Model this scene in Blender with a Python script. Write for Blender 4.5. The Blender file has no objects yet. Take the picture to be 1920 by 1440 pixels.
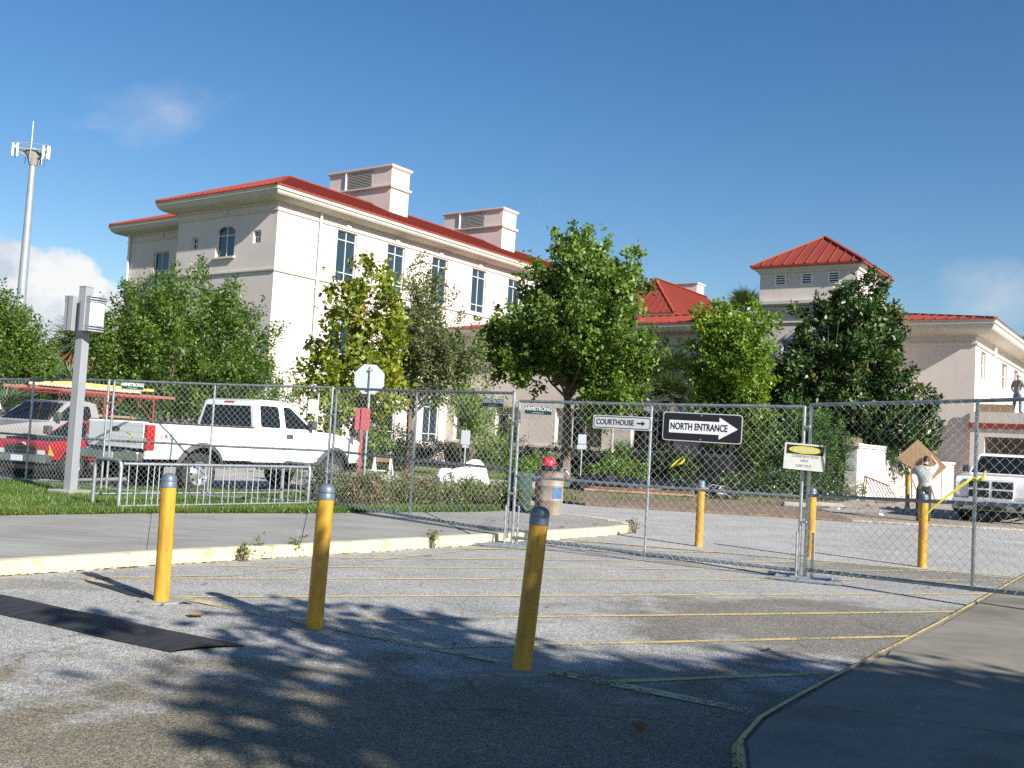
import bpy, bmesh, math, random
import numpy as np
from mathutils import Vector, Matrix, Quaternion
R = math.radians
sc = bpy.context.scene
col = sc.collection
random.seed(7)

# ------------------------------------------------------------------ camera
cam = bpy.data.cameras.new("camera")
cam.sensor_width = 36.0
cam.lens = 34.5
cam.clip_start = 0.05
cam.clip_end = 3000.0
camo = bpy.data.objects.new("camera", cam)
col.objects.link(camo)
camo.matrix_world = (Matrix.Translation((0, 0, 1.6)) @ Matrix.Rotation(R(93.3), 4, 'X') @ Matrix.Rotation(R(3.2), 4, 'Z'))
sc.camera = camo

# ------------------------------------------------------------------ sun + sky
SUN_AZ, SUN_EL = 138.0, 31.0          # degrees, azimuth clockwise from +Y
sdir = Vector((math.sin(R(SUN_AZ)) * math.cos(R(SUN_EL)), math.cos(R(SUN_AZ)) * math.cos(R(SUN_EL)), math.sin(R(SUN_EL))))
sl = bpy.data.lights.new("sun", 'SUN')
sl.energy = 5.0
sl.angle = R(0.65)
sl.color = (1.0, 0.962, 0.89)
so = bpy.data.objects.new("sun", sl)
col.objects.link(so)
so.location = (20, -20, 30)
so.rotation_euler = (-sdir).to_track_quat('-Z', 'Y').to_euler()

world = bpy.data.worlds.new("World")
sc.world = world
world.use_nodes = True
wn = world.node_tree
for n in list(wn.nodes):
    wn.nodes.remove(n)
def wnode(t, **k):
    n = wn.nodes.new(t)
    for a, b in k.items():
        setattr(n, a, b)
    return n
sky = wnode('ShaderNodeTexSky', sky_type='NISHITA')
sky.sun_disc = False
sky.sun_elevation = R(SUN_EL)
sky.sun_rotation = R(SUN_AZ)
sky.altitude = 10.0
sky.air_density = 1.15
sky.dust_density = 0.35
sky.ozone_density = 3.2
bg = wnode('ShaderNodeBackground'); bg.inputs['Strength'].default_value = 0.066
hsv = wnode('ShaderNodeHueSaturation'); hsv.inputs['Saturation'].default_value = 1.26
hsv.inputs['Hue'].default_value = 0.505
wn.links.new(sky.outputs[0], hsv.inputs['Color'])
wn.links.new(hsv.outputs[0], bg.inputs['Color'])
bgc = wnode('ShaderNodeBackground'); bgc.inputs['Strength'].default_value = 0.52
tc = wnode('ShaderNodeTexCoord')
def wmath(op, a, b=None, c=None, clamp=False):
    n = wnode('ShaderNodeMath', operation=op); n.use_clamp = clamp
    for i, v in enumerate((a, b, c)):
        if v is None: continue
        if isinstance(v, (int, float)): n.inputs[i].default_value = v
        else: wn.links.new(v, n.inputs[i])
    return n.outputs[0]
def wnoise(scale, detail, rough, squash=(1, 1, 1), off=(0, 0, 0)):
    m = wnode('ShaderNodeMapping'); m.inputs['Scale'].default_value = squash; m.inputs['Location'].default_value = off
    wn.links.new(tc.outputs['Generated'], m.inputs['Vector'])
    n = wnode('ShaderNodeTexNoise'); n.inputs['Scale'].default_value = scale
    n.inputs['Detail'].default_value = detail; n.inputs['Roughness'].default_value = rough
    wn.links.new(m.outputs[0], n.inputs['Vector'])
    return n.outputs['Fac']
def direction(az, el):
    return (math.sin(R(az)) * math.cos(R(el)), math.cos(R(az)) * math.cos(R(el)), math.sin(R(el)))
def blob(az, el, rx, rz):
    c = direction(az, el)
    s = wnode('ShaderNodeVectorMath', operation='SUBTRACT'); s.inputs[1].default_value = c
    wn.links.new(tc.outputs['Generated'], s.inputs[0])
    m = wnode('ShaderNodeVectorMath', operation='MULTIPLY'); m.inputs[1].default_value = (1 / rx, 1 / rx, 1 / rz)
    wn.links.new(s.outputs[0], m.inputs[0])
    l = wnode('ShaderNodeVectorMath', operation='LENGTH'); wn.links.new(m.outputs[0], l.inputs[0])
    return wmath('SUBTRACT', 1.0, l.outputs['Value'], clamp=True)
n1 = wnoise(11.0, 10.0, 0.60, (1, 1, 1.3), (3.1, 1.7, 0.4))
n3 = wnoise(7.0, 9.0, 0.62, (1.4, 1.4, 2.6), (0.7, 2.2, 1.4))
n2 = wnoise(3.0, 6.0, 0.55, (1, 1, 2.2), (0.3, 5.2, 2.1))
# cumulus: the bank at the left of the view and the same kind of bank at intervals round the horizon
sep = wnode('ShaderNodeSeparateXYZ'); wn.links.new(tc.outputs['Generated'], sep.inputs[0])
low = wmath('MULTIPLY', wmath('SUBTRACT', 0.16, sep.outputs['Z'], clamp=True), 6.0)
bank = wmath('MULTIPLY', low, wmath('SUBTRACT', n2, 0.54))
cum = wmath('ADD', wmath('MULTIPLY', blob(-28.4, 4.6, 0.16, 0.112), 1.27), wmath('MULTIPLY', bank, 3.0))
dens_c = wmath('SUBTRACT', wmath('ADD', cum, wmath('MULTIPLY', n1, 1.7)), 1.22)
dens_c = wmath('MULTIPLY', dens_c, 6.5, clamp=True)
wis = wmath('ADD', wmath('MULTIPLY', blob(-20.2, 16.6, 0.13, 0.05), 0.62), wmath('MULTIPLY', blob(26.5, 9.3, 0.075, 0.05), 0.85))
wis = wmath('SUBTRACT', wmath('ADD', wis, wmath('MULTIPLY', n3, 1.1)), 0.80)
dens_w = wmath('MULTIPLY', wis, 0.8, clamp=True)
dens = wmath('MAXIMUM', dens_c, dens_w)
dens = wmath('MULTIPLY', dens, 0.93)
shade = wnoise(12.0, 6.0, 0.6, (1, 1, 1.3), (1.2, 0.2, 0.9))
cr = wnode('ShaderNodeValToRGB')
cr.color_ramp.elements[0].position = 0.40; cr.color_ramp.elements[0].color = (0.62, 0.68, 0.78, 1)
cr.color_ramp.elements[1].position = 0.58; cr.color_ramp.elements[1].color = (1.0, 0.99, 0.97, 1)
wn.links.new(shade, cr.inputs['Fac']); wn.links.new(cr.outputs['Color'], bgc.inputs['Color'])
mixw = wnode('ShaderNodeMixShader')
wn.links.new(dens, mixw.inputs['Fac']); wn.links.new(bg.outputs[0], mixw.inputs[1]); wn.links.new(bgc.outputs[0], mixw.inputs[2])
wo = wnode('ShaderNodeOutputWorld'); wn.links.new(mixw.outputs[0], wo.inputs['Surface'])

vs = sc.view_settings
vs.view_transform = 'Standard'
vs.look = 'None'
vs.exposure = 0.92
vs.gamma = 1.0
vs.use_curve_mapping = False
sc.cycles.use_denoising = False
sc.cycles.max_bounces = 6
sc.cycles.transparent_max_bounces = 6

# ------------------------------------------------------------------ object helpers
def tag(o, label=None, cat=None, group=None, kind=None):
    if label: o["label"] = label
    if cat: o["category"] = cat
    if group: o["group"] = group
    if kind: o["kind"] = kind
    return o
def empty(name, loc=(0, 0, 0), rz=0.0, label=None, cat=None, group=None, parent=None, rot=None):
    o = bpy.data.objects.new(name, None)
    col.objects.link(o)
    o.empty_display_size = 0.2
    o.location = loc
    o.rotation_euler = rot if rot else (0, 0, rz)
    if parent: o.parent = parent
    return tag(o, label, cat, group)
def copy_tree(o, parent=None):
    c = o.copy(); col.objects.link(c)
    if parent: c.parent = parent
    for ch in list(o.children):
        copy_tree(ch, c)
    return c
def link_mesh(name, me, m, parent=None, loc=None, rot=None):
    o = bpy.data.objects.new(name, me)
    col.objects.link(o)
    if m and not me.materials: me.materials.append(m)
    if parent: o.parent = parent
    if loc is not None: o.location = loc
    if rot is not None: o.rotation_euler = rot
    return o

class MB:
    """collects shapes, links them as one mesh object"""
    def __init__(s): s.v = []; s.f = []
    def add(s, vs, fs):
        b = len(s.v); s.v.extend([tuple(p) for p in vs]); s.f.extend([tuple(b + i for i in f) for f in fs]); return s
    def box(s, x0, x1, y0, y1, z0, z1, mat=None):
        p = [(x0, y0, z0), (x1, y0, z0), (x1, y1, z0), (x0, y1, z0), (x0, y0, z1), (x1, y0, z1), (x1, y1, z1), (x0, y1, z1)]
        if mat: p = [tuple(mat @ Vector(q)) for q in p]
        return s.add(p, [(0, 3, 2, 1), (4, 5, 6, 7), (0, 1, 5, 4), (1, 2, 6, 5), (2, 3, 7, 6), (3, 0, 4, 7)])
    def bar(s, a, b, w, h, up=(0, 0, 1)):
        a = Vector(a); b = Vector(b); d = (b - a).normalized(); up = Vector(up)
        if abs(d.dot(up)) > .98: up = Vector((1, 0, 0))
        sd = d.cross(up).normalized() * w / 2; u2 = sd.cross(d).normalized() * h / 2
        p = [a - sd - u2, a + sd - u2, a + sd + u2, a - sd + u2, b - sd - u2, b + sd - u2, b + sd + u2, b - sd + u2]
        return s.add(p, [(0, 1, 2, 3), (7, 6, 5, 4), (0, 4, 5, 1), (1, 5, 6, 2), (2, 6, 7, 3), (3, 7, 4, 0)])
    def tube(s, pts, r, n=8, caps=True):
        pts = [Vector(p) for p in pts]
        rs = r if isinstance(r, (list, tuple)) else [r] * len(pts)
        d0 = (pts[1] - pts[0]).normalized()
        up = Vector((0, 0, 1)) if abs(d0.z) < .9 else Vector((1, 0, 0))
        a = d0.cross(up).normalized()
        vs = []; fs = []
        for i, p in enumerate(pts):
            t = (pts[min(i + 1, len(pts) - 1)] - pts[max(i - 1, 0)]).normalized()
            a = (a - t * a.dot(t)).normalized(); b = t.cross(a)
            for k in range(n):
                an = 2 * math.pi * k / n
                vs.append(p + (a * math.cos(an) + b * math.sin(an)) * rs[i])
        for i in range(len(pts) - 1):
            for k in range(n):
                fs.append((i * n + k, i * n + (k + 1) % n, (i + 1) * n + (k + 1) % n, (i + 1) * n + k))
        if caps:
            fs.append(tuple(reversed(range(n)))); fs.append(tuple(range((len(pts) - 1) * n, len(pts) * n)))
        return s.add(vs, fs)
    def lathe(s, prof, n=24, axis='Z', mat=None, caps=True):
        vs = []; fs = []
        for r, h in prof:
            for k in range(n):
                an = 2 * math.pi * k / n
                if axis == 'Z': p = (r * math.cos(an), r * math.sin(an), h)
                else: p = (r * math.cos(an), h, r * math.sin(an))
                vs.append(tuple(mat @ Vector(p)) if mat else p)
        m = len(prof)
        for i in range(m - 1):
            for k in range(n):
                q = (i * n + k, i * n + (k + 1) % n, (i + 1) * n + (k + 1) % n, (i + 1) * n + k)
                fs.append(q if axis == 'Z' else tuple(reversed(q)))
        if caps:
            q0 = tuple(reversed(range(n))); q1 = tuple(range((m - 1) * n, m * n))
            fs += [q0, q1] if axis == 'Z' else [tuple(reversed(q0)), tuple(reversed(q1))]
        return s.add(vs, fs)
    def prism(s, poly, a, b, fn):
        """poly: list of 2-D points, extruded from a to b; fn(p, t) -> 3-D"""
        n = len(poly)
        vs = [fn(p, a) for p in poly] + [fn(p, b) for p in poly]
        fs = [tuple(range(n)), tuple(reversed(range(n, 2 * n)))] + [(i, i + n, (i + 1) % n + n, (i + 1) % n) for i in range(n)]
        return s.add(vs, fs)
    def build(s, name, m, parent=None, smooth=None, bevel=0.0, loc=None, rot=None, fix=True):
        me = bpy.data.meshes.new(name)
        me.from_pydata(s.v, [], s.f)
        if fix:
            bm = bmesh.new(); bm.from_mesh(me)
            bmesh.ops.recalc_face_normals(bm, faces=bm.faces)
            bm.to_mesh(me); bm.free()
        if smooth is not None:
            me.polygons.foreach_set('use_smooth', [True] * len(me.polygons))
            me.set_sharp_from_angle(angle=R(smooth))
        o = link_mesh(name, me, m, parent, loc, rot)
        if bevel > 0:
            b = o.modifiers.new('bevel', 'BEVEL'); b.width = bevel; b.segments = 2; b.limit_method = 'ANGLE'; b.angle_limit = R(40)
        return o
def box_obj(name, m, parent, x0, x1, y0, y1, z0, z1, bevel=0.0):
    return MB().box(x0, x1, y0, y1, z0, z1).build(name, m, parent, bevel=bevel)
def text_mesh(txt, size, bold=0.0, sx=1.0):
    cu = bpy.data.curves.new('lettering', 'FONT')
    cu.body = txt; cu.size = size; cu.align_x = 'CENTER'; cu.align_y = 'CENTER'; cu.offset = bold; cu.extrude = 0.0008
    o = bpy.data.objects.new('lettering', cu); col.objects.link(o)
    dg = bpy.context.evaluated_depsgraph_get()
    me = bpy.data.meshes.new_from_object(o.evaluated_get(dg))
    bpy.data.objects.remove(o)
    me.transform(Matrix.Diagonal((sx, 1, 1, 1)))
    return me

# ------------------------------------------------------------------ materials
MATS = {}
def pm(name, c, rough=0.6, metal=0.0, var=0.12, scale=4.0, bump=0.0, bscale=40.0, spec=0.5, stretch=(1, 1, 1), c2=None, lo=0.35, hi=0.7, coat=0.0):
    m = bpy.data.materials.new(name); m.use_nodes = True
    nt = m.node_tree; b = nt.nodes['Principled BSDF']
    b.inputs['Roughness'].default_value = rough; b.inputs['Metallic'].default_value = metal
    b.inputs['Specular IOR Level'].default_value = spec
    if coat: b.inputs['Coat Weight'].default_value = coat; b.inputs['Coat Roughness'].default_value = 0.05
    t = nt.nodes.new('ShaderNodeTexCoord'); mp = nt.nodes.new('ShaderNodeMapping')
    mp.inputs['Scale'].default_value = stretch
    nt.links.new(t.outputs['Object'], mp.inputs['Vector'])
    no = nt.nodes.new('ShaderNodeTexNoise'); no.inputs['Scale'].default_value = scale; no.inputs['Detail'].default_value = 6; no.inputs['Roughness'].default_value = 0.6
    nt.links.new(mp.outputs[0], no.inputs['Vector'])
    rp = nt.nodes.new('ShaderNodeValToRGB')
    d = c2 if c2 else tuple(x * (1 - var) for x in c)
    e = c if c2 else tuple(min(1, x * (1 + var)) for x in c)
    rp.color_ramp.elements[0].position = lo; rp.color_ramp.elements[0].color = (*d, 1)
    rp.color_ramp.elements[1].position = hi; rp.color_ramp.elements[1].color = (*e, 1)
    nt.links.new(no.outputs['Fac'], rp.inputs['Fac']); nt.links.new(rp.outputs['Color'], b.inputs['Base Color'])
    if bump > 0:
        n2 = nt.nodes.new('ShaderNodeTexNoise'); n2.inputs['Scale'].default_value = bscale; n2.inputs['Detail'].default_value = 5
        nt.links.new(mp.outputs[0], n2.inputs['Vector'])
        bu = nt.nodes.new('ShaderNodeBump'); bu.inputs['Strength'].default_value = bump; bu.inputs['Distance'].default_value = 0.02
        nt.links.new(n2.outputs['Fac'], bu.inputs['Height']); nt.links.new(bu.outputs[0], b.inputs['Normal'])
    MATS[name] = m
    return m
def nd(nt, t, **k):
    n = nt.nodes.new(t)
    for a, b in k.items():
        if a in n.inputs: n.inputs[a].default_value = b
        else: setattr(n, a, b)
    return n
def ramp(nt, fac, stops):
    r = nt.nodes.new('ShaderNodeValToRGB'); e = r.color_ramp.elements
    while len(e) < len(stops): e.new(0.5)
    for i, (p, c) in enumerate(stops):
        e[i].position = p; e[i].color = (*c, 1) if len(c) == 3 else c
    nt.links.new(fac, r.inputs['Fac']); return r.outputs['Color']
def mixc(nt, f, a, b, mode='MIX'):
    n = nt.nodes.new('ShaderNodeMix'); n.data_type = 'RGBA'; n.blend_type = mode
    for i, v in ((0, f), (6, a), (7, b)):
        if isinstance(v, (int, float)): n.inputs[i].default_value = v
        elif isinstance(v, tuple): n.inputs[i].default_value = (*v, 1)
        else: nt.links.new(v, n.inputs[i])
    return n.outputs[2]
def nmath(nt, op, a, b=None, clamp=False):
    n = nt.nodes.new('ShaderNodeMath'); n.operation = op; n.use_clamp = clamp
    for i, v in enumerate((a, b)):
        if v is None: continue
        if isinstance(v, (int, float)): n.inputs[i].default_value = v
        else: nt.links.new(v, n.inputs[i])
    return n.outputs[0]

def asphalt(name, dark, light, stain_shade=(), fine=120.0):
    """old road surface: loose light and dark stones in the binder, worn patches, damp patches and shade put into the colour"""
    m = bpy.data.materials.new(name); m.use_nodes = True; nt = m.node_tree; b = nt.nodes['Principled BSDF']
    t = nt.nodes.new('ShaderNodeTexCoord'); V = t.outputs['Object']
    vo = nd(nt, 'ShaderNodeTexVoronoi', Scale=fine); nt.links.new(V, vo.inputs['Vector'])
    sepc = nd(nt, 'ShaderNodeSeparateColor'); nt.links.new(vo.outputs['Color'], sepc.inputs[0])
    base = ramp(nt, sepc.outputs[0], [(0.0, tuple(x * .62 for x in dark)), (0.3, dark), (0.75, light), (1.0, tuple(min(1, x * 1.5) for x in light))])
    n2 = nd(nt, 'ShaderNodeTexNoise', Scale=0.9, Detail=6.0, Roughness=0.6); nt.links.new(V, n2.inputs['Vector'])
    patch = ramp(nt, n2.outputs['Fac'], [(0.3, (0.78, 0.78, 0.79)), (0.7, (1.1, 1.09, 1.07))])
    cc = mixc(nt, 1.0, base, patch, 'MULTIPLY')
    n3 = nd(nt, 'ShaderNodeTexNoise', Scale=14.0, Detail=4.0, Roughness=0.7); nt.links.new(V, n3.inputs['Vector'])
    cc = mixc(nt, 1.0, cc, ramp(nt, n3.outputs['Fac'], [(0.3, (0.82, 0.82, 0.82)), (0.7, (1.08, 1.08, 1.08))]), 'MULTIPLY')
    # hairline cracks and small oil spots
    wp = nd(nt, 'ShaderNodeTexNoise', Scale=1.3, Detail=4.0); nt.links.new(V, wp.inputs['Vector'])
    va = nd(nt, 'ShaderNodeVectorMath', operation='ADD'); sc3 = nd(nt, 'ShaderNodeVectorMath', operation='SCALE'); sc3.inputs['Scale'].default_value = 0.9
    nt.links.new(wp.outputs['Color'], sc3.inputs[0]); nt.links.new(V, va.inputs[0]); nt.links.new(sc3.outputs[0], va.inputs[1])
    vc = nd(nt, 'ShaderNodeTexVoronoi', Scale=0.28); vc.feature = 'DISTANCE_TO_EDGE'; nt.links.new(va.outputs[0], vc.inputs['Vector'])
    cc = mixc(nt, 1.0, cc, ramp(nt, vc.outputs['Distance'], [(0.0, (0.62, 0.61, 0.60)), (0.0035, (1, 1, 1))]), 'MULTIPLY')
    oi = nd(nt, 'ShaderNodeTexNoise', Scale=2.3, Detail=2.0, Roughness=0.5); nt.links.new(V, oi.inputs['Vector'])
    cc = mixc(nt, 1.0, cc, ramp(nt, oi.outputs['Fac'], [(0.70, (1, 1, 1)), (0.76, (0.66, 0.65, 0.63))]), 'MULTIPLY')
    for (x, y, rx, ry, k, tint) in stain_shade:
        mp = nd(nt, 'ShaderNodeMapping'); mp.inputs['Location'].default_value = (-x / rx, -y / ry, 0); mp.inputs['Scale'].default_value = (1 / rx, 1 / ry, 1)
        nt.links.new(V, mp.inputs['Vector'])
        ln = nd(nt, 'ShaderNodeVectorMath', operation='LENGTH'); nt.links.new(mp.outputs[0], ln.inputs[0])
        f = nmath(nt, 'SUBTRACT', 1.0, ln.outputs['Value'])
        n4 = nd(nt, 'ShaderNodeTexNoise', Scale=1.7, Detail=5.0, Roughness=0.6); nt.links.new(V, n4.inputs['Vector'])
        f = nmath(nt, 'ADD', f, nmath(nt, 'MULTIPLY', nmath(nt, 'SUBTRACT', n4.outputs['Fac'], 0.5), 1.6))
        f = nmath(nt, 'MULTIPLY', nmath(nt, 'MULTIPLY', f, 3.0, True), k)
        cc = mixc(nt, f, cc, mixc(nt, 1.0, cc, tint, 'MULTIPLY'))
    nt.links.new(cc, b.inputs['Base Color']); b.inputs['Roughness'].default_value = 0.85
    b.inputs['Specular IOR Level'].default_value = 0.25
    bu = nd(nt, 'ShaderNodeBump', Strength=0.35, Distance=0.006); nt.links.new(vo.outputs['Distance'], bu.inputs['Height'])
    nt.links.new(bu.outputs[0], b.inputs['Normal'])
    return m
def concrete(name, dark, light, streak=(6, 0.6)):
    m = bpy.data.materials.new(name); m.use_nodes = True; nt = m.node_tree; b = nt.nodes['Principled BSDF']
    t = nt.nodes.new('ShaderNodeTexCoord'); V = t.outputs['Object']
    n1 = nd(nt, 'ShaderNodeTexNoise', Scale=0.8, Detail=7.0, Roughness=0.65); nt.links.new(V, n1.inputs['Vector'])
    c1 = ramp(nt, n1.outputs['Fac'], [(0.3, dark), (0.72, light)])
    mp = nd(nt, 'ShaderNodeMapping'); mp.inputs['Rotation'].default_value = (0, 0, R(50)); mp.inputs['Scale'].default_value = (streak[1], streak[0], 1)
    nt.links.new(V, mp.inputs['Vector'])
    n2 = nd(nt, 'ShaderNodeTexNoise', Scale=1.2, Detail=5.0, Roughness=0.6); nt.links.new(mp.outputs[0], n2.inputs['Vector'])
    c2 = mixc(nt, 1.0, c1, ramp(nt, n2.outputs['Fac'], [(0.34, (0.80, 0.80, 0.80)), (0.6, (1.05, 1.05, 1.04))]), 'MULTIPLY')
    n3 = nd(nt, 'ShaderNodeTexNoise', Scale=55.0, Detail=3.0, Roughness=0.7); nt.links.new(V, n3.inputs['Vector'])
    c3 = mixc(nt, 1.0, c2, ramp(nt, n3.outputs['Fac'], [(0.3, (0.86, 0.86, 0.86)), (0.7, (1.08, 1.08, 1.08))]), 'MULTIPLY')
    nt.links.new(c3, b.inputs['Base Color']); b.inputs['Roughness'].default_value = 0.88; b.inputs['Specular IOR Level'].default_value = 0.25
    bu = nd(nt, 'ShaderNodeBump', Strength=0.2, Distance=0.004); nt.links.new(n3.outputs['Fac'], bu.inputs['Height']); nt.links.new(bu.outputs[0], b.inputs['Normal'])
    return m
def leafmat(name, stops, trans=0.35, gloss=0.03, rough=0.45):
    m = bpy.data.materials.new(name); m.use_nodes = True; nt = m.node_tree
    nt.nodes.remove(nt.nodes['Principled BSDF']); out = nt.nodes['Material Output']
    at = nd(nt, 'ShaderNodeAttribute', attribute_name='tint')
    c = ramp(nt, at.outputs['Fac'], stops)
    d = nd(nt, 'ShaderNodeBsdfDiffuse'); nt.links.new(c, d.inputs['Color'])
    tr = nd(nt, 'ShaderNodeBsdfTranslucent'); tcx = mixc(nt, 1.0, c, (1.25, 1.2, 0.5), 'MULTIPLY'); nt.links.new(tcx, tr.inputs['Color'])
    gl = nd(nt, 'ShaderNodeBsdfGlossy', Roughness=rough); gl.inputs['Color'].default_value = (0.9, 0.95, 0.9, 1)
    m1 = nd(nt, 'ShaderNodeMixShader', Fac=trans); nt.links.new(d.outputs[0], m1.inputs[1]); nt.links.new(tr.outputs[0], m1.inputs[2])
    m2 = nd(nt, 'ShaderNodeMixShader', Fac=gloss); nt.links.new(m1.outputs[0], m2.inputs[1]); nt.links.new(gl.outputs[0], m2.inputs[2])
    nt.links.new(m2.outputs[0], out.inputs['Surface'])
    return m
def glassmat(name, c, rough=0.03, spec=0.75, ior=1.6):
    m = bpy.data.materials.new(name); m.use_nodes = True; b = m.node_tree.nodes['Principled BSDF']
    b.inputs['Base Color'].default_value = (*c, 1); b.inputs['Roughness'].default_value = rough
    b.inputs['Specular IOR Level'].default_value = spec; b.inputs['IOR'].default_value = ior
    nt = m.node_tree; t = nt.nodes.new('ShaderNodeTexCoord')
    n = nd(nt, 'ShaderNodeTexNoise', Scale=1.5, Detail=2.0); nt.links.new(t.outputs['Object'], n.inputs['Vector'])
    bu = nd(nt, 'ShaderNodeBump', Strength=0.03, Distance=0.02); nt.links.new(n.outputs['Fac'], bu.inputs['Height']); nt.links.new(bu.outputs[0], b.inputs['Normal'])
    return m
def stucco(name, c):
    m = bpy.data.materials.new(name); m.use_nodes = True; nt = m.node_tree; b = nt.nodes['Principled BSDF']
    t = nt.nodes.new('ShaderNodeTexCoord'); V = t.outputs['Object']
    n1 = nd(nt, 'ShaderNodeTexNoise', Scale=0.5, Detail=6.0, Roughness=0.6); nt.links.new(V, n1.inputs['Vector'])
    cc = mixc(nt, 1.0, c, ramp(nt, n1.outputs['Fac'], [(0.3, (0.92, 0.91, 0.91)), (0.7, (1.04, 1.03, 1.02))]), 'MULTIPLY')
    mp = nd(nt, 'ShaderNodeMapping'); mp.inputs['Scale'].default_value = (3.0, 3.0, 0.16); nt.links.new(V, mp.inputs['Vector'])
    n2 = nd(nt, 'ShaderNodeTexNoise', Scale=1.0, Detail=5.0, Roughness=0.65); nt.links.new(mp.outputs[0], n2.inputs['Vector'])
    cc = mixc(nt, 1.0, cc, ramp(nt, n2.outputs['Fac'], [(0.30, (0.90, 0.885, 0.87)), (0.46, (1.0, 1.0, 1.0))]), 'MULTIPLY')
    nt.links.new(cc, b.inputs['Base Color']); b.inputs['Roughness'].default_value = 0.92; b.inputs['Specular IOR Level'].default_value = 0.15
    n3 = nd(nt, 'ShaderNodeTexNoise', Scale=90.0, Detail=3.0); nt.links.new(V, n3.inputs['Vector'])
    bu = nd(nt, 'ShaderNodeBump', Strength=0.05, Distance=0.004); nt.links.new(n3.outputs['Fac'], bu.inputs['Height']); nt.links.new(bu.outputs[0], b.inputs['Normal'])
    return m
def worn(name, c, c2, dirt):
    m = pm(name, c, 0.5, 0, 0.1, 5, 0.04, 50, c2=c2, lo=0.32, hi=0.55, stretch=(1, 1, 0.5))
    nt = m.node_tree; b = nt.nodes['Principled BSDF']; src = b.inputs['Base Color'].links[0].from_socket
    t = nt.nodes.new('ShaderNodeTexCoord')
    ov = nd(nt, 'ShaderNodeObjectInfo'); ad = nd(nt, 'ShaderNodeVectorMath', operation='ADD'); nt.links.new(t.outputs['Object'], ad.inputs[0]); nt.links.new(ov.outputs['Location'], ad.inputs[1])
    n1 = nd(nt, 'ShaderNodeTexNoise', Scale=9.0, Detail=8.0, Roughness=0.75); nt.links.new(ad.outputs[0], n1.inputs['Vector'])
    f = ramp(nt, n1.outputs['Fac'], [(0.60, (0, 0, 0)), (0.70, (0.75, 0.75, 0.75))])
    cc = mixc(nt, f, src, dirt)
    mp = nd(nt, 'ShaderNodeMapping'); mp.inputs['Scale'].default_value = (14, 14, 1.2); nt.links.new(ad.outputs[0], mp.inputs['Vector'])
    n2 = nd(nt, 'ShaderNodeTexNoise', Scale=1.6, Detail=5.0, Roughness=0.6); nt.links.new(mp.outputs[0], n2.inputs['Vector'])
    cc = mixc(nt, 1.0, cc, ramp(nt, n2.outputs['Fac'], [(0.35, (0.72, 0.70, 0.66)), (0.6, (1.03, 1.03, 1.03))]), 'MULTIPLY')
    nt.links.new(cc, b.inputs['Base Color']); return m
def roadpaint(name, c, wear):
    """thin paint film worn through to the asphalt in flecks"""
    m = pm(name, c, 0.8, 0, 0.12, 6); nt = m.node_tree; b = nt.nodes['Principled BSDF']; out = nt.nodes['Material Output']
    t = nt.nodes.new('ShaderNodeTexCoord')
    n1 = nd(nt, 'ShaderNodeTexNoise', Scale=34.0, Detail=5.0, Roughness=0.7); nt.links.new(t.outputs['Object'], n1.inputs['Vector'])
    n2 = nd(nt, 'ShaderNodeTexNoise', Scale=2.2, Detail=4.0, Roughness=0.6); nt.links.new(t.outputs['Object'], n2.inputs['Vector'])
    f = nmath(nt, 'ADD', nmath(nt, 'MULTIPLY', n1.outputs['Fac'], 0.6), nmath(nt, 'MULTIPLY', n2.outputs['Fac'], 0.4))
    f = nmath(nt, 'MULTIPLY', nmath(nt, 'SUBTRACT', f, wear - 0.03), 14.0, True)
    tr = nd(nt, 'ShaderNodeBsdfTransparent'); mx = nd(nt, 'ShaderNodeMixShader')
    nt.links.new(f, mx.inputs['Fac']); nt.links.new(tr.outputs[0], mx.inputs[1]); nt.links.new(b.outputs[0], mx.inputs[2]); nt.links.new(mx.outputs[0], out.inputs['Surface'])
    return m
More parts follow.
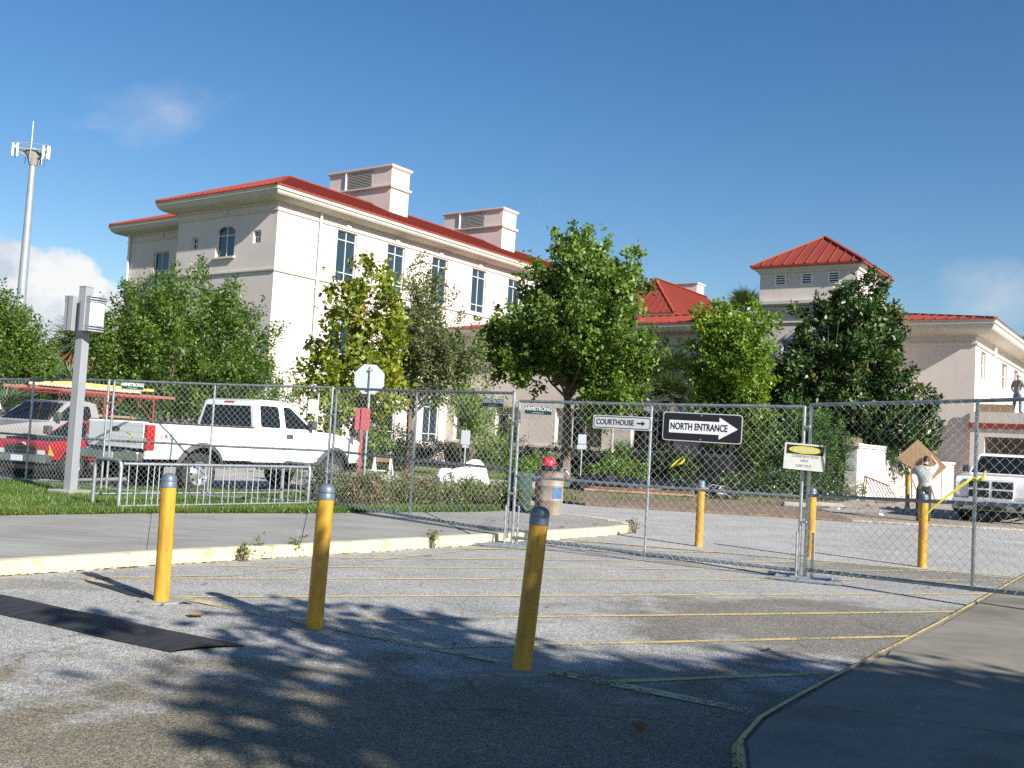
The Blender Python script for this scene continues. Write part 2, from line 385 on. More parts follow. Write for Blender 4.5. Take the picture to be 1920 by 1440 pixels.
M = dict(
    galv=pm('galvanised_steel', (0.46, 0.48, 0.50), 0.42, 0.75, 0.22, 18, 0.05, 60),
    galvd=pm('weathered_steel_tube', (0.25, 0.28, 0.29), 0.5, 0.6, 0.3, 14, 0.08, 60),
    wire=pm('fence_wire', (0.40, 0.42, 0.43), 0.5, 0.5, 0.2, 9),
    yellow=worn('bollard_yellow', (0.55, 0.30, 0.022), (0.41, 0.215, 0.026), (0.12, 0.08, 0.045)),
    cap=pm('bollard_cap', (0.13, 0.16, 0.20), 0.45, 0.3, 0.15, 12),
    kerb=pm('painted_kerb', (0.58, 0.49, 0.31), 0.8, 0, 0.1, 5, 0.3, 50, c2=(0.36, 0.29, 0.18), lo=0.30, hi=0.47),
    paint=roadpaint('road_paint_yellow', (0.56, 0.43, 0.17), 0.455),
    paintw=roadpaint('worn_yellow_paint', (0.50, 0.42, 0.24), 0.495),
    black=pm('black_rubber', (0.018, 0.018, 0.02), 0.6, 0, 0.3, 12, 0.1, 60),
    mat=pm('black_mat', (0.03, 0.03, 0.032), 0.75, 0, 0.4, 3.0, 0.25, 70, c2=(0.010, 0.010, 0.011), stretch=(5, 0.4, 1)),
    stucco=stucco('stucco', (0.64, 0.565, 0.52)),
    trim=stucco('trim_stucco', (0.58, 0.54, 0.48)),
    base=pm('plinth_stucco', (0.42, 0.37, 0.32), 0.9, 0, 0.08, 0.8, 0.1, 90, spec=0.2),
    whitetrim=pm('white_window_trim', (0.72, 0.71, 0.68), 0.6, 0, 0.04, 2),
    roof=pm('red_metal_roof', (0.26, 0.052, 0.033), 0.55, 0.0, 0.12, 0.5, spec=0.22, c2=(0.20, 0.037, 0.027), lo=0.3, hi=0.65),
    louver=pm('louver_grey', (0.30, 0.28, 0.26), 0.7, 0, 0.1, 3),
    glass=glassmat('window_glass', (0.018, 0.035, 0.05)),
    glassd=glassmat('dark_window_glass', (0.012, 0.014, 0.016)),
    carglass=glassmat('car_glass', (0.008, 0.011, 0.011), 0.02, 0.4, 1.42),
    bark=pm('bark', (0.16, 0.125, 0.095), 0.9, 0, 0.3, 9, 0.5, 30, stretch=(1, 1, 0.25)),
    barkpale=pm('pale_bark', (0.34, 0.30, 0.26), 0.9, 0, 0.3, 9, 0.4, 30, stretch=(1, 1, 0.3)),
    soil=pm('bare_soil', (0.23, 0.155, 0.10), 0.95, 0, 0.25, 2.5, 0.6, 20, c2=(0.12, 0.085, 0.055)),
    turf=pm('turf', (0.07, 0.115, 0.022), 0.95, 0, 0.25, 1.3, 0.6, 40, c2=(0.05, 0.085, 0.02)),
    turfdry=pm('dry_turf', (0.17, 0.19, 0.06), 0.95, 0, 0.25, 0.9, 0.6, 40, c2=(0.10, 0.12, 0.04)),
    terrain=pm('far_ground', (0.11, 0.14, 0.05), 0.95, 0, 0.25, 0.15, c2=(0.09, 0.09, 0.05)),
    lamp=pm('lamp_post_grey', (0.29, 0.295, 0.31), 0.45, 0.1, 0.05, 4),
    lens=pm('lamp_lens', (0.82, 0.82, 0.80), 0.35, 0, 0.03, 2),
    signback=pm('sign_back', (0.42, 0.46, 0.49), 0.5, 0.3, 0.06, 3),
    signred=pm('red_sign_back', (0.36, 0.07, 0.08), 0.6, 0, 0.15, 4),
    white=pm('white_paint', (0.80, 0.80, 0.79), 0.5, 0, 0.04, 3),
    signw=pm('sign_white', (0.55, 0.56, 0.57), 0.5, 0, 0.05, 3),
    signfade=pm('faded_sign_white', (0.55, 0.55, 0.50), 0.55, 0, 0.1, 5),
    ink=pm('sign_black', (0.012, 0.012, 0.014), 0.5, 0, 0.1, 3),
    inkfade=pm('faded_ink', (0.33, 0.35, 0.34), 0.6, 0, 0.3, 30),
    green=pm('sign_dark_green', (0.02, 0.06, 0.05), 0.5, 0, 0.1, 3),
    ysign=pm('sign_yellow', (0.50, 0.46, 0.05), 0.6, 0, 0.25, 30),
    tape=pm('caution_tape', (0.55, 0.50, 0.03), 0.5, 0, 0.1, 12),
    wood=pm('raw_timber', (0.32, 0.21, 0.12), 0.8, 0, 0.2, 6, 0.1, 40, stretch=(1, 1, 6)),
    card=pm('cardboard', (0.36, 0.235, 0.125), 0.85, 0, 0.12, 5),
    carwhite=pm('car_paint_white', (0.80, 0.80, 0.80), 0.3, 0, 0.02, 2, coat=0.6),
    carsilver=pm('car_paint_pewter', (0.42, 0.40, 0.37), 0.32, 0.35, 0.03, 2, coat=0.6),
    carred=pm('car_paint_red', (0.30, 0.012, 0.02), 0.3, 0, 0.06, 2, coat=0.5),
    trimdk=pm('dark_plastic', (0.055, 0.057, 0.06), 0.6, 0, 0.15, 8),
    chrome=pm('chrome', (0.62, 0.63, 0.65), 0.18, 0.95, 0.05, 4),
    alloy=pm('alloy_wheel', (0.68, 0.69, 0.70), 0.28, 0.8, 0.05, 4),
    tyre=pm('tyre', (0.022, 0.022, 0.023), 0.85, 0, 0.25, 20, 0.3, 70),
    tail=pm('tail_lamp_red', (0.40, 0.012, 0.015), 0.15, 0, 0.1, 3, coat=0.8),
    amber=pm('amber_lens', (0.75, 0.28, 0.02), 0.2, 0, 0.1, 3),
    lampglass=pm('headlamp_glass', (0.60, 0.63, 0.66), 0.12, 0.3, 0.1, 6, coat=0.8),
    under=pm('underbody', (0.012, 0.012, 0.012), 0.9, 0, 0.2, 6),
    rackred=pm('rack_red_paint', (0.25, 0.03, 0.025), 0.5, 0, 0.15, 6),
    ladder=pm('ladder_orange', (0.30, 0.115, 0.08), 0.6, 0, 0.15, 5),
    ladderw=pm('ladder_pale', (0.50, 0.42, 0.30), 0.6, 0, 0.15, 5),
    laddery=pm('ladder_yellow', (0.60, 0.48, 0.13), 0.6, 0, 0.15, 5),
    bag=pm('white_sheet', (0.82, 0.82, 0.83), 0.5, 0, 0.05, 6),
    tarp=pm('black_sheet', (0.014, 0.014, 0.017), 0.35, 0, 0.3, 6),
    drum=pm('rusty_drum', (0.27, 0.245, 0.205), 0.7, 0.1, 0.15, 4, 0.2, 40, c2=(0.19, 0.105, 0.065), lo=0.36, hi=0.60, stretch=(1, 1, .35)),
    rust=pm('rust', (0.15, 0.075, 0.05), 0.8, 0.1, 0.3, 8),
    blue=pm('blue_label', (0.05, 0.12, 0.26), 0.5, 0, 0.15, 14),
    binG=pm('dark_green_bin', (0.035, 0.07, 0.06), 0.5, 0, 0.15, 5),
    hatred=pm('hard_hat_red', (0.55, 0.02, 0.035), 0.3, 0, 0.06, 6, coat=0.3),
    hatw=pm('hard_hat_white', (0.75, 0.75, 0.75), 0.35, 0, 0.04, 4),
    skin=pm('skin', (0.50, 0.30, 0.21), 0.55, 0, 0.06, 12),
    hair=pm('dark_hair', (0.03, 0.02, 0.015), 0.6, 0, 0.3, 60),
    shirt=pm('pale_shirt', (0.46, 0.47, 0.43), 0.85, 0, 0.10, 14, 0.35, 18, c2=(0.30, 0.31, 0.28)),
    shirt2=pm('grey_shirt', (0.24, 0.22, 0.22), 0.85, 0, 0.12, 14, 0.3, 18),
    trous=pm('dark_trousers', (0.045, 0.05, 0.04), 0.85, 0, 0.15, 12, 0.3, 20),
    jeans=pm('blue_jeans', (0.12, 0.19, 0.32), 0.85, 0, 0.2, 12, 0.3, 20),
    boot=pm('work_boot', (0.06, 0.045, 0.03), 0.7, 0, 0.2, 10),
    mono=pm('tower_galvanised', (0.30, 0.33, 0.36), 0.5, 0.3, 0.08, 1.5),
)
WHITE_PANEL = pm('antenna_white', (0.80, 0.81, 0.82), 0.5, 0, 0.03, 2)

# ------------------------------------------------------------------ the setting: ground, roads, pavements
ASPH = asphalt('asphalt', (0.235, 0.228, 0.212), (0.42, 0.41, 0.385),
               stain_shade=[(1.0, 4.3, 5.6, 3.4, 1.0, (0.58, 0.52, 0.40)), (3.7, 9.4, 3.3, 2.0, 0.9, (0.54, 0.51, 0.45)), (-4.6, 9.3, 1.0, 0.35, 0.6, (0.6, 0.57, 0.5)), (6.2, 14.4, 3.0, 1.2, 0.7, (0.55, 0.52, 0.46))])  # first patch: damp asphalt plus darker, warmer tree shade put into the colour
ROAD2 = asphalt('worn_lot_asphalt', (0.32, 0.31, 0.29), (0.42, 0.405, 0.38), fine=95.0)
DUST = asphalt('dusty_apron', (0.29, 0.25, 0.21), (0.40, 0.36, 0.31), stain_shade=[(11.0, 27.5, 4, 2.0, 0.6, (0.72, 0.62, 0.52))], fine=60.0)
CONC = concrete('walk_concrete', (0.235, 0.228, 0.205), (0.33, 0.318, 0.288))
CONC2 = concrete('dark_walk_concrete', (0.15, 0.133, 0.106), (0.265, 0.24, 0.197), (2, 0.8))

def sheet(name, pts, z, m, kind='structure', thick=0.0):
    mb = MB()
    if thick: mb.prism(pts, z - thick, z, lambda p, t: (p[0], p[1], t))
    else: mb.add([(x, y, z) for x, y in pts], [tuple(range(len(pts)))])
    o = mb.build(name, m)
    if not thick and o.data.polygons[0].normal.z < 0: o.data.flip_normals()
    return tag(o, kind=kind)
sheet('ground', [(1500 * math.cos(a * math.pi / 24), 1500 * math.sin(a * math.pi / 24)) for a in range(48)], -0.06, M['terrain'])
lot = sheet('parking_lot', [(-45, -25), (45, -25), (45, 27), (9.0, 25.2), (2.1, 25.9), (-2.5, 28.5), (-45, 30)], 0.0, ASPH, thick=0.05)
sheet('road', [(-2.2, 17.6), (7.5, 14.4), (45, 8), (45, 27.1), (9.0, 25.3), (2.1, 26.0), (-2.5, 28.6)], 0.005, ROAD2)
sheet('car_park', [(-45, 21.2), (-11, 20.9), (-7.5, 20.6), (-4.6, 22.2), (-4.4, 25), (-5, 36), (-45, 40)], 0.105, ROAD2, thick=0.09)
sheet('driveway', [(8.8, 25.35), (45, 26.5), (45, 70), (24, 58), (13.3, 38.2), (9.5, 29.8)], 0.06, DUST, thick=0.05)
# verge of churned soil and the lawn in front of the building
sheet('soil_verge', [(2.1, 25.9), (8.9, 25.25), (9.6, 29.8), (12.4, 36.4), (1.5, 34.0), (0.6, 28.0)], 0.07, M['soil'], thick=0.06)
sheet('lawn', [(-5.0, 25.0), (-4.3, 22.0), (0.5, 27.5), (1.55, 33.95), (12.45, 36.45), (13.6, 38.3), (17.0, 43.2), (12, 52), (-8, 66), (-14, 50), (-30, 62), (-40, 41), (-5, 37)], 0.10, M['turfdry'], thick=0.09)

# -------- left island: kerb, pavement slabs, lawn strip, shrub bed
KERB = [(-9.4, 4.4), (-7.6, 6.5), (-4.9, 9.68), (-3.80, 11.02), (-2.33, 12.66), (-0.36, 14.96), (1.15, 16.75), (2.05, 17.85), (2.38, 18.55), (2.38, 19.1), (2.10, 19.6), (1.62, 20.35), (1.1, 20.85)]
BACK = [(-12.5, 8.0), (-10.2, 10.6), (-7.15, 13.85), (-5.46, 15.60), (-3.23, 17.28), (-1.49, 18.87), (-0.9, 19.4), (-0.5, 19.8), (-0.18, 20.15), (0.1, 20.35), (0.3, 20.5), (0.55, 20.65), (0.85, 20.80)]
def along(P, f):
    n = len(P) - 1; k = min(int(f * n), n - 1); t = f * n - k
    return (P[k][0] + (P[k + 1][0] - P[k][0]) * t, P[k][1] + (P[k + 1][1] - P[k][1]) * t)
def inset(P, d):
    out = []
    for i, p in enumerate(P):
        a = Vector(P[max(i - 1, 0)]); b = Vector(P[min(i + 1, len(P) - 1)]); t = (b - a).normalized()
        out.append((p[0] - t.y * d, p[1] + t.x * d))
    return out
KIN = inset(KERB, 0.16)
side = MB(); side.prism(KIN + list(reversed(BACK)), 0.0, 0.136, lambda p, t: (p[0], p[1], t))
walk = tag(side.build('pavement', CONC), kind='structure')
cuts = [0.0, 0.1, 0.165, 0.245, 0.325, 0.415, 0.50, 0.60, 0.72, 0.86, 1.0]
for a, b in zip(cuts[:-1], cuts[1:]):
    e = 0.0012
    pts = [along(KIN, a + e + (b - a - 2 * e) * k / 6) for k in range(7)] + [along(BACK, b - e - (b - a - 2 * e) * k / 6) for k in range(7)]
    MB().prism(pts, 0.10, 0.150 + random.uniform(-.003, .003), lambda p, t: (p[0], p[1], t)).build('paving_slab', CONC, walk, bevel=0.006)
kerb = MB(); kerb.prism(inset(KERB, 0.02) + list(reversed(inset(KERB, 0.15))), -0.02, 0.142, lambda p, t: (p[0], p[1], t))
kerbo = tag(kerb.build('kerb', M['kerb']), kind='structure')
# kerb stones about three metres long
kc = [0.0, 0.083, 0.175, 0.232, 0.305, 0.392, 0.455, 0.53, 0.64, 0.72, 0.81, 0.91, 1.0]
KO = KERB; KI2 = inset(KERB, 0.157)
for a, b in zip(kc[:-1], kc[1:]):
    e = 0.0009
    fr = [along(KO, a + e + (b - a - 2 * e) * k / 5) for k in range(6)]
    bk = [along(KI2, b - e - (b - a - 2 * e) * k / 5) for k in range(6)]
    zt = 0.153 + random.uniform(-.004, .004)
    MB().prism(fr + bk, -0.02, zt, lambda p, t: (p[0], p[1], t)).build('kerb_stone', M['kerb'], kerbo, bevel=0.018)
lawn2 = [(-12.5, 8.02), (-10.2, 10.62), (-7.15, 13.87), (-5.46, 15.62), (-3.24, 17.3), (-1.5, 18.89), (-0.19, 20.17), (0.84, 20.82), (0.4, 24.3), (0.4, 27.4), (-4.25, 21.9), (-7.5, 20.55), (-11, 20.85), (-45, 21.1), (-45, 8)]
sheet('grass_strip', lawn2, 0.152, M['turf'], thick=0.14)
sheet('shrub_bed', [(-3.4, 18.25), (-1.5, 19.45), (-0.2, 20.55), (0.5, 20.95), (0.35, 23.6), (-1.3, 24.2), (-3.9, 21.6), (-4.3, 19.6)], 0.175, M['soil'], thick=0.03)

# -------- right pavement, nearly flush with the road
RK = [(9.5, 17.2), (5.95, 12.1), (4.23, 9.65), (3.2, 8.22), (2.30, 6.97), (1.85, 6.33), (1.56, 5.90), (1.33, 5.42), (1.22, 4.9), (1.17, 4.2), (1.25, 3.3), (1.7, 2.2), (2.6, 1.2), (4.2, 0.3)]
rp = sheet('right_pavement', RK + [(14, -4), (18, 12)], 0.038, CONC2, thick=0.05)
J = [((4.2, 0.3), (14, -4)), ((1.25, 3.3), (9.6, -0.1)), ((1.22, 4.9), (10.2, 1.2)), ((1.87, 6.33), (11.0, 2.5)), ((3.1, 8.05), (12.3, 4.2)), ((4.26, 9.66), (13.4, 5.9)), ((5.4, 11.3), (14.5, 7.6)), ((6.9, 13.45), (16, 9.7)), ((9.5, 17.2), (18, 12))]
def between(P, a, b):
    ia = min(range(len(P)), key=lambda i: (P[i][0] - a[0]) ** 2 + (P[i][1] - a[1]) ** 2)
    ib = min(range(len(P)), key=lambda i: (P[i][0] - b[0]) ** 2 + (P[i][1] - b[1]) ** 2)
    lo, hi = min(ia, ib), max(ia, ib)
    return [p for p in P[lo:hi + 1] if a[1] + 0.05 < p[1] < b[1] - 0.05]
RKin = inset(RK, 0.05)
for (a, a2), (b, b2) in zip(J[:-1], J[1:]):
    e = 0.011
    mid = sorted(between(RKin, a, b), key=lambda p: p[1])
    d = Vector((b[0] - a[0], b[1] - a[1])).normalized() * e
    d2 = Vector((b2[0] - a2[0], b2[1] - a2[1])).normalized() * e
    ins = Vector((0.05, -0.02))
    poly = [(a[0] + ins.x + d.x, a[1] + ins.y + d.y)] + mid + [(b[0] + ins.x - d.x, b[1] + ins.y - d.y), (b2[0] - d2.x, b2[1] - d2.y), (a2[0] + d2.x, a2[1] + d2.y)]
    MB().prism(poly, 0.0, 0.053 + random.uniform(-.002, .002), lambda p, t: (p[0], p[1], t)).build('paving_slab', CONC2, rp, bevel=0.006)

# -------- painted lines of the no-parking area (worn)
def line(a, b, w, z=0.006, m=None, n=10, fade=0.0):
    a = Vector(a); b = Vector(b); d = (b - a).normalized(); s = Vector((-d.y, d.x)) * w / 2
    mb = MB(); vs = []; fs = []
    for i in range(n + 1):
        p = a.lerp(b, i / n); k = random.uniform(.86, 1.08)
        vs += [(p.x - s.x * k, p.y - s.y * k, z), (p.x + s.x * k, p.y + s.y * k, z)]
    for i in range(n): fs.append((2 * i, 2 * i + 2, 2 * i + 3, 2 * i + 1))
    o = mb.add(vs, fs).build('painted_line', m or M['paint'], lot)
    if o.data.polygons[0].normal.z < 0: o.data.flip_normals()
    return o
tl = 0.3785
def lA(x): return 9.88 - (x + 4.21) * 0.634         # border by the near bollards
def clipx(y0):
    xa = (9.88 - 4.21 * 0.634 - y0) / (tl + 0.634)
    return xa
rk_line = lambda x: 9.65 + (x - 4.23) * 1.42        # kerb of the right pavement
kb_line = lambda x: 14.96 + (x + 0.36) * 1.17       # kerb of the island
for y0 in (6.48, 7.73, 8.97, 10.2, 11.41, 12.4, 13.3, 14.5, 15.7):
    xa = clipx(y0)
    if y0 > 11.45: xa = (14.6 - y0 + 0.36 * 1.17) / (tl - 1.17) if abs(tl - 1.17) > 1e-6 else xa
    xb = (9.65 - 4.23 * 1.42 - y0) / (tl - 1.42) - 0.12
    xb = min(xb, (16.77 - y0) / (tl + 0.285))
    zz = 0.006 if y0 < 14 else 0.010
    line((xa, y0 + tl * xa), (xb, y0 + tl * xb), 0.074, zz)
line((-4.21, 9.88), (1.60, 6.20), 0.13, 0.009, M['paintw'], 16)
line((1.2, 16.42), (9.0, 14.2), 0.10, 0.013, None, 12)
line((-2.9, 10.5), (-0.4, 14.25), 0.07, 0.009, M['paintw'], 12)
line((-4.3, 9.75), (-2.9, 10.5), 0.07, 0.0115, M['paintw'], 6)
mb = MB(); n = len(RK)
prof = [(-.032, .0095), (-.004, .0115), (-.004, .044), (.0, .0562), (.030, .0565)]
rings = [[(*p, z) for p in inset(RK, d)] for d, z in prof]
for a_, b_ in zip(rings[:-1], rings[1:]):
    for i in range(n - 1): mb.add([a_[i], a_[i + 1], b_[i + 1], b_[i]], [(0, 1, 2, 3)])
mb.build('painted_edge', M['paint'], rp)
# ground plates of concrete round the near bollards
def slabpad(x, y, rx, ry, rz):
    MB().prism([(x + rx * math.cos(a) * math.cos(rz) - ry * math.sin(a) * math.sin(rz), y + rx * math.cos(a) * math.sin(rz) + ry * math.sin(a) * math.cos(rz)) for a in [k * math.pi / 8 for k in range(16)]], -0.01, 0.011, lambda p, t: (p[0], p[1], t)).build('concrete_footing', CONC, lot)
slabpad(-3.01, 8.85, 0.2, 0.17, 0.3); slabpad(-1.48, 8.02, 0.2, 0.17, 0.2); slabpad(0.17, 7.0, 0.27, 0.2, 0.5)
# dark tar along the border line
MB().add([(-4.12, 9.80, 0.0075), (-4.0, 9.62, 0.0075), (-3.35, 9.02, 0.0075), (-2.95, 8.78, 0.0075), (-2.7, 8.78, 0.0075), (-3.3, 9.17, 0.0075)], [(0, 1, 2, 3, 4, 5)]).build('tar_seam', M['black'], lot)

# black rubber mat laid on the asphalt
me_m = empty('rubber_mat', (-3.20, 7.74, 0), R(-30.2), 'long black rubber mat lying on the asphalt at the lower left', 'mat')
mb = MB(); N = 30
top = []; vs = []; fs = []
for i in range(N + 1):
    x = -2.7 + 3.98 * i / N
    hw = 0.255
    sk = 0.10 if i == N else 0.0
    for j in range(9):
        t = j / 8 - 0.5
        z = 0.016 * (1 - (2 * t) ** 2) + 0.010 + 0.0025 * math.sin(i * 1.1 + j * .4)
        xx = x + (0.22 * (t + 0.5) - .05 if i == N else 0)
        vs.append((xx, t * 2 * hw + 0.008 * math.sin(i * .7), z if 0 < j < 8 else 0.006))
for i in range(N):
    for j in range(8):
        fs.append((i * 9 + j, (i + 1) * 9 + j, (i + 1) * 9 + j + 1, i * 9 + j + 1))
o = mb.add(vs, fs).build('mat_sheet', M['mat'], me_m, smooth=60)
if o.data.polygons[0].normal.z < 0: o.data.flip_normals()

rk_ = random.Random(11)
mb = MB()
for i in range(420):
    f = rk_.uniform(.12, .66); p = along(KERB, f); q = along(KERB, min(f + .002, 1)); t_ = Vector((q[0] - p[0], q[1] - p[1])).normalized(); n_ = Vector((t_.y, -t_.x))
    d = abs(rk_.gauss(0, .022)) + .002; L = rk_.uniform(.012, .07); w = rk_.uniform(.004, .014); c = Vector(p) + n_ * d; z = .006 + rk_.uniform(0, .006)
    dd = (t_ + n_ * rk_.uniform(-.4, .4)).normalized(); s_ = Vector((-dd.y, dd.x))
    mb.add([(*(c - dd * L), z), (*(c - s_ * w), z + .004), (*(c + dd * L), z), (*(c + s_ * w), z + .003)], [(0, 1, 2, 3)])
tag(mb.build('kerb_litter', M['soil'], None, fix=False), 'line of brown grit and leaf litter along the foot of the yellow kerb', 'litter', kind='stuff')

# ------------------------------------------------------------------ vegetation
def unit(a): return a / np.maximum(np.linalg.norm(a, axis=-1, keepdims=True), 1e-9)
def leaf_mesh(name, P, A, Nn, L, W, T, m, parent):
    n = len(P)
    A = unit(A); S = unit(np.cross(A, Nn)); U = np.cross(S, A)
    L = L[:, None]; W = W[:, None]
    v = np.empty((n, 4, 3), np.float32)
    v[:, 0] = P; v[:, 1] = P + A * L * .45 + S * W * .5 + U * L * .06; v[:, 2] = P + A * L - U * L * .08; v[:, 3] = P + A * L * .45 - S * W * .5 + U * L * .06
    me = bpy.data.meshes.new(name)
    me.vertices.add(n * 4); me.vertices.foreach_set('co', v.reshape(-1))
    me.loops.add(n * 4); me.loops.foreach_set('vertex_index', np.arange(n * 4, dtype=np.int32))
    me.polygons.add(n); me.polygons.foreach_set('loop_start', np.arange(0, n * 4, 4, dtype=np.int32))
    me.polygons.foreach_set('loop_total', np.full(n, 4, np.int32))
    a = me.attributes.new('tint', 'FLOAT', 'POINT'); a.data.foreach_set('value', np.repeat(np.clip(T, 0, 1), 4).astype(np.float32))
    me.update(calc_edges=True)
    return link_mesh(name, me, m, parent)
def foliage(rng, crown, n_cl, per, leaf, clr, shoot, updir=0.6, fill=0.42, aspect=0.55, zmin=None):
    w = np.array([c[6] for c in crown], float); w /= w.sum()
    idx = rng.choice(len(crown), n_cl, p=w)
    E_ = np.array([c[:6] for c in crown], float)[idx]
    d = unit(rng.normal(size=(n_cl, 3))); r = rng.random((n_cl, 1)) ** fill
    wv = rng.normal(size=(6, 3)) * 2.6; ph = rng.random(6) * 6.28
    bump = 1 + .19 * np.sin(d @ wv.T + ph).sum(1, keepdims=True) / 1.6
    C = E_[:, :3] + d * r * bump * E_[:, 3:6]
    if zmin is not None: C[:, 2] = np.maximum(C[:, 2], zmin + rng.random(n_cl) * .2)
    D = unit(unit(d * E_[:, 3:6]) * 0.8 + np.array([0, 0, updir]) + rng.normal(size=(n_cl, 3)) * .45)
    sl = shoot * (0.5 + rng.random(n_cl))
    ct = np.clip(rng.normal(0.5, 0.17, n_cl), 0, 1)
    out_ = rng.random(n_cl) < .07; C = C + D * (out_ * shoot * .7)[:, None]
    wc = rng.lognormal(0, .8, n_cl); k = rng.choice(n_cl, n_cl * per, p=wc / wc.sum()); n = len(k)
    clr = clr * np.clip(wc[k] / wc.mean(), .4, 2.2) ** .45
    t = rng.random(n)
    P = C[k] + D[k] * (t * sl[k])[:, None] + rng.normal(size=(n, 3)) * (clr * (1.05 - .6 * t))[:, None]
    A = unit(D[k] * .5 + rng.normal(size=(n, 3)) * .8 + np.array([0, 0, -.1]))
    Nn = unit(rng.normal(size=(n, 3)) + np.array([0, 0, .55]))
    L = leaf * (0.5 + rng.random(n) ** 1.3); W = L * aspect * (0.8 + .4 * rng.random(n))
    T = np.clip(ct[k] + rng.normal(0, .16, n), 0, 1)
    return C, D, P, A, Nn, L, W, T
def wood(rng, m, parent, base_r, fork, height, C, limbs, twigs, lean=(0, 0), stems=1, spread=0.0):
    mb = MB()
    heads = []
    for s in range(stems):
        a = 2 * math.pi * s / max(stems, 1) + 0.7
        bx, by = (math.cos(a) * spread * .35, math.sin(a) * spread * .35) if stems > 1 else (0, 0)
        tx, ty = (math.cos(a) * spread, math.sin(a) * spread) if stems > 1 else (lean[0], lean[1])
        pts = []
        for i in range(7):
            f = i / 6
            pts.append((bx + (tx - bx) * f + rng.normal() * .03 * height * .1, by + (ty - by) * f + rng.normal() * .03 * height * .1, -0.1 + f * (height + .1)))
        rr = base_r / (stems ** .5)
        mb.tube(pts, [rr * (1.25 if i == 0 else 1) * (1 - .85 * i / 6) + .008 for i in range(7)], 7)
        heads.append(pts)
    lp = []
    ids = rng.choice(len(C), min(limbs, len(C)), replace=False)
    for j in ids:
        c = C[j]; h = heads[rng.integers(len(heads))]
        zf = np.clip((c[2] * .55 + fork * .45 * rng.random()) / height, fork / height * .8, .92)
        k = min(int(zf * 6), 5); f = zf * 6 - k
        p0 = np.array(h[k]) * (1 - f) + np.array(h[k + 1]) * f
        mid = p0 * .5 + c * .5 + np.array([0, 0, -.08 * np.linalg.norm(c - p0)]) + rng.normal(size=3) * .08
        r0 = base_r * .42 * (1 - .6 * zf) / (stems ** .3)
        pts = [p0, p0 * .6 + mid * .4, mid, mid * .45 + c * .55, c]
        mb.tube(pts, [r0, r0 * .8, r0 * .6, r0 * .4, .006], 5, caps=False)
        for q in range(5):
            for f2 in (0, .5):
                if q < 4: lp.append(pts[q] * (1 - f2) + pts[q + 1] * f2)
    if twigs and lp:
        lp = np.array(lp)
        for j in rng.choice(len(C), min(twigs, len(C)), replace=False):
            c = C[j]; q = lp[np.argmin(((lp - c) ** 2).sum(1))]
            mb.tube([q, q * .5 + c * .5 + rng.normal(size=3) * .04, c], [.016, .010, .004], 3, caps=False)
    return mb.build('trunk', m, parent, smooth=50, fix=False)
def tree(name, loc, crown, label, lm, bark='bark', n_cl=500, per=60, leaf=.11, clr=.16, shoot=.5, updir=.6, fill=.42, base_r=.14, fork=1.6, height=None,
         limbs=14, twigs=160, seed=1, aspect=.55, cat='tree', group=None, lean=(0, 0), stems=1, spread=0.0, zmin=None):
    rng = np.random.default_rng(seed)
    e = empty(name, loc, 0, label, cat, group)
    C, D, P, A, Nn, L, W, T = foliage(rng, crown, n_cl, per, leaf, clr, shoot, updir, fill, aspect, zmin)
    top = height or (max(c[2] + c[5] for c in crown) * .86)
    wood(rng, M[bark], e, base_r, fork, top, C, limbs, twigs, lean, stems, spread)
    leaf_mesh('crown', P, A, Nn, L, W, T, lm, e)
    return e
def shrub(name, loc, crown, label, lm, n_cl=60, per=60, leaf=.06, clr=.1, shoot=.25, updir=.8, seed=1, aspect=.5, cat='shrub', group=None, fill=.45, stems=5):
    rng = np.random.default_rng(seed)
    e = empty(name, loc, 0, label, cat, group)
    C, D, P, A, Nn, L, W, T = foliage(rng, crown, n_cl, per, leaf, clr, shoot, updir, fill, aspect, 0.04)
    mb = MB()
    for j in rng.choice(len(C), min(stems * 4, len(C)), replace=False):
        c = C[j]; b = np.array([c[0] * .25, c[1] * .25, -.03])
        mb.tube([b, b * .4 + c * .6 + rng.normal(size=3) * .03, c], [.018, .011, .004], 4, caps=False)
    mb.build('stems', M['bark'], e, fix=False)
    leaf_mesh('foliage', P, A, Nn, L, W, T, lm, e)
    return e
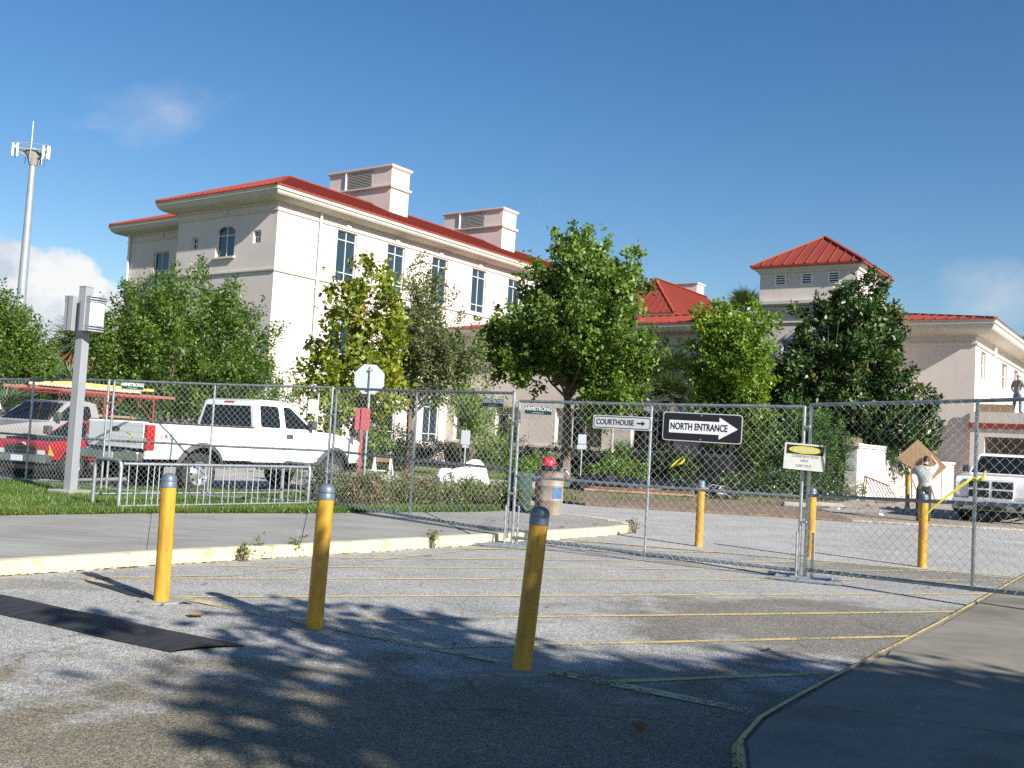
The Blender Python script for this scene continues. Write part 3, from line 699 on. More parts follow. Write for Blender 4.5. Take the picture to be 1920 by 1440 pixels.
LM = dict(
    crape=leafmat('leaf_fresh', [(0.0, (0.034, 0.069, 0.011)), (0.45, (0.072, 0.138, 0.018)), (0.8, (0.127, 0.210, 0.026)), (1.0, (0.197, 0.265, 0.047))], .34),
    olive=leafmat('leaf_olive', [(0.0, (0.051, 0.076, 0.021)), (0.5, (0.094, 0.135, 0.038)), (1.0, (0.174, 0.221, 0.070))], .28),
    syc=leafmat('leaf_yellow_green', [(0.0, (0.090, 0.122, 0.015)), (0.4, (0.189, 0.245, 0.022)), (0.8, (0.301, 0.338, 0.030)), (0.95, (0.408, 0.345, 0.049)), (1.0, (0.423, 0.230, 0.049))], .36),
    grey=leafmat('leaf_grey_green', [(0.0, (0.061, 0.082, 0.030)), (0.5, (0.123, 0.152, 0.060)), (1.0, (0.222, 0.246, 0.110))], .28),
    maple=leafmat('leaf_mid_green', [(0.0, (0.048, 0.091, 0.018)), (0.5, (0.106, 0.186, 0.031)), (0.85, (0.185, 0.274, 0.042)), (1.0, (0.271, 0.366, 0.077))], .34),
    bright=leafmat('leaf_bright', [(0.0, (0.055, 0.111, 0.013)), (0.5, (0.131, 0.229, 0.025)), (0.85, (0.220, 0.328, 0.033)), (1.0, (0.331, 0.393, 0.056))], .38),
    magnolia=leafmat('leaf_glossy_dark', [(0.0, (0.018, 0.040, 0.011)), (0.5, (0.039, 0.083, 0.017)), (0.85, (0.072, 0.125, 0.023)), (1.0, (0.197, 0.150, 0.053))], .14, .035, .42),
    juniper=leafmat('leaf_juniper', [(0.0, (0.036, 0.083, 0.021)), (0.5, (0.080, 0.159, 0.035)), (1.0, (0.145, 0.235, 0.053))], .22),
    hedge=leafmat('leaf_hedge', [(0.0, (0.021, 0.046, 0.010)), (0.5, (0.046, 0.094, 0.017)), (1.0, (0.104, 0.166, 0.028))], .25, .08),
    palm=leafmat('leaf_palm', [(0.0, (0.043, 0.076, 0.029)), (0.5, (0.087, 0.138, 0.053)), (1.0, (0.174, 0.221, 0.082))], .2, .08),
    palmdry=leafmat('leaf_palm_dry', [(0.0, (0.168, 0.100, 0.043)), (1.0, (0.357, 0.240, 0.111))], .2),
    dry=leafmat('leaf_dry', [(0.0, (0.127, 0.083, 0.047)), (0.6, (0.231, 0.160, 0.094)), (1.0, (0.185, 0.187, 0.056))], .25),
    bed=leafmat('leaf_groundcover', [(0.0, (0.065, 0.090, 0.026)), (0.5, (0.123, 0.166, 0.041)), (0.85, (0.203, 0.221, 0.065)), (1.0, (0.290, 0.207, 0.094))], .3),
    blue=leafmat('leaf_blue_grey', [(0.0, (0.069, 0.077, 0.056)), (0.5, (0.127, 0.138, 0.103)), (1.0, (0.196, 0.176, 0.122))], .25),
    grass=leafmat('grass_blade', [(0.0, (0.054, 0.103, 0.016)), (0.5, (0.094, 0.169, 0.024)), (0.9, (0.148, 0.216, 0.040)), (1.0, (0.256, 0.207, 0.080))], .35, .04),
)
def el(cx, cy, cz, rx, ry, rz, w=None): return (cx, cy, cz, rx, ry, rz, w if w else rx * ry * rz)

# crape-myrtle like tree behind the trucks
tree('crape_tree', (-11.1, 33.2, .1), [el(0, 0, 3.4, 3.3, 3.0, 2.2), el(-.3, 0, 5.0, 2.0, 2.0, 1.35), el(1.9, 0, 2.4, 1.5, 1.6, 1.3), el(-2.2, -.2, 3.4, 1.3, 1.5, 1.5)],
     'big round feathery green tree standing behind the white pickup', LM['crape'], n_cl=950, per=80, leaf=.115, clr=.13, shoot=.85, updir=.95, fill=.36, base_r=.17, fork=.8, stems=5, spread=.9, height=4.6, seed=3, limbs=22, aspect=.45)
tree('olive_tree', (-19.6, 37.0, .1), [el(0, 0, 3.5, 2.2, 2.0, 2.2), el(-1.2, 0, 4.9, 1.5, 1.5, 1.5)],
     'green tree at the left edge of the picture in front of the phone mast', LM['crape'], n_cl=480, per=70, leaf=.12, clr=.15, shoot=.7, updir=.9, fill=.4, base_r=.14, fork=1.0, seed=4)
tree('olive_tree', (-22.0, 46.0, .1), [el(0, 0, 2.7, 2.2, 2.0, 2.5)],
     'dull green tree left of the lamp post, lowest and farthest of the left trees', LM['olive'], n_cl=300, per=70, leaf=.13, clr=.2, shoot=.5, fill=.42, base_r=.14, fork=1.0, seed=5)
tree('olive_tree', (-17.2, 42.5, .1), [el(0, 0, 2.4, 2.1, 1.8, 2.5), el(.9, 0, 3.6, 1.2, 1.2, 1.4)],
     'dark green tree between the lamp post and the feathery tree', LM['olive'], n_cl=380, per=70, leaf=.13, clr=.2, shoot=.5, fill=.42, base_r=.13, fork=1.0, seed=6)
tree('olive_tree', (-27.0, 52.0, .1), [el(0, 0, 3.0, 4.5, 2.5, 3.0)],
     'broad dull tree beyond the parked trucks at the far left', LM['olive'], n_cl=420, per=60, leaf=.16, clr=.25, shoot=.5, fill=.42, base_r=.2, fork=1.0, seed=66)
# two trees by the left corner of the building
tree('sycamore_tree', (-5.95, 37.6, .1), [el(0, 0, 4.9, 1.55, 1.5, 2.6), el(-.5, 0, 3.3, 1.55, 1.5, 1.7), el(.55, 0, 6.4, .8, .8, 1.5), el(-.65, 0, 7.5, .55, .5, .9), el(.7, 0, 3.2, 1.2, 1.2, 1.5)],
     'yellow-green tree behind the back of the stop sign', LM['syc'], n_cl=250, per=46, leaf=.19, clr=.18, shoot=.6, updir=.5, fill=.42, base_r=.10, fork=1.2, seed=8, aspect=.75, twigs=130)
tree('slender_tree', (-4.05, 40.2, .1), [el(.45, 0, 5.1, 1.45, 1.4, 2.2), el(.2, 0, 7.2, .8, .9, 1.3), el(1.3, 0, 4.0, 1.3, 1.3, 1.2), el(-.2, 0, 3.9, 1.1, 1.1, 1.1)],
     'grey-green tree with a dark trunk, right of the yellow-green tree', LM['grey'], n_cl=420, per=64, leaf=.125, clr=.17, shoot=.65, updir=.9, fill=.5, base_r=.20, fork=2.0, seed=9, twigs=260)
# large central tree
tree('shade_tree', (2.55, 43.6, .1), [el(-.2, 0, 6.1, 3.4, 3.2, 1.9), el(.2, 0, 8.3, 2.3, 2.1, 2.1), el(.3, 0, 9.9, 1.2, 1.2, 1.6), el(-2.4, 0, 5.0, 1.7, 1.7, 1.1), el(1.6, .2, 5.2, 1.8, 1.8, 1.3), el(2.1, 0, 8.9, 1.2, 1.2, 1.1)],
     'tallest green tree in the middle in front of the long building', LM['maple'], n_cl=860, per=72, leaf=.19, clr=.2, shoot=.65, updir=.45, fill=.38, base_r=.22, fork=2.4, height=10.6, seed=11, limbs=30, twigs=380, aspect=.7)
tree('young_tree', (4.45, 42.0, .1), [el(-.1, 0, 4.6, 1.45, 1.4, 1.6), el(-.3, 0, 3.6, 1.2, 1.2, 1.0)],
     'young pale-trunked tree behind the COURTHOUSE sign', LM['bright'], bark='barkpale', n_cl=260, per=55, leaf=.15, clr=.18, shoot=.5, fill=.42, base_r=.075, fork=2.4, seed=12, aspect=.6)
tree('upright_tree', (9.15, 40.5, .1), [el(-.15, 0, 5.0, 1.55, 1.6, 2.2), el(.9, 0, 6.4, .6, .7, 1.3), el(-.7, 0, 6.6, .85, .9, 1.0), el(.4, 0, 3.2, 1.05, 1.1, 1.7), el(-.5, 0, 3.6, 1.1, 1.1, 1.4)],
     'bright green tree above the NORTH ENTRANCE sign', LM['bright'], bark='barkpale', n_cl=480, per=64, leaf=.17, clr=.17, shoot=.5, updir=.2, fill=.38, base_r=.13, fork=1.5, seed=13, aspect=.6, twigs=200)
tree('magnolia_tree', (14.75, 43.2, .1), [el(0, 0, 4.6, 3.0, 2.6, 3.0), el(-.2, 0, 7.3, 1.9, 1.8, 1.9), el(.6, 0, 8.3, 1.1, 1.1, 1.2), el(2.0, -.6, 3.0, 1.9, 1.6, 1.8), el(-1.7, 0, 3.8, 1.7, 1.6, 2.2), el(1.7, 0, 7.3, 1.0, 1.0, 1.2)],
     'dark glossy broad-leaved tree in front of the red-roofed tower', LM['magnolia'], n_cl=880, per=62, leaf=.23, clr=.16, shoot=.35, updir=.6, fill=.36, base_r=.2, fork=1.0, seed=14, aspect=.42, twigs=260, limbs=24)
tree('myrtle_tree', (-1.6, 38.0, .1), [el(0, 0, 2.6, 1.15, 1.0, .8), el(.45, 0, 1.9, .8, .7, .7)],
     'small sparse tree with thin stems left of the fence corner', LM['bright'], n_cl=110, per=42, leaf=.10, clr=.14, shoot=.5, updir=.9, fill=.5, base_r=.05, fork=.8, stems=4, spread=.5, height=2.4, seed=15, twigs=60)
tree('distant_tree', (37.0, 72.0, .0), [el(0, 0, 8.2, 2.6, 2.5, 3.0), el(1.5, 0, 10.2, 2.0, 2.0, 1.6)],
     'distant tree top showing over the eave at the right edge', LM['olive'], n_cl=260, per=60, leaf=.2, clr=.3, shoot=.7, fill=.42, base_r=.25, fork=4.0, seed=16)
# street trees beside the photographer, outside the frame to the right: they throw the dappled shade on the asphalt
tree('street_tree', (8.35, -1.75, .05), [el(-.6, .3, 5.1, 2.0, 1.8, 1.3), el(-2.2, 1.3, 4.7, 1.1, 1.1, .8), el(-5.4, 4.7, 4.4, .9, 1.0, .45, .22), el(-4.2, 3.4, 4.6, .8, .8, .5, .16), el(1.2, -1.2, 5.5, 1.9, 1.9, 1.4), el(.6, 1.4, 4.8, 1.4, 1.2, .9)],
     'tree right of the camera whose shade covers the near asphalt', LM['maple'], n_cl=640, per=52, leaf=.25, clr=.26, shoot=.5, updir=.1, fill=.5, base_r=.2, fork=2.2, seed=21, aspect=.6)
tree('street_tree', (10.9, -4.35, .05), [el(0, .6, 4.7, 2.3, 2.2, 1.2), el(-2.0, -.3, 4.5, 1.7, 1.7, 1.1), el(1.7, 1.6, 4.7, 1.7, 1.5, 1.0)],
     'second tree right of the camera shading the near pavement', LM['maple'], n_cl=430, per=44, leaf=.24, clr=.26, shoot=.5, updir=.1, fill=.5, base_r=.2, fork=2.2, seed=22, aspect=.6)

# -------- shrubs
def crowns(spec): return [el(*s) for s in spec]
shrub('juniper', (11.0, 38.6, .1), crowns([(0, 0, 1.5, .75, .7, 1.5), (.2, 0, 2.4, .4, .4, .9)]), 'tall ragged green juniper behind the fence joint', LM['juniper'], n_cl=150, per=60, leaf=.10, clr=.10, shoot=.6, updir=1.6, seed=31, aspect=.35)
shrub('juniper', (12.4, 38.2, .1), crowns([(0, 0, 1.5, .8, .8, 1.6), (-.2, 0, 2.5, .45, .4, .9)]), 'tall green juniper touching the end of the pink wall', LM['juniper'], n_cl=160, per=60, leaf=.10, clr=.10, shoot=.6, updir=1.6, seed=32, aspect=.35)
shrub('juniper', (10.0, 39.4, .1), crowns([(0, 0, 1.3, .5, .5, 1.4)]), 'thin juniper left of the fence joint', LM['bright'], n_cl=80, per=50, leaf=.11, clr=.11, shoot=.5, updir=1.4, seed=33, aspect=.4)
shrub('low_hedge', (10.2, 35.9, .07), crowns([(0, 0, .45, 2.0, .8, .5), (1.6, .4, .4, 1.0, .6, .45), (-1.4, 0, .4, 1.0, .6, .4)]), 'low clipped green hedge at the foot of the junipers', LM['hedge'], n_cl=330, per=60, leaf=.07, clr=.10, shoot=.2, seed=34, cat='hedge')
# hedge along the foot of the long wing
shrub('foundation_hedge', (1.9, 49.3, .1), crowns([(0, 0, .55, 2.2, .9, .62), (-1.8, 1.2, .5, 1.4, .8, .6), (1.8, -1.2, .5, 1.4, .8, .6)]), 'dark clipped hedge along the wall left of the COURTHOUSE sign', LM['hedge'], n_cl=300, per=60, leaf=.09, clr=.13, shoot=.2, seed=35, cat='hedge')
shrub('foundation_hedge', (6.2, 46.4, .1), crowns([(0, 0, .7, 2.2, .9, .8), (1.9, -1.3, .65, 1.4, .8, .8), (-1.7, 1.2, .6, 1.4, .8, .7)]), 'dark tall hedge along the wall below the NORTH ENTRANCE sign', LM['hedge'], n_cl=330, per=60, leaf=.09, clr=.13, shoot=.2, seed=36, cat='hedge')
shrub('foundation_hedge', (-3.6, 53.0, .1), crowns([(0, 0, .55, 2.2, .8, .6), (-1.6, 1.2, .5, 1.3, .8, .55)]), 'dark hedge along the wall behind the thin-stemmed tree', LM['hedge'], n_cl=240, per=60, leaf=.09, clr=.13, shoot=.2, seed=37, cat='hedge')
shrub('round_bush', (-5.2, 41.5, .1), crowns([(0, 0, .9, 1.1, .9, .9)]), 'round green bush left of the dark tree trunk', LM['maple'], n_cl=120, per=60, leaf=.10, clr=.14, shoot=.3, seed=38)
shrub('leafy_bush', (-.7, 40.5, .1), crowns([(0, 0, .85, .7, .7, .85), (.4, 0, 1.4, .5, .5, .6)]), 'leafy bush under the small sparse tree', LM['maple'], n_cl=90, per=55, leaf=.10, clr=.13, shoot=.4, seed=39)
shrub('lime_bush', (1.0, 37.5, .1), crowns([(0, 0, .42, .9, .5, .42)]), 'bright lime bush behind the rusty drum', LM['bright'], n_cl=70, per=50, leaf=.11, clr=.12, shoot=.25, seed=40)
shrub('lime_bush', (4.3, 38.6, .1), crowns([(0, 0, .45, 1.0, .6, .45), (.3, 0, .9, .3, .3, .6)]), 'light green bush at the foot of the young tree', LM['bright'], n_cl=80, per=50, leaf=.10, clr=.13, shoot=.35, seed=41)
# planting between the two fence panels and the pavement
rngp = np.random.default_rng(77)
bed_specs = [((-3.05, 19.1), .55, .42, 'bed', 'low shrub at the left end of the planting bed'), ((-2.35, 19.55), .6, .36, 'bed', 'low green shrub in the bed, second from its left end'),
    ((-1.55, 20.0), .6, .38, 'bed', 'low shrub behind the middle of the bare fence panel'), ((-.85, 20.6), .6, .36, 'bed', 'low shrub left of the fence corner posts'),
    ((-.15, 21.1), .5, .34, 'bed', 'low shrub just behind the fence corner posts'), ((-1.1, 21.6), .7, .46, 'bed', 'taller green shrub at the back of the bed'),
    ((-2.2, 20.8), .7, .48, 'bed', 'shrub at the back of the bed left of the white sheeting'), ((-3.2, 20.4), .6, .5, 'blue', 'grey-blue shrub in front of the pickup front wheel'),
    ((-3.75, 19.9), .5, .62, 'blue', 'taller grey-blue shrub beside the fence post'), ((-2.75, 19.0), .42, .40, 'dry', 'brown dried shrub at the front of the bed'),
    ((-1.95, 20.35), .45, .52, 'dry', 'brown dried shrub in the middle of the bed'), ((-.1, 22.2), .55, .4, 'bed', 'low shrub at the right end of the bed behind the corner')]
for i, ((x, y), r, h, mm, lb) in enumerate(bed_specs):
    shrub('bed_shrub', (x, y, .17), crowns([(0, 0, h * .5, r, r * .85, h * .55), (r * .5, .1, h * .4, r * .6, r * .6, h * .4)]), lb, LM[mm], n_cl=75, per=45, leaf=.055, clr=.07, shoot=.2, updir=1.1, seed=50 + i, group='shrubs in the planting bed', aspect=.38)

# -------- palms
def palm(name, loc, h, label, seed, nf=26, fl=1.15, dry=6, trunk_r=.16, droop=.5):
    rng = np.random.default_rng(seed)
    e = empty(name, loc, 0, label, 'palm tree')
    mb = MB(); pts = [(0.02 * math.sin(i), 0.02 * math.cos(i * 2), -.1 + (h + .1) * i / 8) for i in range(9)]
    mb.tube(pts, [trunk_r * (1.15 - .25 * i / 8) + .02 * (i % 2) for i in range(9)], 9)
    mb.build('trunk', M['bark'], e, smooth=30, fix=False)
    for nm, cnt, lo, hi, m in (('crown', nf, -.25, 1.35, LM['palm']), ('dead_fronds', dry, -1.3, -.6, LM['palmdry'])):
        P = []; A = []; N_ = []; L = []; W = []; T = []
        for k in range(cnt):
            az = rng.random() * 2 * math.pi; e0 = rng.uniform(lo, hi)
            d = np.array([math.cos(az) * math.cos(e0), math.sin(az) * math.cos(e0), math.sin(e0)])
            s = np.cross(d, [0, 0, 1.]); s /= np.linalg.norm(s) + 1e-6; u = np.cross(s, d)
            o = np.array([0, 0, h]) + d * fl * .45
            P.append(np.array([0, 0, h])); A.append(d); N_.append(u); L.append(fl * .5); W.append(.05); T.append(.5)
            for j in range(30):
                a = (j / 29 - .5) * 3.5
                dd = d * math.cos(a) + s * math.sin(a) - np.array([0, 0, droop * (.2 + .25 * rng.random())])
                P.append(o); A.append(dd / np.linalg.norm(dd)); N_.append(u + rng.normal(size=3) * .25); L.append(fl * (.75 + .25 * math.cos(a)) * rng.uniform(.8, 1.05)); W.append(.055); T.append(rng.uniform(.2, .9))
        if cnt: leaf_mesh(nm, np.array(P), np.array(A), np.array(N_), np.array(L), np.array(W), np.array(T), m, e)
    return e
palm('cabbage_palm', (-18.0, 41.0, .1), 4.6, 'fan palm with brown hanging fronds behind the lamp head', 91, dry=16)
palm('cabbage_palm', (-17.2, 38.0, .1), 2.5, 'low blue-green fan palm left of the lamp post', 92, nf=22, fl=1.3, dry=0)
palm('cabbage_palm', (-18.4, 35.6, .1), 1.4, 'lowest fan palm just above the silver pickup', 95, nf=20, fl=1.2, dry=5)
palm('cabbage_palm', (7.6, 46.6, .1), 3.9, 'dark shaded fan palm left of the bright green tree', 93, nf=26, fl=1.3, dry=0)
palm('cabbage_palm', (7.9, 48.2, .1), 5.2, 'shaded fan palm behind the bright green tree', 96, nf=26, fl=1.3, dry=0)
palm('cabbage_palm', (11.4, 48.5, .1), 8.5, 'tall fan palm rising left of the tower', 94, nf=24, fl=1.1, dry=2)

# -------- lawn blades on the strip and along the edges (uncountable)
def grass(name, pts, label, dens_h, m, seed, z):
    rng = np.random.default_rng(seed); n = len(pts)
    P = np.c_[pts, np.full(n, z)]
    A = unit(rng.normal(size=(n, 3)) * .45 + np.array([0, 0, 1.]))
    L = dens_h * (.5 + rng.random(n)); W = np.full(n, .013)
    T = np.clip(rng.normal(.5, .2, n) + .25 * np.sin(pts[:, 0] * 2.1) * np.sin(pts[:, 1] * 1.7), 0, 1)
    o = leaf_mesh(name, P, A, rng.normal(size=(n, 3)), L, W, T, m, None)
    return tag(o, label, 'grass', kind='stuff')
rg = np.random.default_rng(5)
def tri_points(A, B, C, n):
    u_ = rg.random((n, 2)); u_ = np.where(u_.sum(1, keepdims=True) > 1, 1 - u_, u_)
    A = np.array(A); return A + u_[:, :1] * (np.array(B) - A) + u_[:, 1:] * (np.array(C) - A)
g1 = np.concatenate([tri_points((-7.15, 13.85), (-11.5, 20.8), (-5.46, 15.6), 22000), tri_points((-5.46, 15.6), (-11.5, 20.8), (-7.5, 20.5), 16000), tri_points((-5.46, 15.6), (-7.5, 20.5), (-4.3, 21.7), 22000),
    tri_points((-5.46, 15.6), (-4.3, 21.7), (-3.23, 17.28), 14000), tri_points((-9.5, 11.4), (-14, 20.8), (-7.15, 13.85), 9000), tri_points((-14, 20.8), (-7.15, 13.85), (-11.5, 20.8), 10000), tri_points((-3.24, 17.3), (-3.5, 18.3), (-.2, 20.2), 9000), tri_points((-.2, 20.2), (-3.5, 18.3), (-.2, 20.6), 5000)])
edge = []
for a, b in zip(BACK[1:8], BACK[2:9]):
    t = rg.random((3500, 1)); p = np.array(a) * (1 - t) + np.array(b) * t; edge.append(p + rg.normal(size=(3500, 2)) * .05 + np.array([-.04, .05]))
grass('grass', np.concatenate([g1] + edge), 'mown green grass round the lamp post and the bicycle rack', .095, LM['grass'], 6, .15)
# weeds in the joint at the foot of the kerb
for i, (x, y, h, lb) in enumerate([(-2.97, 12.05, .08, 'small weed at the foot of the yellow kerb, nearest the second bollard'), (-2.62, 12.42, .08, 'small weed at the kerb foot right behind the second bollard'), (-3.05, 11.72, .05, 'flat weed in the joint of the kerb'), (-1.0, 14.15, .05, 'low grassy weed near the fence foot at the kerb'), (2.45, 18.4, .28, 'tall thin weed growing at the kerb nose')]):
    shrub('weed', (x, y, .0), crowns([(0, 0, h * .55, h * .5, h * .4, h * .5)]), lb, LM['bed'], n_cl=16, per=9, leaf=.04, clr=.025, shoot=.08, seed=120 + i, cat='weed', stems=2, group='weeds along the kerb')

vp = np.concatenate([tri_points((1.7, 26.6), (1.4, 33.5), (8.9, 30.5), 2600), tri_points((8.9, 30.5), (12.2, 36.2), (1.5, 33.8), 2600), tri_points((.6, 27.6), (2.0, 26.4), (1.5, 33.9), 2200)])
keep = (np.sin(vp[:, 0] * 1.9 + 1) * np.sin(vp[:, 1] * 1.6) + .5 * np.sin(vp[:, 0] * 4.1) > .05); grass('verge_weeds', vp[keep], 'sparse weeds and dry grass on the churned soil verge', .13, LM['bed'], 16, .07)
lw = np.concatenate([tri_points((-4.5, 25.5), (-4.8, 36), (1.5, 34), 7000), tri_points((-4.5, 25.5), (.4, 27.6), (1.5, 34), 5000), tri_points((-4.8, 36), (1.5, 34), (3, 46), 4000)])
grass('rough_grass', lw, 'rough dry grass between the planting bed and the long building', .11, LM['bed'], 17, .10)

# ------------------------------------------------------------------ the courthouse (local x: along the long sunlit front, local y: along the shaded front)
CH = empty('courthouse', (-12.28, 49.0, 0), R(54.6), 'long pale stucco building with red metal roofs and a square tower', 'building')
class Face:
    def __init__(s, ox, oy, dx, dy, nx, ny): s.o = Vector((ox, oy, 0)); s.d = Vector((dx, dy, 0)); s.n = Vector((nx, ny, 0))
    def p(s, a, z, out=0.0): v = s.o + s.d * a + s.n * out; return (v.x, v.y, z)
def wall(mb, F, L0, L1, z0, z1, holes=(), depth=.2):
    xs = sorted({L0, L1, *[h[0] for h in holes], *[h[1] for h in holes]}); zs = sorted({z0, z1, *[h[2] for h in holes], *[h[3] for h in holes]})
    for a, b in zip(xs[:-1], xs[1:]):
        for c, d in zip(zs[:-1], zs[1:]):
            m = ((a + b) / 2, (c + d) / 2)
            if any(h[0] < m[0] < h[1] and h[2] < m[1] < h[3] for h in holes): continue
            mb.add([F.p(a, c), F.p(b, c), F.p(b, d), F.p(a, d)], [(0, 1, 2, 3)])
    for a, b, c, d in holes:
        mb.add([F.p(a, c), F.p(b, c), F.p(b, d), F.p(a, d), F.p(a, c, -depth), F.p(b, c, -depth), F.p(b, d, -depth), F.p(a, d, -depth)],
               [(0, 4, 5, 1), (1, 5, 6, 2), (2, 6, 7, 3), (3, 7, 4, 0)])
def fbox(mb, F, a, b, c, d, o0, o1):
    P = [F.p(a, c, o0), F.p(b, c, o0), F.p(b, d, o0), F.p(a, d, o0), F.p(a, c, o1), F.p(b, c, o1), F.p(b, d, o1), F.p(a, d, o1)]
    mb.add(P, [(3, 2, 1, 0), (4, 5, 6, 7), (0, 1, 5, 4), (1, 2, 6, 5), (2, 3, 7, 6), (3, 0, 4, 7)])
def window(F, a, b, c, d, mull=(.5,), trans=(.2, .8), parent=None, fm='whitetrim', gm='glass', rec=.13, fw=.055, sill=False, bars=.04):
    mb = MB(); e = .002
    fbox(mb, F, a + e, a + fw, c + e, d - e, -rec - .06, -rec + .02); fbox(mb, F, b - fw, b - e, c + e, d - e, -rec - .06, -rec + .02)
    fbox(mb, F, a + fw, b - fw, c + e, c + fw, -rec - .06, -rec + .02); fbox(mb, F, a + fw, b - fw, d - fw, d - e, -rec - .06, -rec + .02)
    ms = [a + (b - a) * t for t in mull]; ts = [c + (d - c) * t for t in trans]
    for x in ms: fbox(mb, F, x - bars / 2, x + bars / 2, c + fw, d - fw, -rec - .05, -rec + .012)
    for z in ts: fbox(mb, F, a + fw, b - fw, z - bars / 2, z + bars / 2, -rec - .045, -rec + .006)
    w = mb.build('window', M[fm], parent or CH)
    xs = [a + fw] + ms + [b - fw]; zs = [c + fw] + ts + [d - fw]
    for x0, x1 in zip(xs[:-1], xs[1:]):
        for z0, z1 in zip(zs[:-1], zs[1:]):
            t = random.uniform(-.003, .003); t2 = random.uniform(-.003, .003)
            MB().add([F.p(x0, z0, -rec - .03 + t), F.p(x1, z0, -rec - .03 + t2), F.p(x1, z1, -rec - .03 - t), F.p(x0, z1, -rec - .03 - t2)], [(0, 1, 2, 3)]).build('pane', M[gm], w)
    if sill:
        s = MB(); fbox(s, F, a - .12, b + .12, c - .1, c - .003, -.05, .14); s.build('sill', M['trim'], w)
    return w
def loop_sweep(mb, x0, x1, y0, y1, prof, sides='xyXY'):
    """moulding with mitred corners round a rectangle; prof = (out, z)"""
    n = len(prof); vs = []
    for o, z in prof: vs += [(x0 - o, y0 - o, z), (x1 + o, y0 - o, z), (x1 + o, y1 + o, z), (x0 - o, y1 + o, z)]
    fs = []
    for i in range(n - 1):
        for k, nm in enumerate('yXYx'):
            if nm in sides: fs.append((i * 4 + k, i * 4 + (k + 1) % 4, (i + 1) * 4 + (k + 1) % 4, (i + 1) * 4 + k))
    mb.add(vs, fs)
def cornice(x0, x1, y0, y1, z, h=.62, out=.9):
    mb = MB()
    pr = [(-.02, z - .02), (.07, z - .02), (.07, z + .07), (.12, z + .09)]
    for i in range(7):
        a = i / 6 * math.pi / 2
        pr.append((.12 + (out - .18) * math.sin(a) ** 1.0 * 1.0, z + .09 + (h - .27) * (1 - math.cos(a))))
    pr += [(out, z + h - .16), (out, z + h - .03), (out + .05, z + h), (-.3, z + h + .02)]
    loop_sweep(mb, x0, x1, y0, y1, pr)
    return mb.build('cornice', M['trim'], CH, smooth=30, fix=False)
def band(x0, x1, y0, y1, z0, z1, out, m='trim', name='band', sides='xyXY'):
    mb = MB(); loop_sweep(mb, x0, x1, y0, y1, [(-.02, z0), (out * .7, z0), (out, z0 + (z1 - z0) * .35), (out, z1 - .01), (out * .6, z1), (-.02, z1)], sides)
    return mb.build(name, M[m], CH, fix=False)
RIB = None
def rib_mesh():
    global RIB
    if RIB is None:
        mb = MB(); mb.box(0, 1, -.022, .022, -.005, .06)
        o = mb.build('seam', M['roof']); RIB = o.data; bpy.data.objects.remove(o)
    return RIB
def hip_roof(x0, x1, y0, y1, z, pitch, ribs='xy', sp=.46, ridge_in=None, name='roof', maxn=300, cap=True):
    """hip roof over a rectangle (outer eave line), standing seams on the sides in ribs"""
    w = min(x1 - x0, y1 - y0) / 2 if ridge_in is None else ridge_in
    long_x = (x1 - x0) >= (y1 - y0)
    if long_x: R0, R1 = (x0 + w, y0 + w, z + w * pitch), (x1 - w, y0 + w, z + w * pitch)
    else: R0, R1 = (x0 + w, y0 + w, z + w * pitch), (x0 + w, y1 - w, z + w * pitch)
    A, B, C, D = (x0, y0, z), (x1, y0, z), (x1, y1, z), (x0, y1, z)
    mb = MB(); vs = [A, B, C, D, R0, R1]
    if long_x: fs = [(0, 1, 5, 4), (1, 2, 5), (2, 3, 4, 5), (3, 0, 4)]
    else: fs = [(0, 1, 4), (1, 2, 5, 4), (2, 3, 5), (3, 0, 4, 5)]
    mb.add(vs, fs)
    lo = z - .09
    mb.add([A, B, C, D] + [(p[0], p[1], lo) for p in (A, B, C, D)], [(0, 4, 5, 1), (1, 5, 6, 2), (2, 6, 7, 3), (3, 7, 4, 0), (4, 7, 6, 5)])
    ro = mb.build(name, M['roof'], CH)
    if cap:
        hp = MB()
        for a, b in (((A, R0), (D, R0)) if long_x else ((A, R0), (B, R0))): hp.bar((a[0], a[1], a[2] + .03), (b[0], b[1], b[2] + .03), .2, .07)
        if long_x: hp.bar((A[0], A[1], A[2] + .03), (A[0], A[1], A[2] + .03 + 1e-3), .01, .01)
        hp.bar((R0[0], R0[1], R0[2] + .035), (R1[0], R1[1], R1[2] + .036 + 1e-4), .24, .07) if (Vector(R0) - Vector(R1)).length > .1 else None
        hp.build('ridge_cap', M['roof'], ro)
    cp = 1 / math.sqrt(1 + pitch * pitch); sp_ = pitch * cp
    def rib(px, py, dx, dy, d):
        if d < .25: return
        o = link_mesh('standing_seam', rib_mesh(), None, ro)
        X = Vector((dx * cp, dy * cp, sp_)); Z = Vector((-dx * sp_, -dy * sp_, cp)); Y = Z.cross(X)
        o.matrix_basis = Matrix(((X.x * d / cp, Y.x, Z.x, px), (X.y * d / cp, Y.y, Z.y, py), (X.z * d / cp, Y.z, Z.z, z), (0, 0, 0, 1)))
    k = 0
    if 'y' in ribs:
        n = int((x1 - x0) / sp)
        for i in range(1, min(n, maxn)):
            x = x0 + i * (x1 - x0) / n; rib(x, y0 + .01, 0, 1, min(w, x - x0, x1 - x) - .03)
    if 'x' in ribs:
        n = int((y1 - y0) / sp)
        for i in range(1, n):
            y = y0 + i * (y1 - y0) / n; rib(x0 + .01, y, 1, 0, min(w, y - y0, y1 - y) - .03)
    return ro
ST = M['stucco']
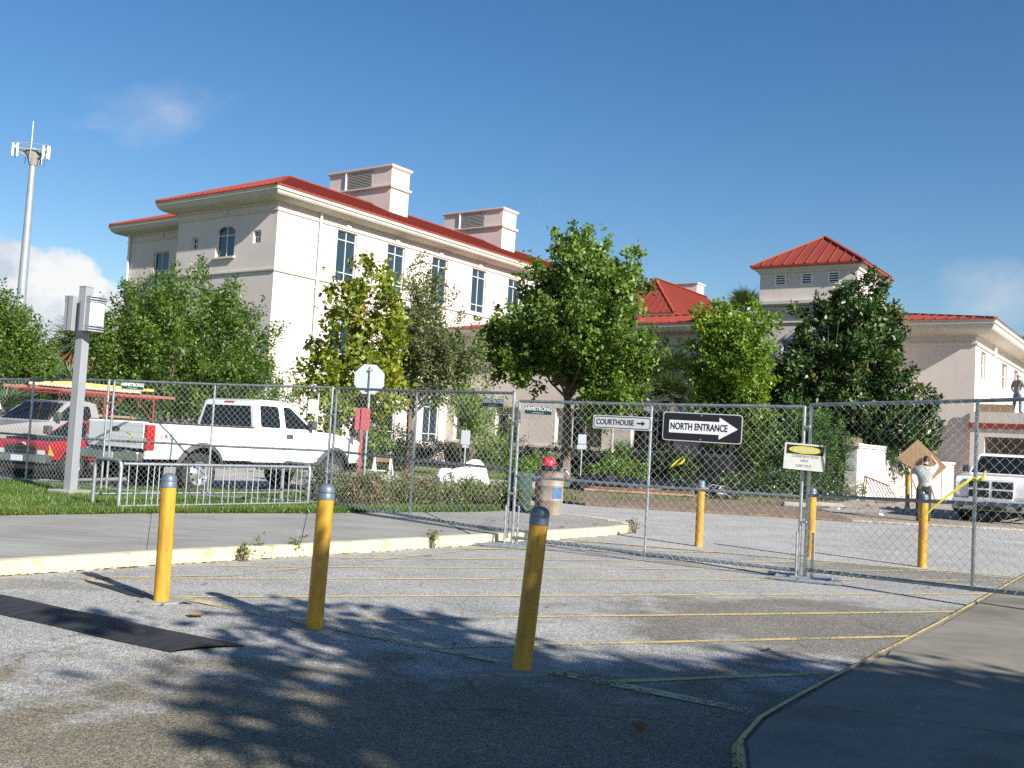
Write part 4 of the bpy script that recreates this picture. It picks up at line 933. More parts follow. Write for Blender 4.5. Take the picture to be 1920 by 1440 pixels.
# ---- main block
FB = Face(0, 0, 1, 0, 0, -1)        # sunlit long front
FA = Face(0, 0, 0, 1, -1, 0)        # shaded end
topw = [(4.22 + 3.98 * k, 5.72 + 3.98 * k, 9.69, 12.47) for k in range(9)]
midw = [(4.22 + 3.98 * k, 5.72 + 3.98 * k, 5.2, 8.1) for k in range(3)]
loww = [(4.22 + 3.98 * k, 5.72 + 3.98 * k, 1.2, 3.9) for k in range(3)]
mb = MB(); wall(mb, FB, 0, 75, 0, 13.2, topw + midw + loww)
ar = (3.22, 4.74, 10.40, 12.08)
smallA = [(1.18, 1.76, 10.98, 11.64), (6.26, 6.83, 10.98, 11.64)]
wall(mb, FA, 0, 8.1, 0, 13.2, smallA + [ar])
mb.add([(0, 8.1, 0), (30, 8.1, 0), (30, 8.1, 13.2), (0, 8.1, 13.2)], [(0, 1, 2, 3)])
mb.build('wall', ST, CH, fix=False)
for h in topw: window(FB, *h, trans=(.18, .82))
for h in midw + loww: window(FB, *h, trans=(.2, .8))
for h in smallA: window(FA, *h, trans=(.5,), sill=False)
window(FA, *ar, trans=(.70,), sill=True)
# arched head above the middle window: stucco spandrels closing the corners
mb = MB(); cx = (ar[0] + ar[1]) / 2; hw = (ar[1] - ar[0]) / 2; rise = .30
for sgn in (-1, 1):
    pts = [(cx + sgn * hw, ar[3])]
    for i in range(9):
        t = i / 8; pts.append((cx + sgn * hw * t, ar[3] - rise * t ** 2 * (1.0)))
    vs = [FA.p(a, z, .0025) for a, z in pts] + [FA.p(a, z, -.11) for a, z in pts]; n = len(pts)
    mb.add(vs, [tuple(range(n)), tuple(range(2 * n - 1, n - 1, -1))] + [(i, i + n, (i + 1) % n + n, (i + 1) % n) for i in range(n)])
mb.build('arch_head', ST, CH)
cornice(0, 75, 0, 8.1, 12.93)
band(0, 75, 0, 8.1, 12.54, 12.64, .07)
band(0, 75, 0, 8.1, 9.46, 9.60, .09, name='string_course')
for k in range(9):                    # key blocks over the windows
    mb = MB(); fbox(mb, FB, 4.80 + 3.98 * k, 5.12 + 3.98 * k, 12.645, 12.9, 0, .09); mb.build('key_block', M['trim'], CH)
mb = MB(); fbox(mb, FA, 3.85, 4.15, 12.645, 12.9, 0, .09); mb.build('key_block', M['trim'], CH)
def pipe(F, a, z0, z1, r=.075, out=.13):
    mb = MB(); mb.tube([F.p(a, z1 + .15, out + .1), F.p(a, z1, out), F.p(a, z0, out)], r, 8)
    z = z0 + 1.2
    while z < z1:
        p = Vector(F.p(a, z, out)); mb.tube([p, p + Vector((0, 0, .07))], r * 1.35, 8); z += 2.6
    return mb.build('downpipe', M['whitetrim'], CH, smooth=40, fix=False)
pipe(FB, 2.85, 0, 13.0); pipe(FB, 22.3, 0, 13.0)
# ---- recessed left block
mb = MB(); F2 = Face(2.6, 0, 0, 1, -1, 0)
h2 = [(12.5, 14.0, 9.75, 11.8), (10.6, 11.15, 10.55, 11.2)]
wall(mb, F2, 8.0, 16.7, 0, 13.15, h2)
mb.add([(2.6, 16.7, 0), (2.6, 16.7, 13.15), (30, 16.7, 13.15), (30, 16.7, 0)], [(0, 1, 2, 3)])
mb.build('wall', ST, CH, fix=False)
for h in h2: window(F2, *h, trans=(.45,))
cornice(2.6, 30, 7.9, 16.7, 12.90)
band(2.6, 30, 7.9, 16.7, 12.52, 12.62, .07)
band(2.6, 30, 7.9, 16.7, 9.44, 9.58, .09, name='string_course')
mb = MB(); fbox(mb, F2, 13.1, 13.4, 12.63, 12.87, 0, .09); mb.build('key_block', M['trim'], CH)
pipe(F2, 16.45, 0, 12.9)
hip_roof(-.93, 76, -.93, 9.03, 13.64, .42, 'xy', .45)
hip_roof(1.7, 31, 7.0, 17.6, 13.60, .38, 'x', .5)
# ---- roof vents
# vents are parts of the building; each is built of boxes, bands and louvres
def vent_parts(x):
    b = MB().box(x, x + 1.65, 2.5, 7.85, 14.4, 17.98).build('roof_vent', ST, CH)
    q = MB(); loop_sweep(q, x, x + 1.65, 2.5, 7.85, [(-.01, 16.62), (.10, 16.64), (.14, 16.72), (.14, 16.80), (-.01, 16.82)]); q.build('band', M['trim'], b, fix=False)
    q = MB(); loop_sweep(q, x, x + 1.65, 2.5, 7.85, [(-.01, 17.86), (.05, 17.87), (.13, 17.97), (.13, 18.07), (-.05, 18.09)]); q.box(x + .04, x + 1.61, 2.54, 7.81, 18.0, 18.087); q.build('cap', M['trim'], b, fix=False)
    q = MB()
    for a in ((4.08, 4.13), (6.10, 6.15)): q.box(x - .03, x - .003, a[0], a[1], 16.86, 17.84)
    q.box(x - .027, x - .004, 4.13, 6.10, 16.86, 16.90); q.box(x - .027, x - .004, 4.13, 6.10, 17.80, 17.84); q.build('louver_frame', M['louver'], b)
    box_obj('louver_back', M['trimdk'], b, x - .012, x - .006, 4.13, 6.10, 16.90, 17.80)
    for i in range(9):
        z = 16.915 + i * .1
        MB().add([(x - .055, 4.13, z), (x - .055, 6.10, z), (x - .013, 6.10, z + .07), (x - .013, 4.13, z + .07), (x - .055, 4.13, z + .012), (x - .055, 6.1, z + .012), (x - .013, 6.1, z + .082), (x - .013, 4.13, z + .082)],
                 [(0, 1, 2, 3), (7, 6, 5, 4), (0, 4, 5, 1), (1, 5, 6, 2), (2, 6, 7, 3), (3, 7, 4, 0)]).build('slat', M['louver'], b)
    MB().tube([(x - .06, 6.35, 18.0), (x - .06, 6.35, 15.6)], .05, 8).build('downpipe', M['whitetrim'], b, smooth=40)
for x in (10.8, 22.45, 55.0, 67.2): vent_parts(x)
# ---- long two-storey wing
FW = Face(14.4, 0, 0, -1, -1, 0)
gw = [(.6, 2.3, 1.43, 3.6), (3.75, 5.5, 1.43, 3.6), (8.0, 11.1, 1.43, 3.6), (12.9, 15.3, 1.43, 3.6), (16.9, 19.2, 1.43, 3.6)]
uw = [(1.3, 2.8, 5.67, 7.2), (5.7, 7.2, 5.67, 7.2), (10.0, 11.5, 5.67, 7.2), (14.2, 15.7, 5.67, 7.2), (18, 19.4, 5.67, 7.2)]
mb = MB(); wall(mb, FW, 0.01, 20.4, .62, 7.6, gw + uw, .3); mb.build('wall', ST, CH, fix=False)
mb = MB(); fbox(mb, FW, .01, 20.4, 0, .615, -.5, -.12); mb.build('plinth', M['base'], CH)
for h in gw:
    window(FW, *h, mull=(.5,) if h[1] - h[0] < 2 else (.34, .62), trans=(.78,), gm='glassd', rec=.2, fw=.07)
for h in uw: window(FW, *h, trans=(.5,), gm='glass', rec=.16)
mb = MB(); fbox(mb, FW, .01, 20.4, 1.30, 1.425, -.02, .14); mb.build('sill_course', M['trim'], CH)
mb = MB(); fbox(mb, FW, .01, 20.4, .64, 1.298, -.02, .06); mb.build('apron', M['base'], CH)
mb = MB(); fbox(mb, FW, .01, 20.4, 7.34, 7.45, -.02, .07); mb.build('band', M['trim'], CH)
cornice(14.4, 26, -20.4, -.02, 7.58, .60, .88)
hip_roof(13.5, 21.0, -22.0, -.03, 8.24, .235, 'x', .5)
# ---- hall roof behind the wing
box_obj('wall', ST, CH, 31.5, 46, -6.4, -.03, 0, 11.1)
cornice(31.5, 46, -6.4, -.1, 10.95, .45, .6)
hip_roof(30.8, 47, -7.1, -.3, 11.46, .93, 'xy', .5)
# ---- tower
FT = Face(13.0, -20.4, 0, -1, -1, 0)
tv = [(.74, 1.32, 9.77, 10.37), (2.03, 2.60, 9.77, 10.37), (3.33, 3.90, 9.77, 10.37)]
tl_w = [(1.2, 2.1, 6.0, 7.2), (2.7, 3.6, 6.0, 7.2), (1.0, 1.9, 1.4, 3.6), (2.8, 3.7, 1.4, 3.6)]
FTB = Face(13.0, -25.1, 1, 0, 0, -1)
mb = MB(); wall(mb, FT, 0, 4.7, 0, 10.6, tv + tl_w); wall(mb, FTB, 0, 4.7, 0, 10.6, [(.9, 1.5, 9.77, 10.37), (3.1, 3.7, 9.77, 10.37)])
mb.add([(13, -20.4, 0), (17.7, -20.4, 0), (17.7, -20.4, 10.6), (13, -20.4, 10.6)], [(0, 3, 2, 1)]); mb.add([(17.7, -20.4, 0), (17.7, -25.1, 0), (17.7, -25.1, 10.6), (17.7, -20.4, 10.6)], [(0, 3, 2, 1)])
mb.build('tower_wall', ST, CH, fix=False)
for F, hs in ((FT, tv), (FTB, [(.9, 1.5, 9.77, 10.37), (3.1, 3.7, 9.77, 10.37)])):
    for a, b, c, d in hs:
        mb = MB()
        fbox(mb, F, a, a + .07, c, d, -.1, .03); fbox(mb, F, b - .07, b, c, d, -.1, .03); fbox(mb, F, a + .07, b - .07, c, c + .06, -.1, .03); fbox(mb, F, a + .07, b - .07, d - .06, d, -.1, .03)
        w = mb.build('louver', M['whitetrim'], CH)
        mb = MB(); fbox(mb, F, a + .07, b - .07, c + .06, d - .06, -.17, -.14); mb.build('louver_back', M['trimdk'], w)
        for i in range(4):
            z = c + .09 + i * .115
            mb = MB(); fbox(mb, F, a + .07, b - .07, z, z + .05, -.08, -.02); mb.build('slat', M['whitetrim'], w)
for h in tl_w: window(FT, *h, trans=(.5,))
band(13, 17.7, -25.1, -20.4, 8.80, 9.04, .30, name='ledge'); band(13, 17.7, -25.1, -20.4, 8.55, 8.79, .12); band(13, 17.7, -25.1, -20.4, 7.95, 8.05, .06)
mb = MB(); loop_sweep(mb, 13, 17.7, -25.1, -20.4, [(-.02, 10.40), (.08, 10.42), (.10, 10.50), (.20, 10.57), (.26, 10.61), (.26, 10.665), (-.1, 10.668)]); mb.build('cornice', M['trim'], CH, fix=False)
hip_roof(12.63, 18.07, -25.47, -20.03, 10.76, .67, 'xy', .52, name='tower_roof')
# ---- right block
FR = Face(15.9, -25.1, 0, -1, -1, 0); FRB = Face(15.9, -29.7, 1, 0, 0, -1)
rb = [(1.35, 2.55, 5.72, 7.05), (7.15, 8.75, 5.72, 7.05), (11.1, 12.6, 5.72, 7.05), (15.2, 16.7, 5.72, 7.05), (19.3, 20.8, 5.72, 7.05)]
mb = MB(); wall(mb, FR, -2, 4.6, 0, 7.65, [(.35, 1.0, 4.5, 6.0)]); wall(mb, FRB, 0, 45, 0, 7.65, rb); mb.build('wall', ST, CH, fix=False)
window(FR, .35, 1.0, 4.5, 6.0, trans=(.5,))
for h in rb: window(FRB, *h, trans=(.5,), mull=())
cornice(15.9, 61, -29.7, -18, 7.55, .66, .95)
band(15.9, 61, -29.7, -18, 7.16, 7.30, .09)
hip_roof(14.95, 62, -30.65, -17, 8.26, .20, 'xy', .5)
pipe(FRB, 4.3, 3.9, 7.6); pipe(FRB, 16.0, 3.9, 7.6)
mb = MB(); fbox(mb, FR, 2.33, 2.86, 0, 3.3, 0, .05); mb.build('door', M['louver'], CH)
# ---- flat-roofed carport
FC = Face(15.55, -29.6, 0, -1, -1, 0)
mb = MB(); fbox(mb, FC, 0, 14, 3.58, 4.08, -9, 0); mb.build('carport_roof', M['trim'], CH)
mb = MB(); fbox(mb, FC, -.03, 14, 3.34, 3.577, -.25, .05); mb.build('red_fascia', M['roof'], CH)
mb = MB(); fbox(mb, FC, .02, .62, 0, 3.335, -.6, -.02); mb.build('pier', ST, CH)
mb = MB(); fbox(mb, FC, .622, 14, 2.96, 3.335, -.3, -.022); mb.build('lintel', ST, CH)
mb = MB(); fbox(mb, FC, .02, 14, 0, 3.33, -8.9, -8.8); mb.build('rear_wall', ST, CH)
mb = MB(); fbox(mb, FC, 6.2, 6.8, 0, 2.955, -.3, -.024); mb.build('pier', ST, CH)
mb = MB(); fbox(mb, FC, 13.4, 14, 0, 2.955, -8.8, -.024); mb.build('pier', ST, CH)

# sheet of plywood standing on the carport roof
def chp(x, y, z):
    a = R(54.6); return (-12.28 + x * math.cos(a) - y * math.sin(a), 49 + x * math.sin(a) + y * math.cos(a), z)
pb = chp(15.62, -30.6, 4.08)
o = MB().box(-.02, .02, -.75, .75, 0, .36).build('plywood_sheet', M['wood'], None, loc=pb, rot=(0, R(5), R(54.6))); tag(o, 'tan plywood sheet standing on the carport roof beside the worker', 'board')

# ---- low pink wall with its end pier
PW = empty('garden_wall', (13.42, 38.05, 0), R(54.6), 'pink stucco garden wall with a pier and stepped coping behind the worker', 'wall')
mb = MB(); mb.box(.45, 6.3, -.0, .22, 0, 2.08); mb.build('wall_panel', ST, PW)
mb = MB(); mb.box(.45, 6.32, -.05, .27, 2.083, 2.16); mb.box(.45, 6.34, -.09, .31, 2.16, 2.24); mb.build('coping', ST, PW)
mb = MB(); mb.box(-.06, .45, -.10, .36, 0, 2.05); mb.build('pier', ST, PW)
mb = MB(); mb.box(-.12, .5, -.14, .42, .0, .62); mb.build('pier_foot', ST, PW, bevel=.03)
mb = MB(); mb.box(-.10, .49, -.13, .40, 2.05, 2.12); mb.box(-.15, .54, -.17, .45, 2.12, 2.26); mb.build('pier_cap', ST, PW, bevel=.015)
# lower length of wall that bends towards the carport
mb = MB(); c_, s_ = math.cos(R(-26)), math.sin(R(-26))
def bend(x, y, z): return (6.3 + x * c_ - y * s_, .02 + x * s_ + y * c_, z)
def bbox(x0, x1, y0, y1, z0, z1):
    P = [bend(x, y, z) for z in (z0, z1) for x, y in ((x0, y0), (x1, y0), (x1, y1), (x0, y1))]
    return P, [(0, 3, 2, 1), (4, 5, 6, 7), (0, 1, 5, 4), (1, 2, 6, 5), (2, 3, 7, 6), (3, 0, 4, 7)]
mb.add(*bbox(-.02, 4.6, 0, .2, 0, 1.62)); mb.build('wall_panel', ST, PW)
mb = MB(); mb.add(*bbox(-.03, 4.62, -.06, .27, 1.622, 1.74)); mb.build('coping', ST, PW)
mb = MB(); mb.add(*bbox(3.0, 3.3, -.05, -.002, 0, 1.62)); mb.build('pilaster', ST, PW)
# printed notice on the pier
nt_ = empty('notice_sheet', (0, 0, 0), 0, 'white printed notice fixed to the end of the pink wall', 'notice')
nt_.matrix_world = PW.matrix_basis @ Matrix.Translation((-.075, .13, 1.58))
MB().box(-.008, 0, -.19, .19, -.36, .36).build('paper', M['signw'], nt_)
for i, (w, z) in enumerate([(.30, .33), (.10, .27), (.31, .21), (.31, .17), (.28, .13), (.30, .09), (.06, -.02), (.05, -.07), (.05, -.12), (.30, -.22), (.26, -.27), (.30, -.31)]):
    MB().box(-.0105, -.0082, -w / 2, w / 2, z - .010, z + .010).build('print_line', M['inkfade'], nt_)
bx = empty('timber_offcut', (0, 0, 0), 0, 'small tan timber block lying on top of the pink wall', 'block')
bx.matrix_world = PW.matrix_basis @ Matrix.Translation((.35, .15, 2.262)) @ Matrix.Rotation(R(12), 4, 'Z')
MB().box(-.1, .1, -.28, .28, 0, .17).build('block', M['wood'], bx, bevel=.008)
MB().box(-.08, .06, -.2, .12, .172, .21).build('top_piece', M['wood'], bx, bevel=.006)

# ------------------------------------------------------------------ phone mast
TW = empty('phone_mast', (-45.6, 90, 0), R(8), 'tall grey monopole phone mast with a ring of white antennas', 'mast')
mb = MB(); mb.tube([(0, 0, z) for z in (0, 6, 12, 18, 23, 26.2)], [.54, .48, .41, .35, .29, .27], 14); mb.build('pole', M['mono'], TW, smooth=40)
mb = MB(); mb.tube([(-.15, -.3, 25), (-.15, -.3, 28.7)], .03, 6); mb.build('whip', WHITE_PANEL, TW)
tri = [(1.62 * math.cos(a), 1.62 * math.sin(a)) for a in (R(-28), R(92), R(212))]
mb = MB()
for i in range(3):
    a, b = tri[i], tri[(i + 1) % 3]
    mb.tube([(a[0], a[1], 25.9), (b[0], b[1], 25.9)], .09, 6); mb.tube([(a[0], a[1], 26.45), (b[0], b[1], 26.45)], .035, 6)
mb.build('ring_frame', M['mono'], TW, smooth=40)
mb = MB()
for i in range(3):
    a, b = tri[i], tri[(i + 1) % 3]
    mb.tube([(0, 0, 25.0), (a[0], a[1], 25.85)], .07, 6); m_ = ((a[0] + b[0]) / 2, (a[1] + b[1]) / 2)
    mb.tube([(0, 0, 25.9), (m_[0], m_[1], 25.9)], .06, 6)
mb.lathe([(.34, 24.6), (.5, 25.2), (.8, 25.75), (.8, 25.85)], 12); mb.build('platform_braces', M['louver'], TW, smooth=40)
for i in range(3):
    a, b = Vector(tri[i]), Vector(tri[(i + 1) % 3]); d = (b - a).normalized(); nn = Vector((d.y, -d.x))
    for t in (-.04, .10, .5, .90, 1.04):
        p = a.lerp(b, t) + nn * .16
        if t == .5:
            mb = MB(); mb.tube([(p.x, p.y, 24.75), (p.x, p.y, 26.4)], .03, 6); mb.build('antenna_pipe', M['mono'], TW)
        else:
            q = Matrix.Translation((p.x, p.y, 25.75)) @ Matrix.Rotation(math.atan2(d.y, d.x), 4, 'Z')
            mb = MB(); mb.box(-.09, .09, -.05, .05, -.65, .58, q); mb.build('antenna', WHITE_PANEL, TW, bevel=.02)

# ------------------------------------------------------------------ temporary fence panels
def zigzag_mesh(L, H, p=.058, r=.0023, seed=0):
    """chain link: zig-zag wires that hook into each other"""
    rng = np.random.default_rng(seed)
    nw = int(L / p); nk = int(H / p)
    k = np.arange(nk + 1)
    V = []; Fc = []
    for i in range(nw):
        x = i * p + ((k + i) % 2) * p
        y = np.where((k + i) % 2 == 0, .0035, -.0035) + .012 * np.sin(i * .13 + k * .09 + seed)
        z = k * (H / nk) + .004 * np.sin(i * .7)
        pts = np.c_[x, y, z]
        a = np.array([r, 0, 0]); b = np.array([-r * .5, r * .87, 0]); c = np.array([-r * .5, -r * .87, 0])
        b0 = len(V) * 3 * (nk + 1)
        V.append(np.stack([pts + a, pts + b, pts + c], 1).reshape(-1, 3))
        base = b0 + np.arange(nk)[:, None] * 3
        for s in range(3):
            t = (s + 1) % 3
            Fc.append(np.concatenate([base + s, base + t, base + 3 + t, base + 3 + s], 1))
    V = np.concatenate(V).astype(np.float32); Fc = np.concatenate(Fc).astype(np.int32)
    me = bpy.data.meshes.new('chain_link'); n = len(Fc)
    me.vertices.add(len(V)); me.vertices.foreach_set('co', V.reshape(-1))
    me.loops.add(n * 4); me.loops.foreach_set('vertex_index', Fc.reshape(-1))
    me.polygons.add(n); me.polygons.foreach_set('loop_start', np.arange(0, n * 4, 4, dtype=np.int32)); me.polygons.foreach_set('loop_total', np.full(n, 4, np.int32))
    me.update(calc_edges=True); return me
def panel(a, b, za, zb, ta, tb, label, midf=.5, dark=False, seed=0):
    a = Vector(a); b = Vector(b); d = b - a; L = d.length
    e = empty('temporary_fence', (a.x, a.y, 0), math.atan2(d.y, d.x), label, 'fence', 'temporary fence panels')
    tm = M['galvd'] if dark else M['galv']; r = .024
    zl = lambda f: za + (zb - za) * f
    tl_ = lambda f: ta + (tb - ta) * f
    for f in (0.001, .999): MB().tube([(L * f, 0, max(zl(f) - .05, .02)), (L * f, 0, tl_(f) + .01)], r, 10).build('post', M['galv'], e, smooth=40, fix=False)
    MB().tube([(L * midf, 0, zl(midf)), (L * midf, 0, tl_(midf))], r * .9, 10).build('middle_post', M['galv'], e, smooth=40, fix=False)
    for nm, f0 in (('top_rail', 1.0), ('middle_rail', .46), ('bottom_rail', 0.02)):
        p0 = (0, 0, za + (ta - za) * f0); p1 = (L, 0, zb + (tb - zb) * f0)
        MB().tube([p0, tuple((Vector(p0) + Vector(p1)) / 2 + Vector((0, 0, -.012))), p1], r * (1.0 if nm != 'middle_rail' else .95), 10).build(nm, M['galvd'], e, smooth=40, fix=False)
    me = zigzag_mesh(L - .04, 1.0 * (ta - za), seed=seed)
    n = len(me.vertices); co = np.empty(n * 3, np.float32); me.vertices.foreach_get('co', co); co = co.reshape(-1, 3)
    f = co[:, 0] / L; h = co[:, 2] / (ta - za)
    co[:, 2] = za + (zb - za) * f + h * ((ta - za) + ((tb - zb) - (ta - za)) * f); co[:, 0] += .02; co[:, 1] -= .028
    me.vertices.foreach_set('co', co.reshape(-1)); me.update()
    tag(link_mesh('chain_link', me, M['wire'], e), kind='stuff')
    # tie wires on the top rail
    return e, L
P1, L1 = panel((-11.9, 21.2), (-7.78, 18.98), .22, .2, 2.28, 2.33, 'chain-link fence panel at the far left, in front of the red pickup', .52, True, 1)
P2, L2 = panel((-7.66, 18.92), (-3.32, 18.25), .2, .22, 2.33, 2.40, 'chain-link fence panel in front of the white pickup', .47, False, 2)
P3, L3 = panel((-3.24, 18.20), (.05, 15.06), .24, .17, 2.39, 2.33, 'chain-link fence panel standing on the left pavement above the kerb', .5, False, 3)
P4, L4 = panel((.13, 14.99), (3.885, 12.955), .10, .07, 2.21, 2.26, 'chain-link fence panel carrying the two arrow signs', .50, False, 4)
P5, L5 = panel((3.95, 12.915), (7.05, 9.62), .09, .26, 2.29, 2.47, 'chain-link fence panel at the right, nearest the camera', .47, True, 5)

def stand(x, y, rz, label, w=.95, dp=.5):
    e = empty('fence_stand', (x, y, .0), rz, label, 'fence stand', 'tubular fence stands')
    r = .022
    for yy in (-dp / 2, dp / 2): MB().tube([(-w / 2, yy, .032), (w / 2, yy, .032)], r, 10).build('foot_tube', M['galv'], e, smooth=40)
    for xx in (-w * .36, w * .36): MB().tube([(xx, -dp / 2 + r, .034), (xx, dp / 2 - r, .034)], r * .9, 10).build('cross_tube', M['galv'], e, smooth=40)
    MB().tube([(-w * .36 + r, 0, .034), (w * .36 - r, 0, .034)], r * .9, 10).build('cross_tube', M['galv'], e, smooth=40)
    for xx in (-.10, .10): MB().tube([(xx, .05, .05), (xx, .05, .62)], .017, 8).build('upright', M['galv'], e, smooth=40)
    return e
stand(.10, 14.93, R(-14), 'tubular steel fence stand at the foot of the yellow kerb')
stand(3.92, 12.86, R(-20), 'tubular steel fence stand on the asphalt under the yellow-oval sign')
# clamps that tie the panels together
for i, (x, y, zs, lb) in enumerate([(.115, 15.0, (.8, 1.9), 'clamped pair'), (3.92, 12.93, (.75, 2.0), 'clamped pair'), (-3.27, 18.22, (.8, 1.9), 'clamped pair'), (-7.72, 18.95, (.8, 1.9), 'clamped pair')]):
    pp = (P4, P5, P3, P2)[i]
    for z in zs:
        loc = pp.matrix_basis.inverted() @ Vector((x, y, z))
        MB().box(loc.x - .055, loc.x + .055, loc.y - .031, loc.y + .031, z - .017, z + .017).build('clamp', M['galv'], pp, bevel=.012)

# ------------------------------------------------------------------ signs on the fence
def rrect(w, h, r, n=5):
    pts = []
    for cx, cy, a0 in ((w / 2 - r, h / 2 - r, 0), (-w / 2 + r, h / 2 - r, 90), (-w / 2 + r, -h / 2 + r, 180), (w / 2 - r, -h / 2 + r, 270)):
        for i in range(n + 1): a = R(a0 + 90 * i / n); pts.append((cx + r * math.cos(a), cy + r * math.sin(a)))
    return pts
def plate(name, w, h, r, y0, y1, m, parent, n=5):
    return MB().prism(rrect(w, h, r, n), y0, y1, lambda p, t: (p[0], -t, p[1])).build(name, m, parent)
def flat(name, poly, out, m, parent):
    o = MB().prism(poly, out - .0006, out, lambda p, t: (p[0], -t, p[1])).build(name, m, parent); return o
def ring(name, w, h, r, t, out, m, parent):
    A = rrect(w, h, r); B = rrect(w - 2 * t, h - 2 * t, max(r - t, .004)); n = len(A)
    mb = MB(); mb.add([(p[0], -out, p[1]) for p in A] + [(p[0], -out, p[1]) for p in B], [(i, (i + 1) % n, (i + 1) % n + n, i + n) for i in range(n)])
    return mb.build(name, m, parent)
def words(txt, size, x, z, out, m, parent, bold=0.0, sx=1.0):
    me = text_mesh(txt, size, bold, sx)
    o = link_mesh('lettering', me, None, parent, (x, -out, z), (R(90), 0, 0)); me.materials.clear(); me.materials.append(m); return o
def on_panel(P, L, s, z, out=.06, tilt=0.0):
    m = P.matrix_basis @ Matrix.Translation((s, -out, z)) @ Matrix.Rotation(R(tilt), 4, 'Y'); return m
def sign(name, mw, label):
    e = empty(name, (0, 0, 0), 0, label, 'sign'); e.matrix_world = mw; return e
# NORTH ENTRANCE
s = sign('arrow_sign', on_panel(P4, L4, 2.90, 1.925, .06, .6), 'black sign with a white arrow reading NORTH ENTRANCE')
plate('plate', 1.13, .40, .045, 0, .004, M['signw'], s)
plate('black_field', 1.105, .375, .036, .004, .0052, M['ink'], s)
ar_ = [(-.47, -.088), (.245, -.088), (.245, -.152), (.505, 0), (.245, .152), (.245, .088), (-.47, .088)]
flat('arrow', ar_, .0066, M['white'], s)
words('NORTH ENTRANCE', .130, -.045, .0, .0074, M['ink'], s, .0035, .70)
for z in (.165, -.165): MB().lathe([(.0, .002), (.012, .002), (.012, .0), (.012, -.004)], 10, 'Y').build('bolt', M['galv'], s, loc=(-.01, -.006, z))
# COURTHOUSE
s = sign('direction_sign', on_panel(P4, L4, 1.715, 1.945, .06, .3), 'small white sign reading COURTHOUSE with a black arrow')
plate('plate', .90, .195, .02, 0, .004, M['signw'], s)
ring('border', .875, .170, .045, .011, .0052, M['ink'], s)
words('COURTHOUSE', .112, -.105, .0, .0060, M['ink'], s, .0012, .79)
flat('arrow', [(.23, -.011), (.305, -.011), (.305, -.034), (.36, 0), (.305, .034), (.305, .011), (.23, .011)], .0056, M['ink'], s)
for z in (.088, -.088): MB().lathe([(.008, .001), (.008, -.004)], 8, 'Y').build('bolt', M['galv'], s, loc=(.0, -.006, z))
# faded caution sign on the fence joint
s = sign('caution_sign', Matrix.Translation((3.87, 12.84, 1.60)) @ Matrix.Rotation(R(-20), 4, 'Z') @ Matrix.Rotation(R(2.2), 4, 'Y') @ Matrix.Rotation(R(-5), 4, 'X'), 'faded white sign with a yellow oval wired to the fence joint')
plate('plate', .52, .345, .008, 0, .004, M['signfade'], s)
flat('black_field', [(-.235, .03), (.235, .03), (.235, .150), (-.235, .150)], .0052, M['ink'], s)
flat('yellow_oval', [(.205 * math.cos(a), .090 + .050 * math.sin(a)) for a in [k * math.pi / 16 for k in range(32)]], .0066, M['ysign'], s)
words('CAUTION', .066, .0, .090, .0076, M['signfade'], s, .0006, .95)
words('CONSTRUCTION', .046, .01, .005, .0062, M['inkfade'], s, .0006, .92)
words('AREA', .046, .0, -.05, .0062, M['inkfade'], s, .0006, .92)
words('KEEP OUT', .046, .0, -.118, .0062, M['inkfade'], s, .0006, .92)
for (P, L, sx, z, lb) in [(P3, L3, L3 - .40, 2.17, 'small dark green ARMSTRONG plate at the right end of the pavement fence panel'), (P4, L4, .36, 2.075, 'small dark green ARMSTRONG plate left of the COURTHOUSE sign'), (P2, L2, .42, 2.235, 'small dark green ARMSTRONG plate on the fence in front of the ladders')]:
    s = sign('name_plate', on_panel(P, L, sx, z, .06, 1.0), lb); s['group'] = 'fence maker plates'
    plate('plate', .47, .135, .018, 0, .004, M['green'], s)
    ring('border', .466, .131, .018, .006, .0048, M['signw'], s)
    words('ARMSTRONG', .082, .0, .022, .0056, M['white'], s, .0022, .92)
    flat('small_print', [(-.10, -.040), (.10, -.040), (.10, -.032), (-.10, -.032)], .0052, M['signfade'], s)

# ------------------------------------------------------------------ caution tape scraps
def ribbon(pts, w, twist, label):
    mb = MB(); vs = []; fs = []
    n = len(pts)
    for i, p in enumerate(pts):
        p = Vector(p); t = (Vector(pts[min(i + 1, n - 1)]) - Vector(pts[max(i - 1, 0)])).normalized()
        a = t.cross(Vector((0, 1, 0.2))).normalized(); b = t.cross(a)
        k = a * math.cos(twist[i]) + b * math.sin(twist[i])
        ww = w[i] if isinstance(w, (list, tuple)) else w
        vs += [p - k * ww / 2, p + k * ww / 2]
    for i in range(n - 1): fs.append((2 * i, 2 * i + 2, 2 * i + 3, 2 * i + 1))
    o = mb.add(vs, fs).build('caution_tape', M['tape'], None, smooth=60, fix=False)
    md = o.modifiers.new('thick', 'SOLIDIFY'); md.thickness = .002
    return tag(o, label, 'tape', 'scraps of caution tape')
ribbon([(5.45, 11.22, 1.56), (5.42, 11.21, 1.47), (5.37, 11.24, 1.44), (5.33, 11.25, 1.47), (5.22, 11.28, 1.38), (5.08, 11.33, 1.25), (4.95, 11.37, 1.12), (4.85, 11.40, 1.00), (4.78, 11.42, .93)], [.02, .042, .05, .042, .036, .028, .02, .014, .01], [0.3, .9, .2, -.5, 0, .25, .5, .8, 1.0], 'long yellow tape streaming from the right fence panel over the pickup grille')
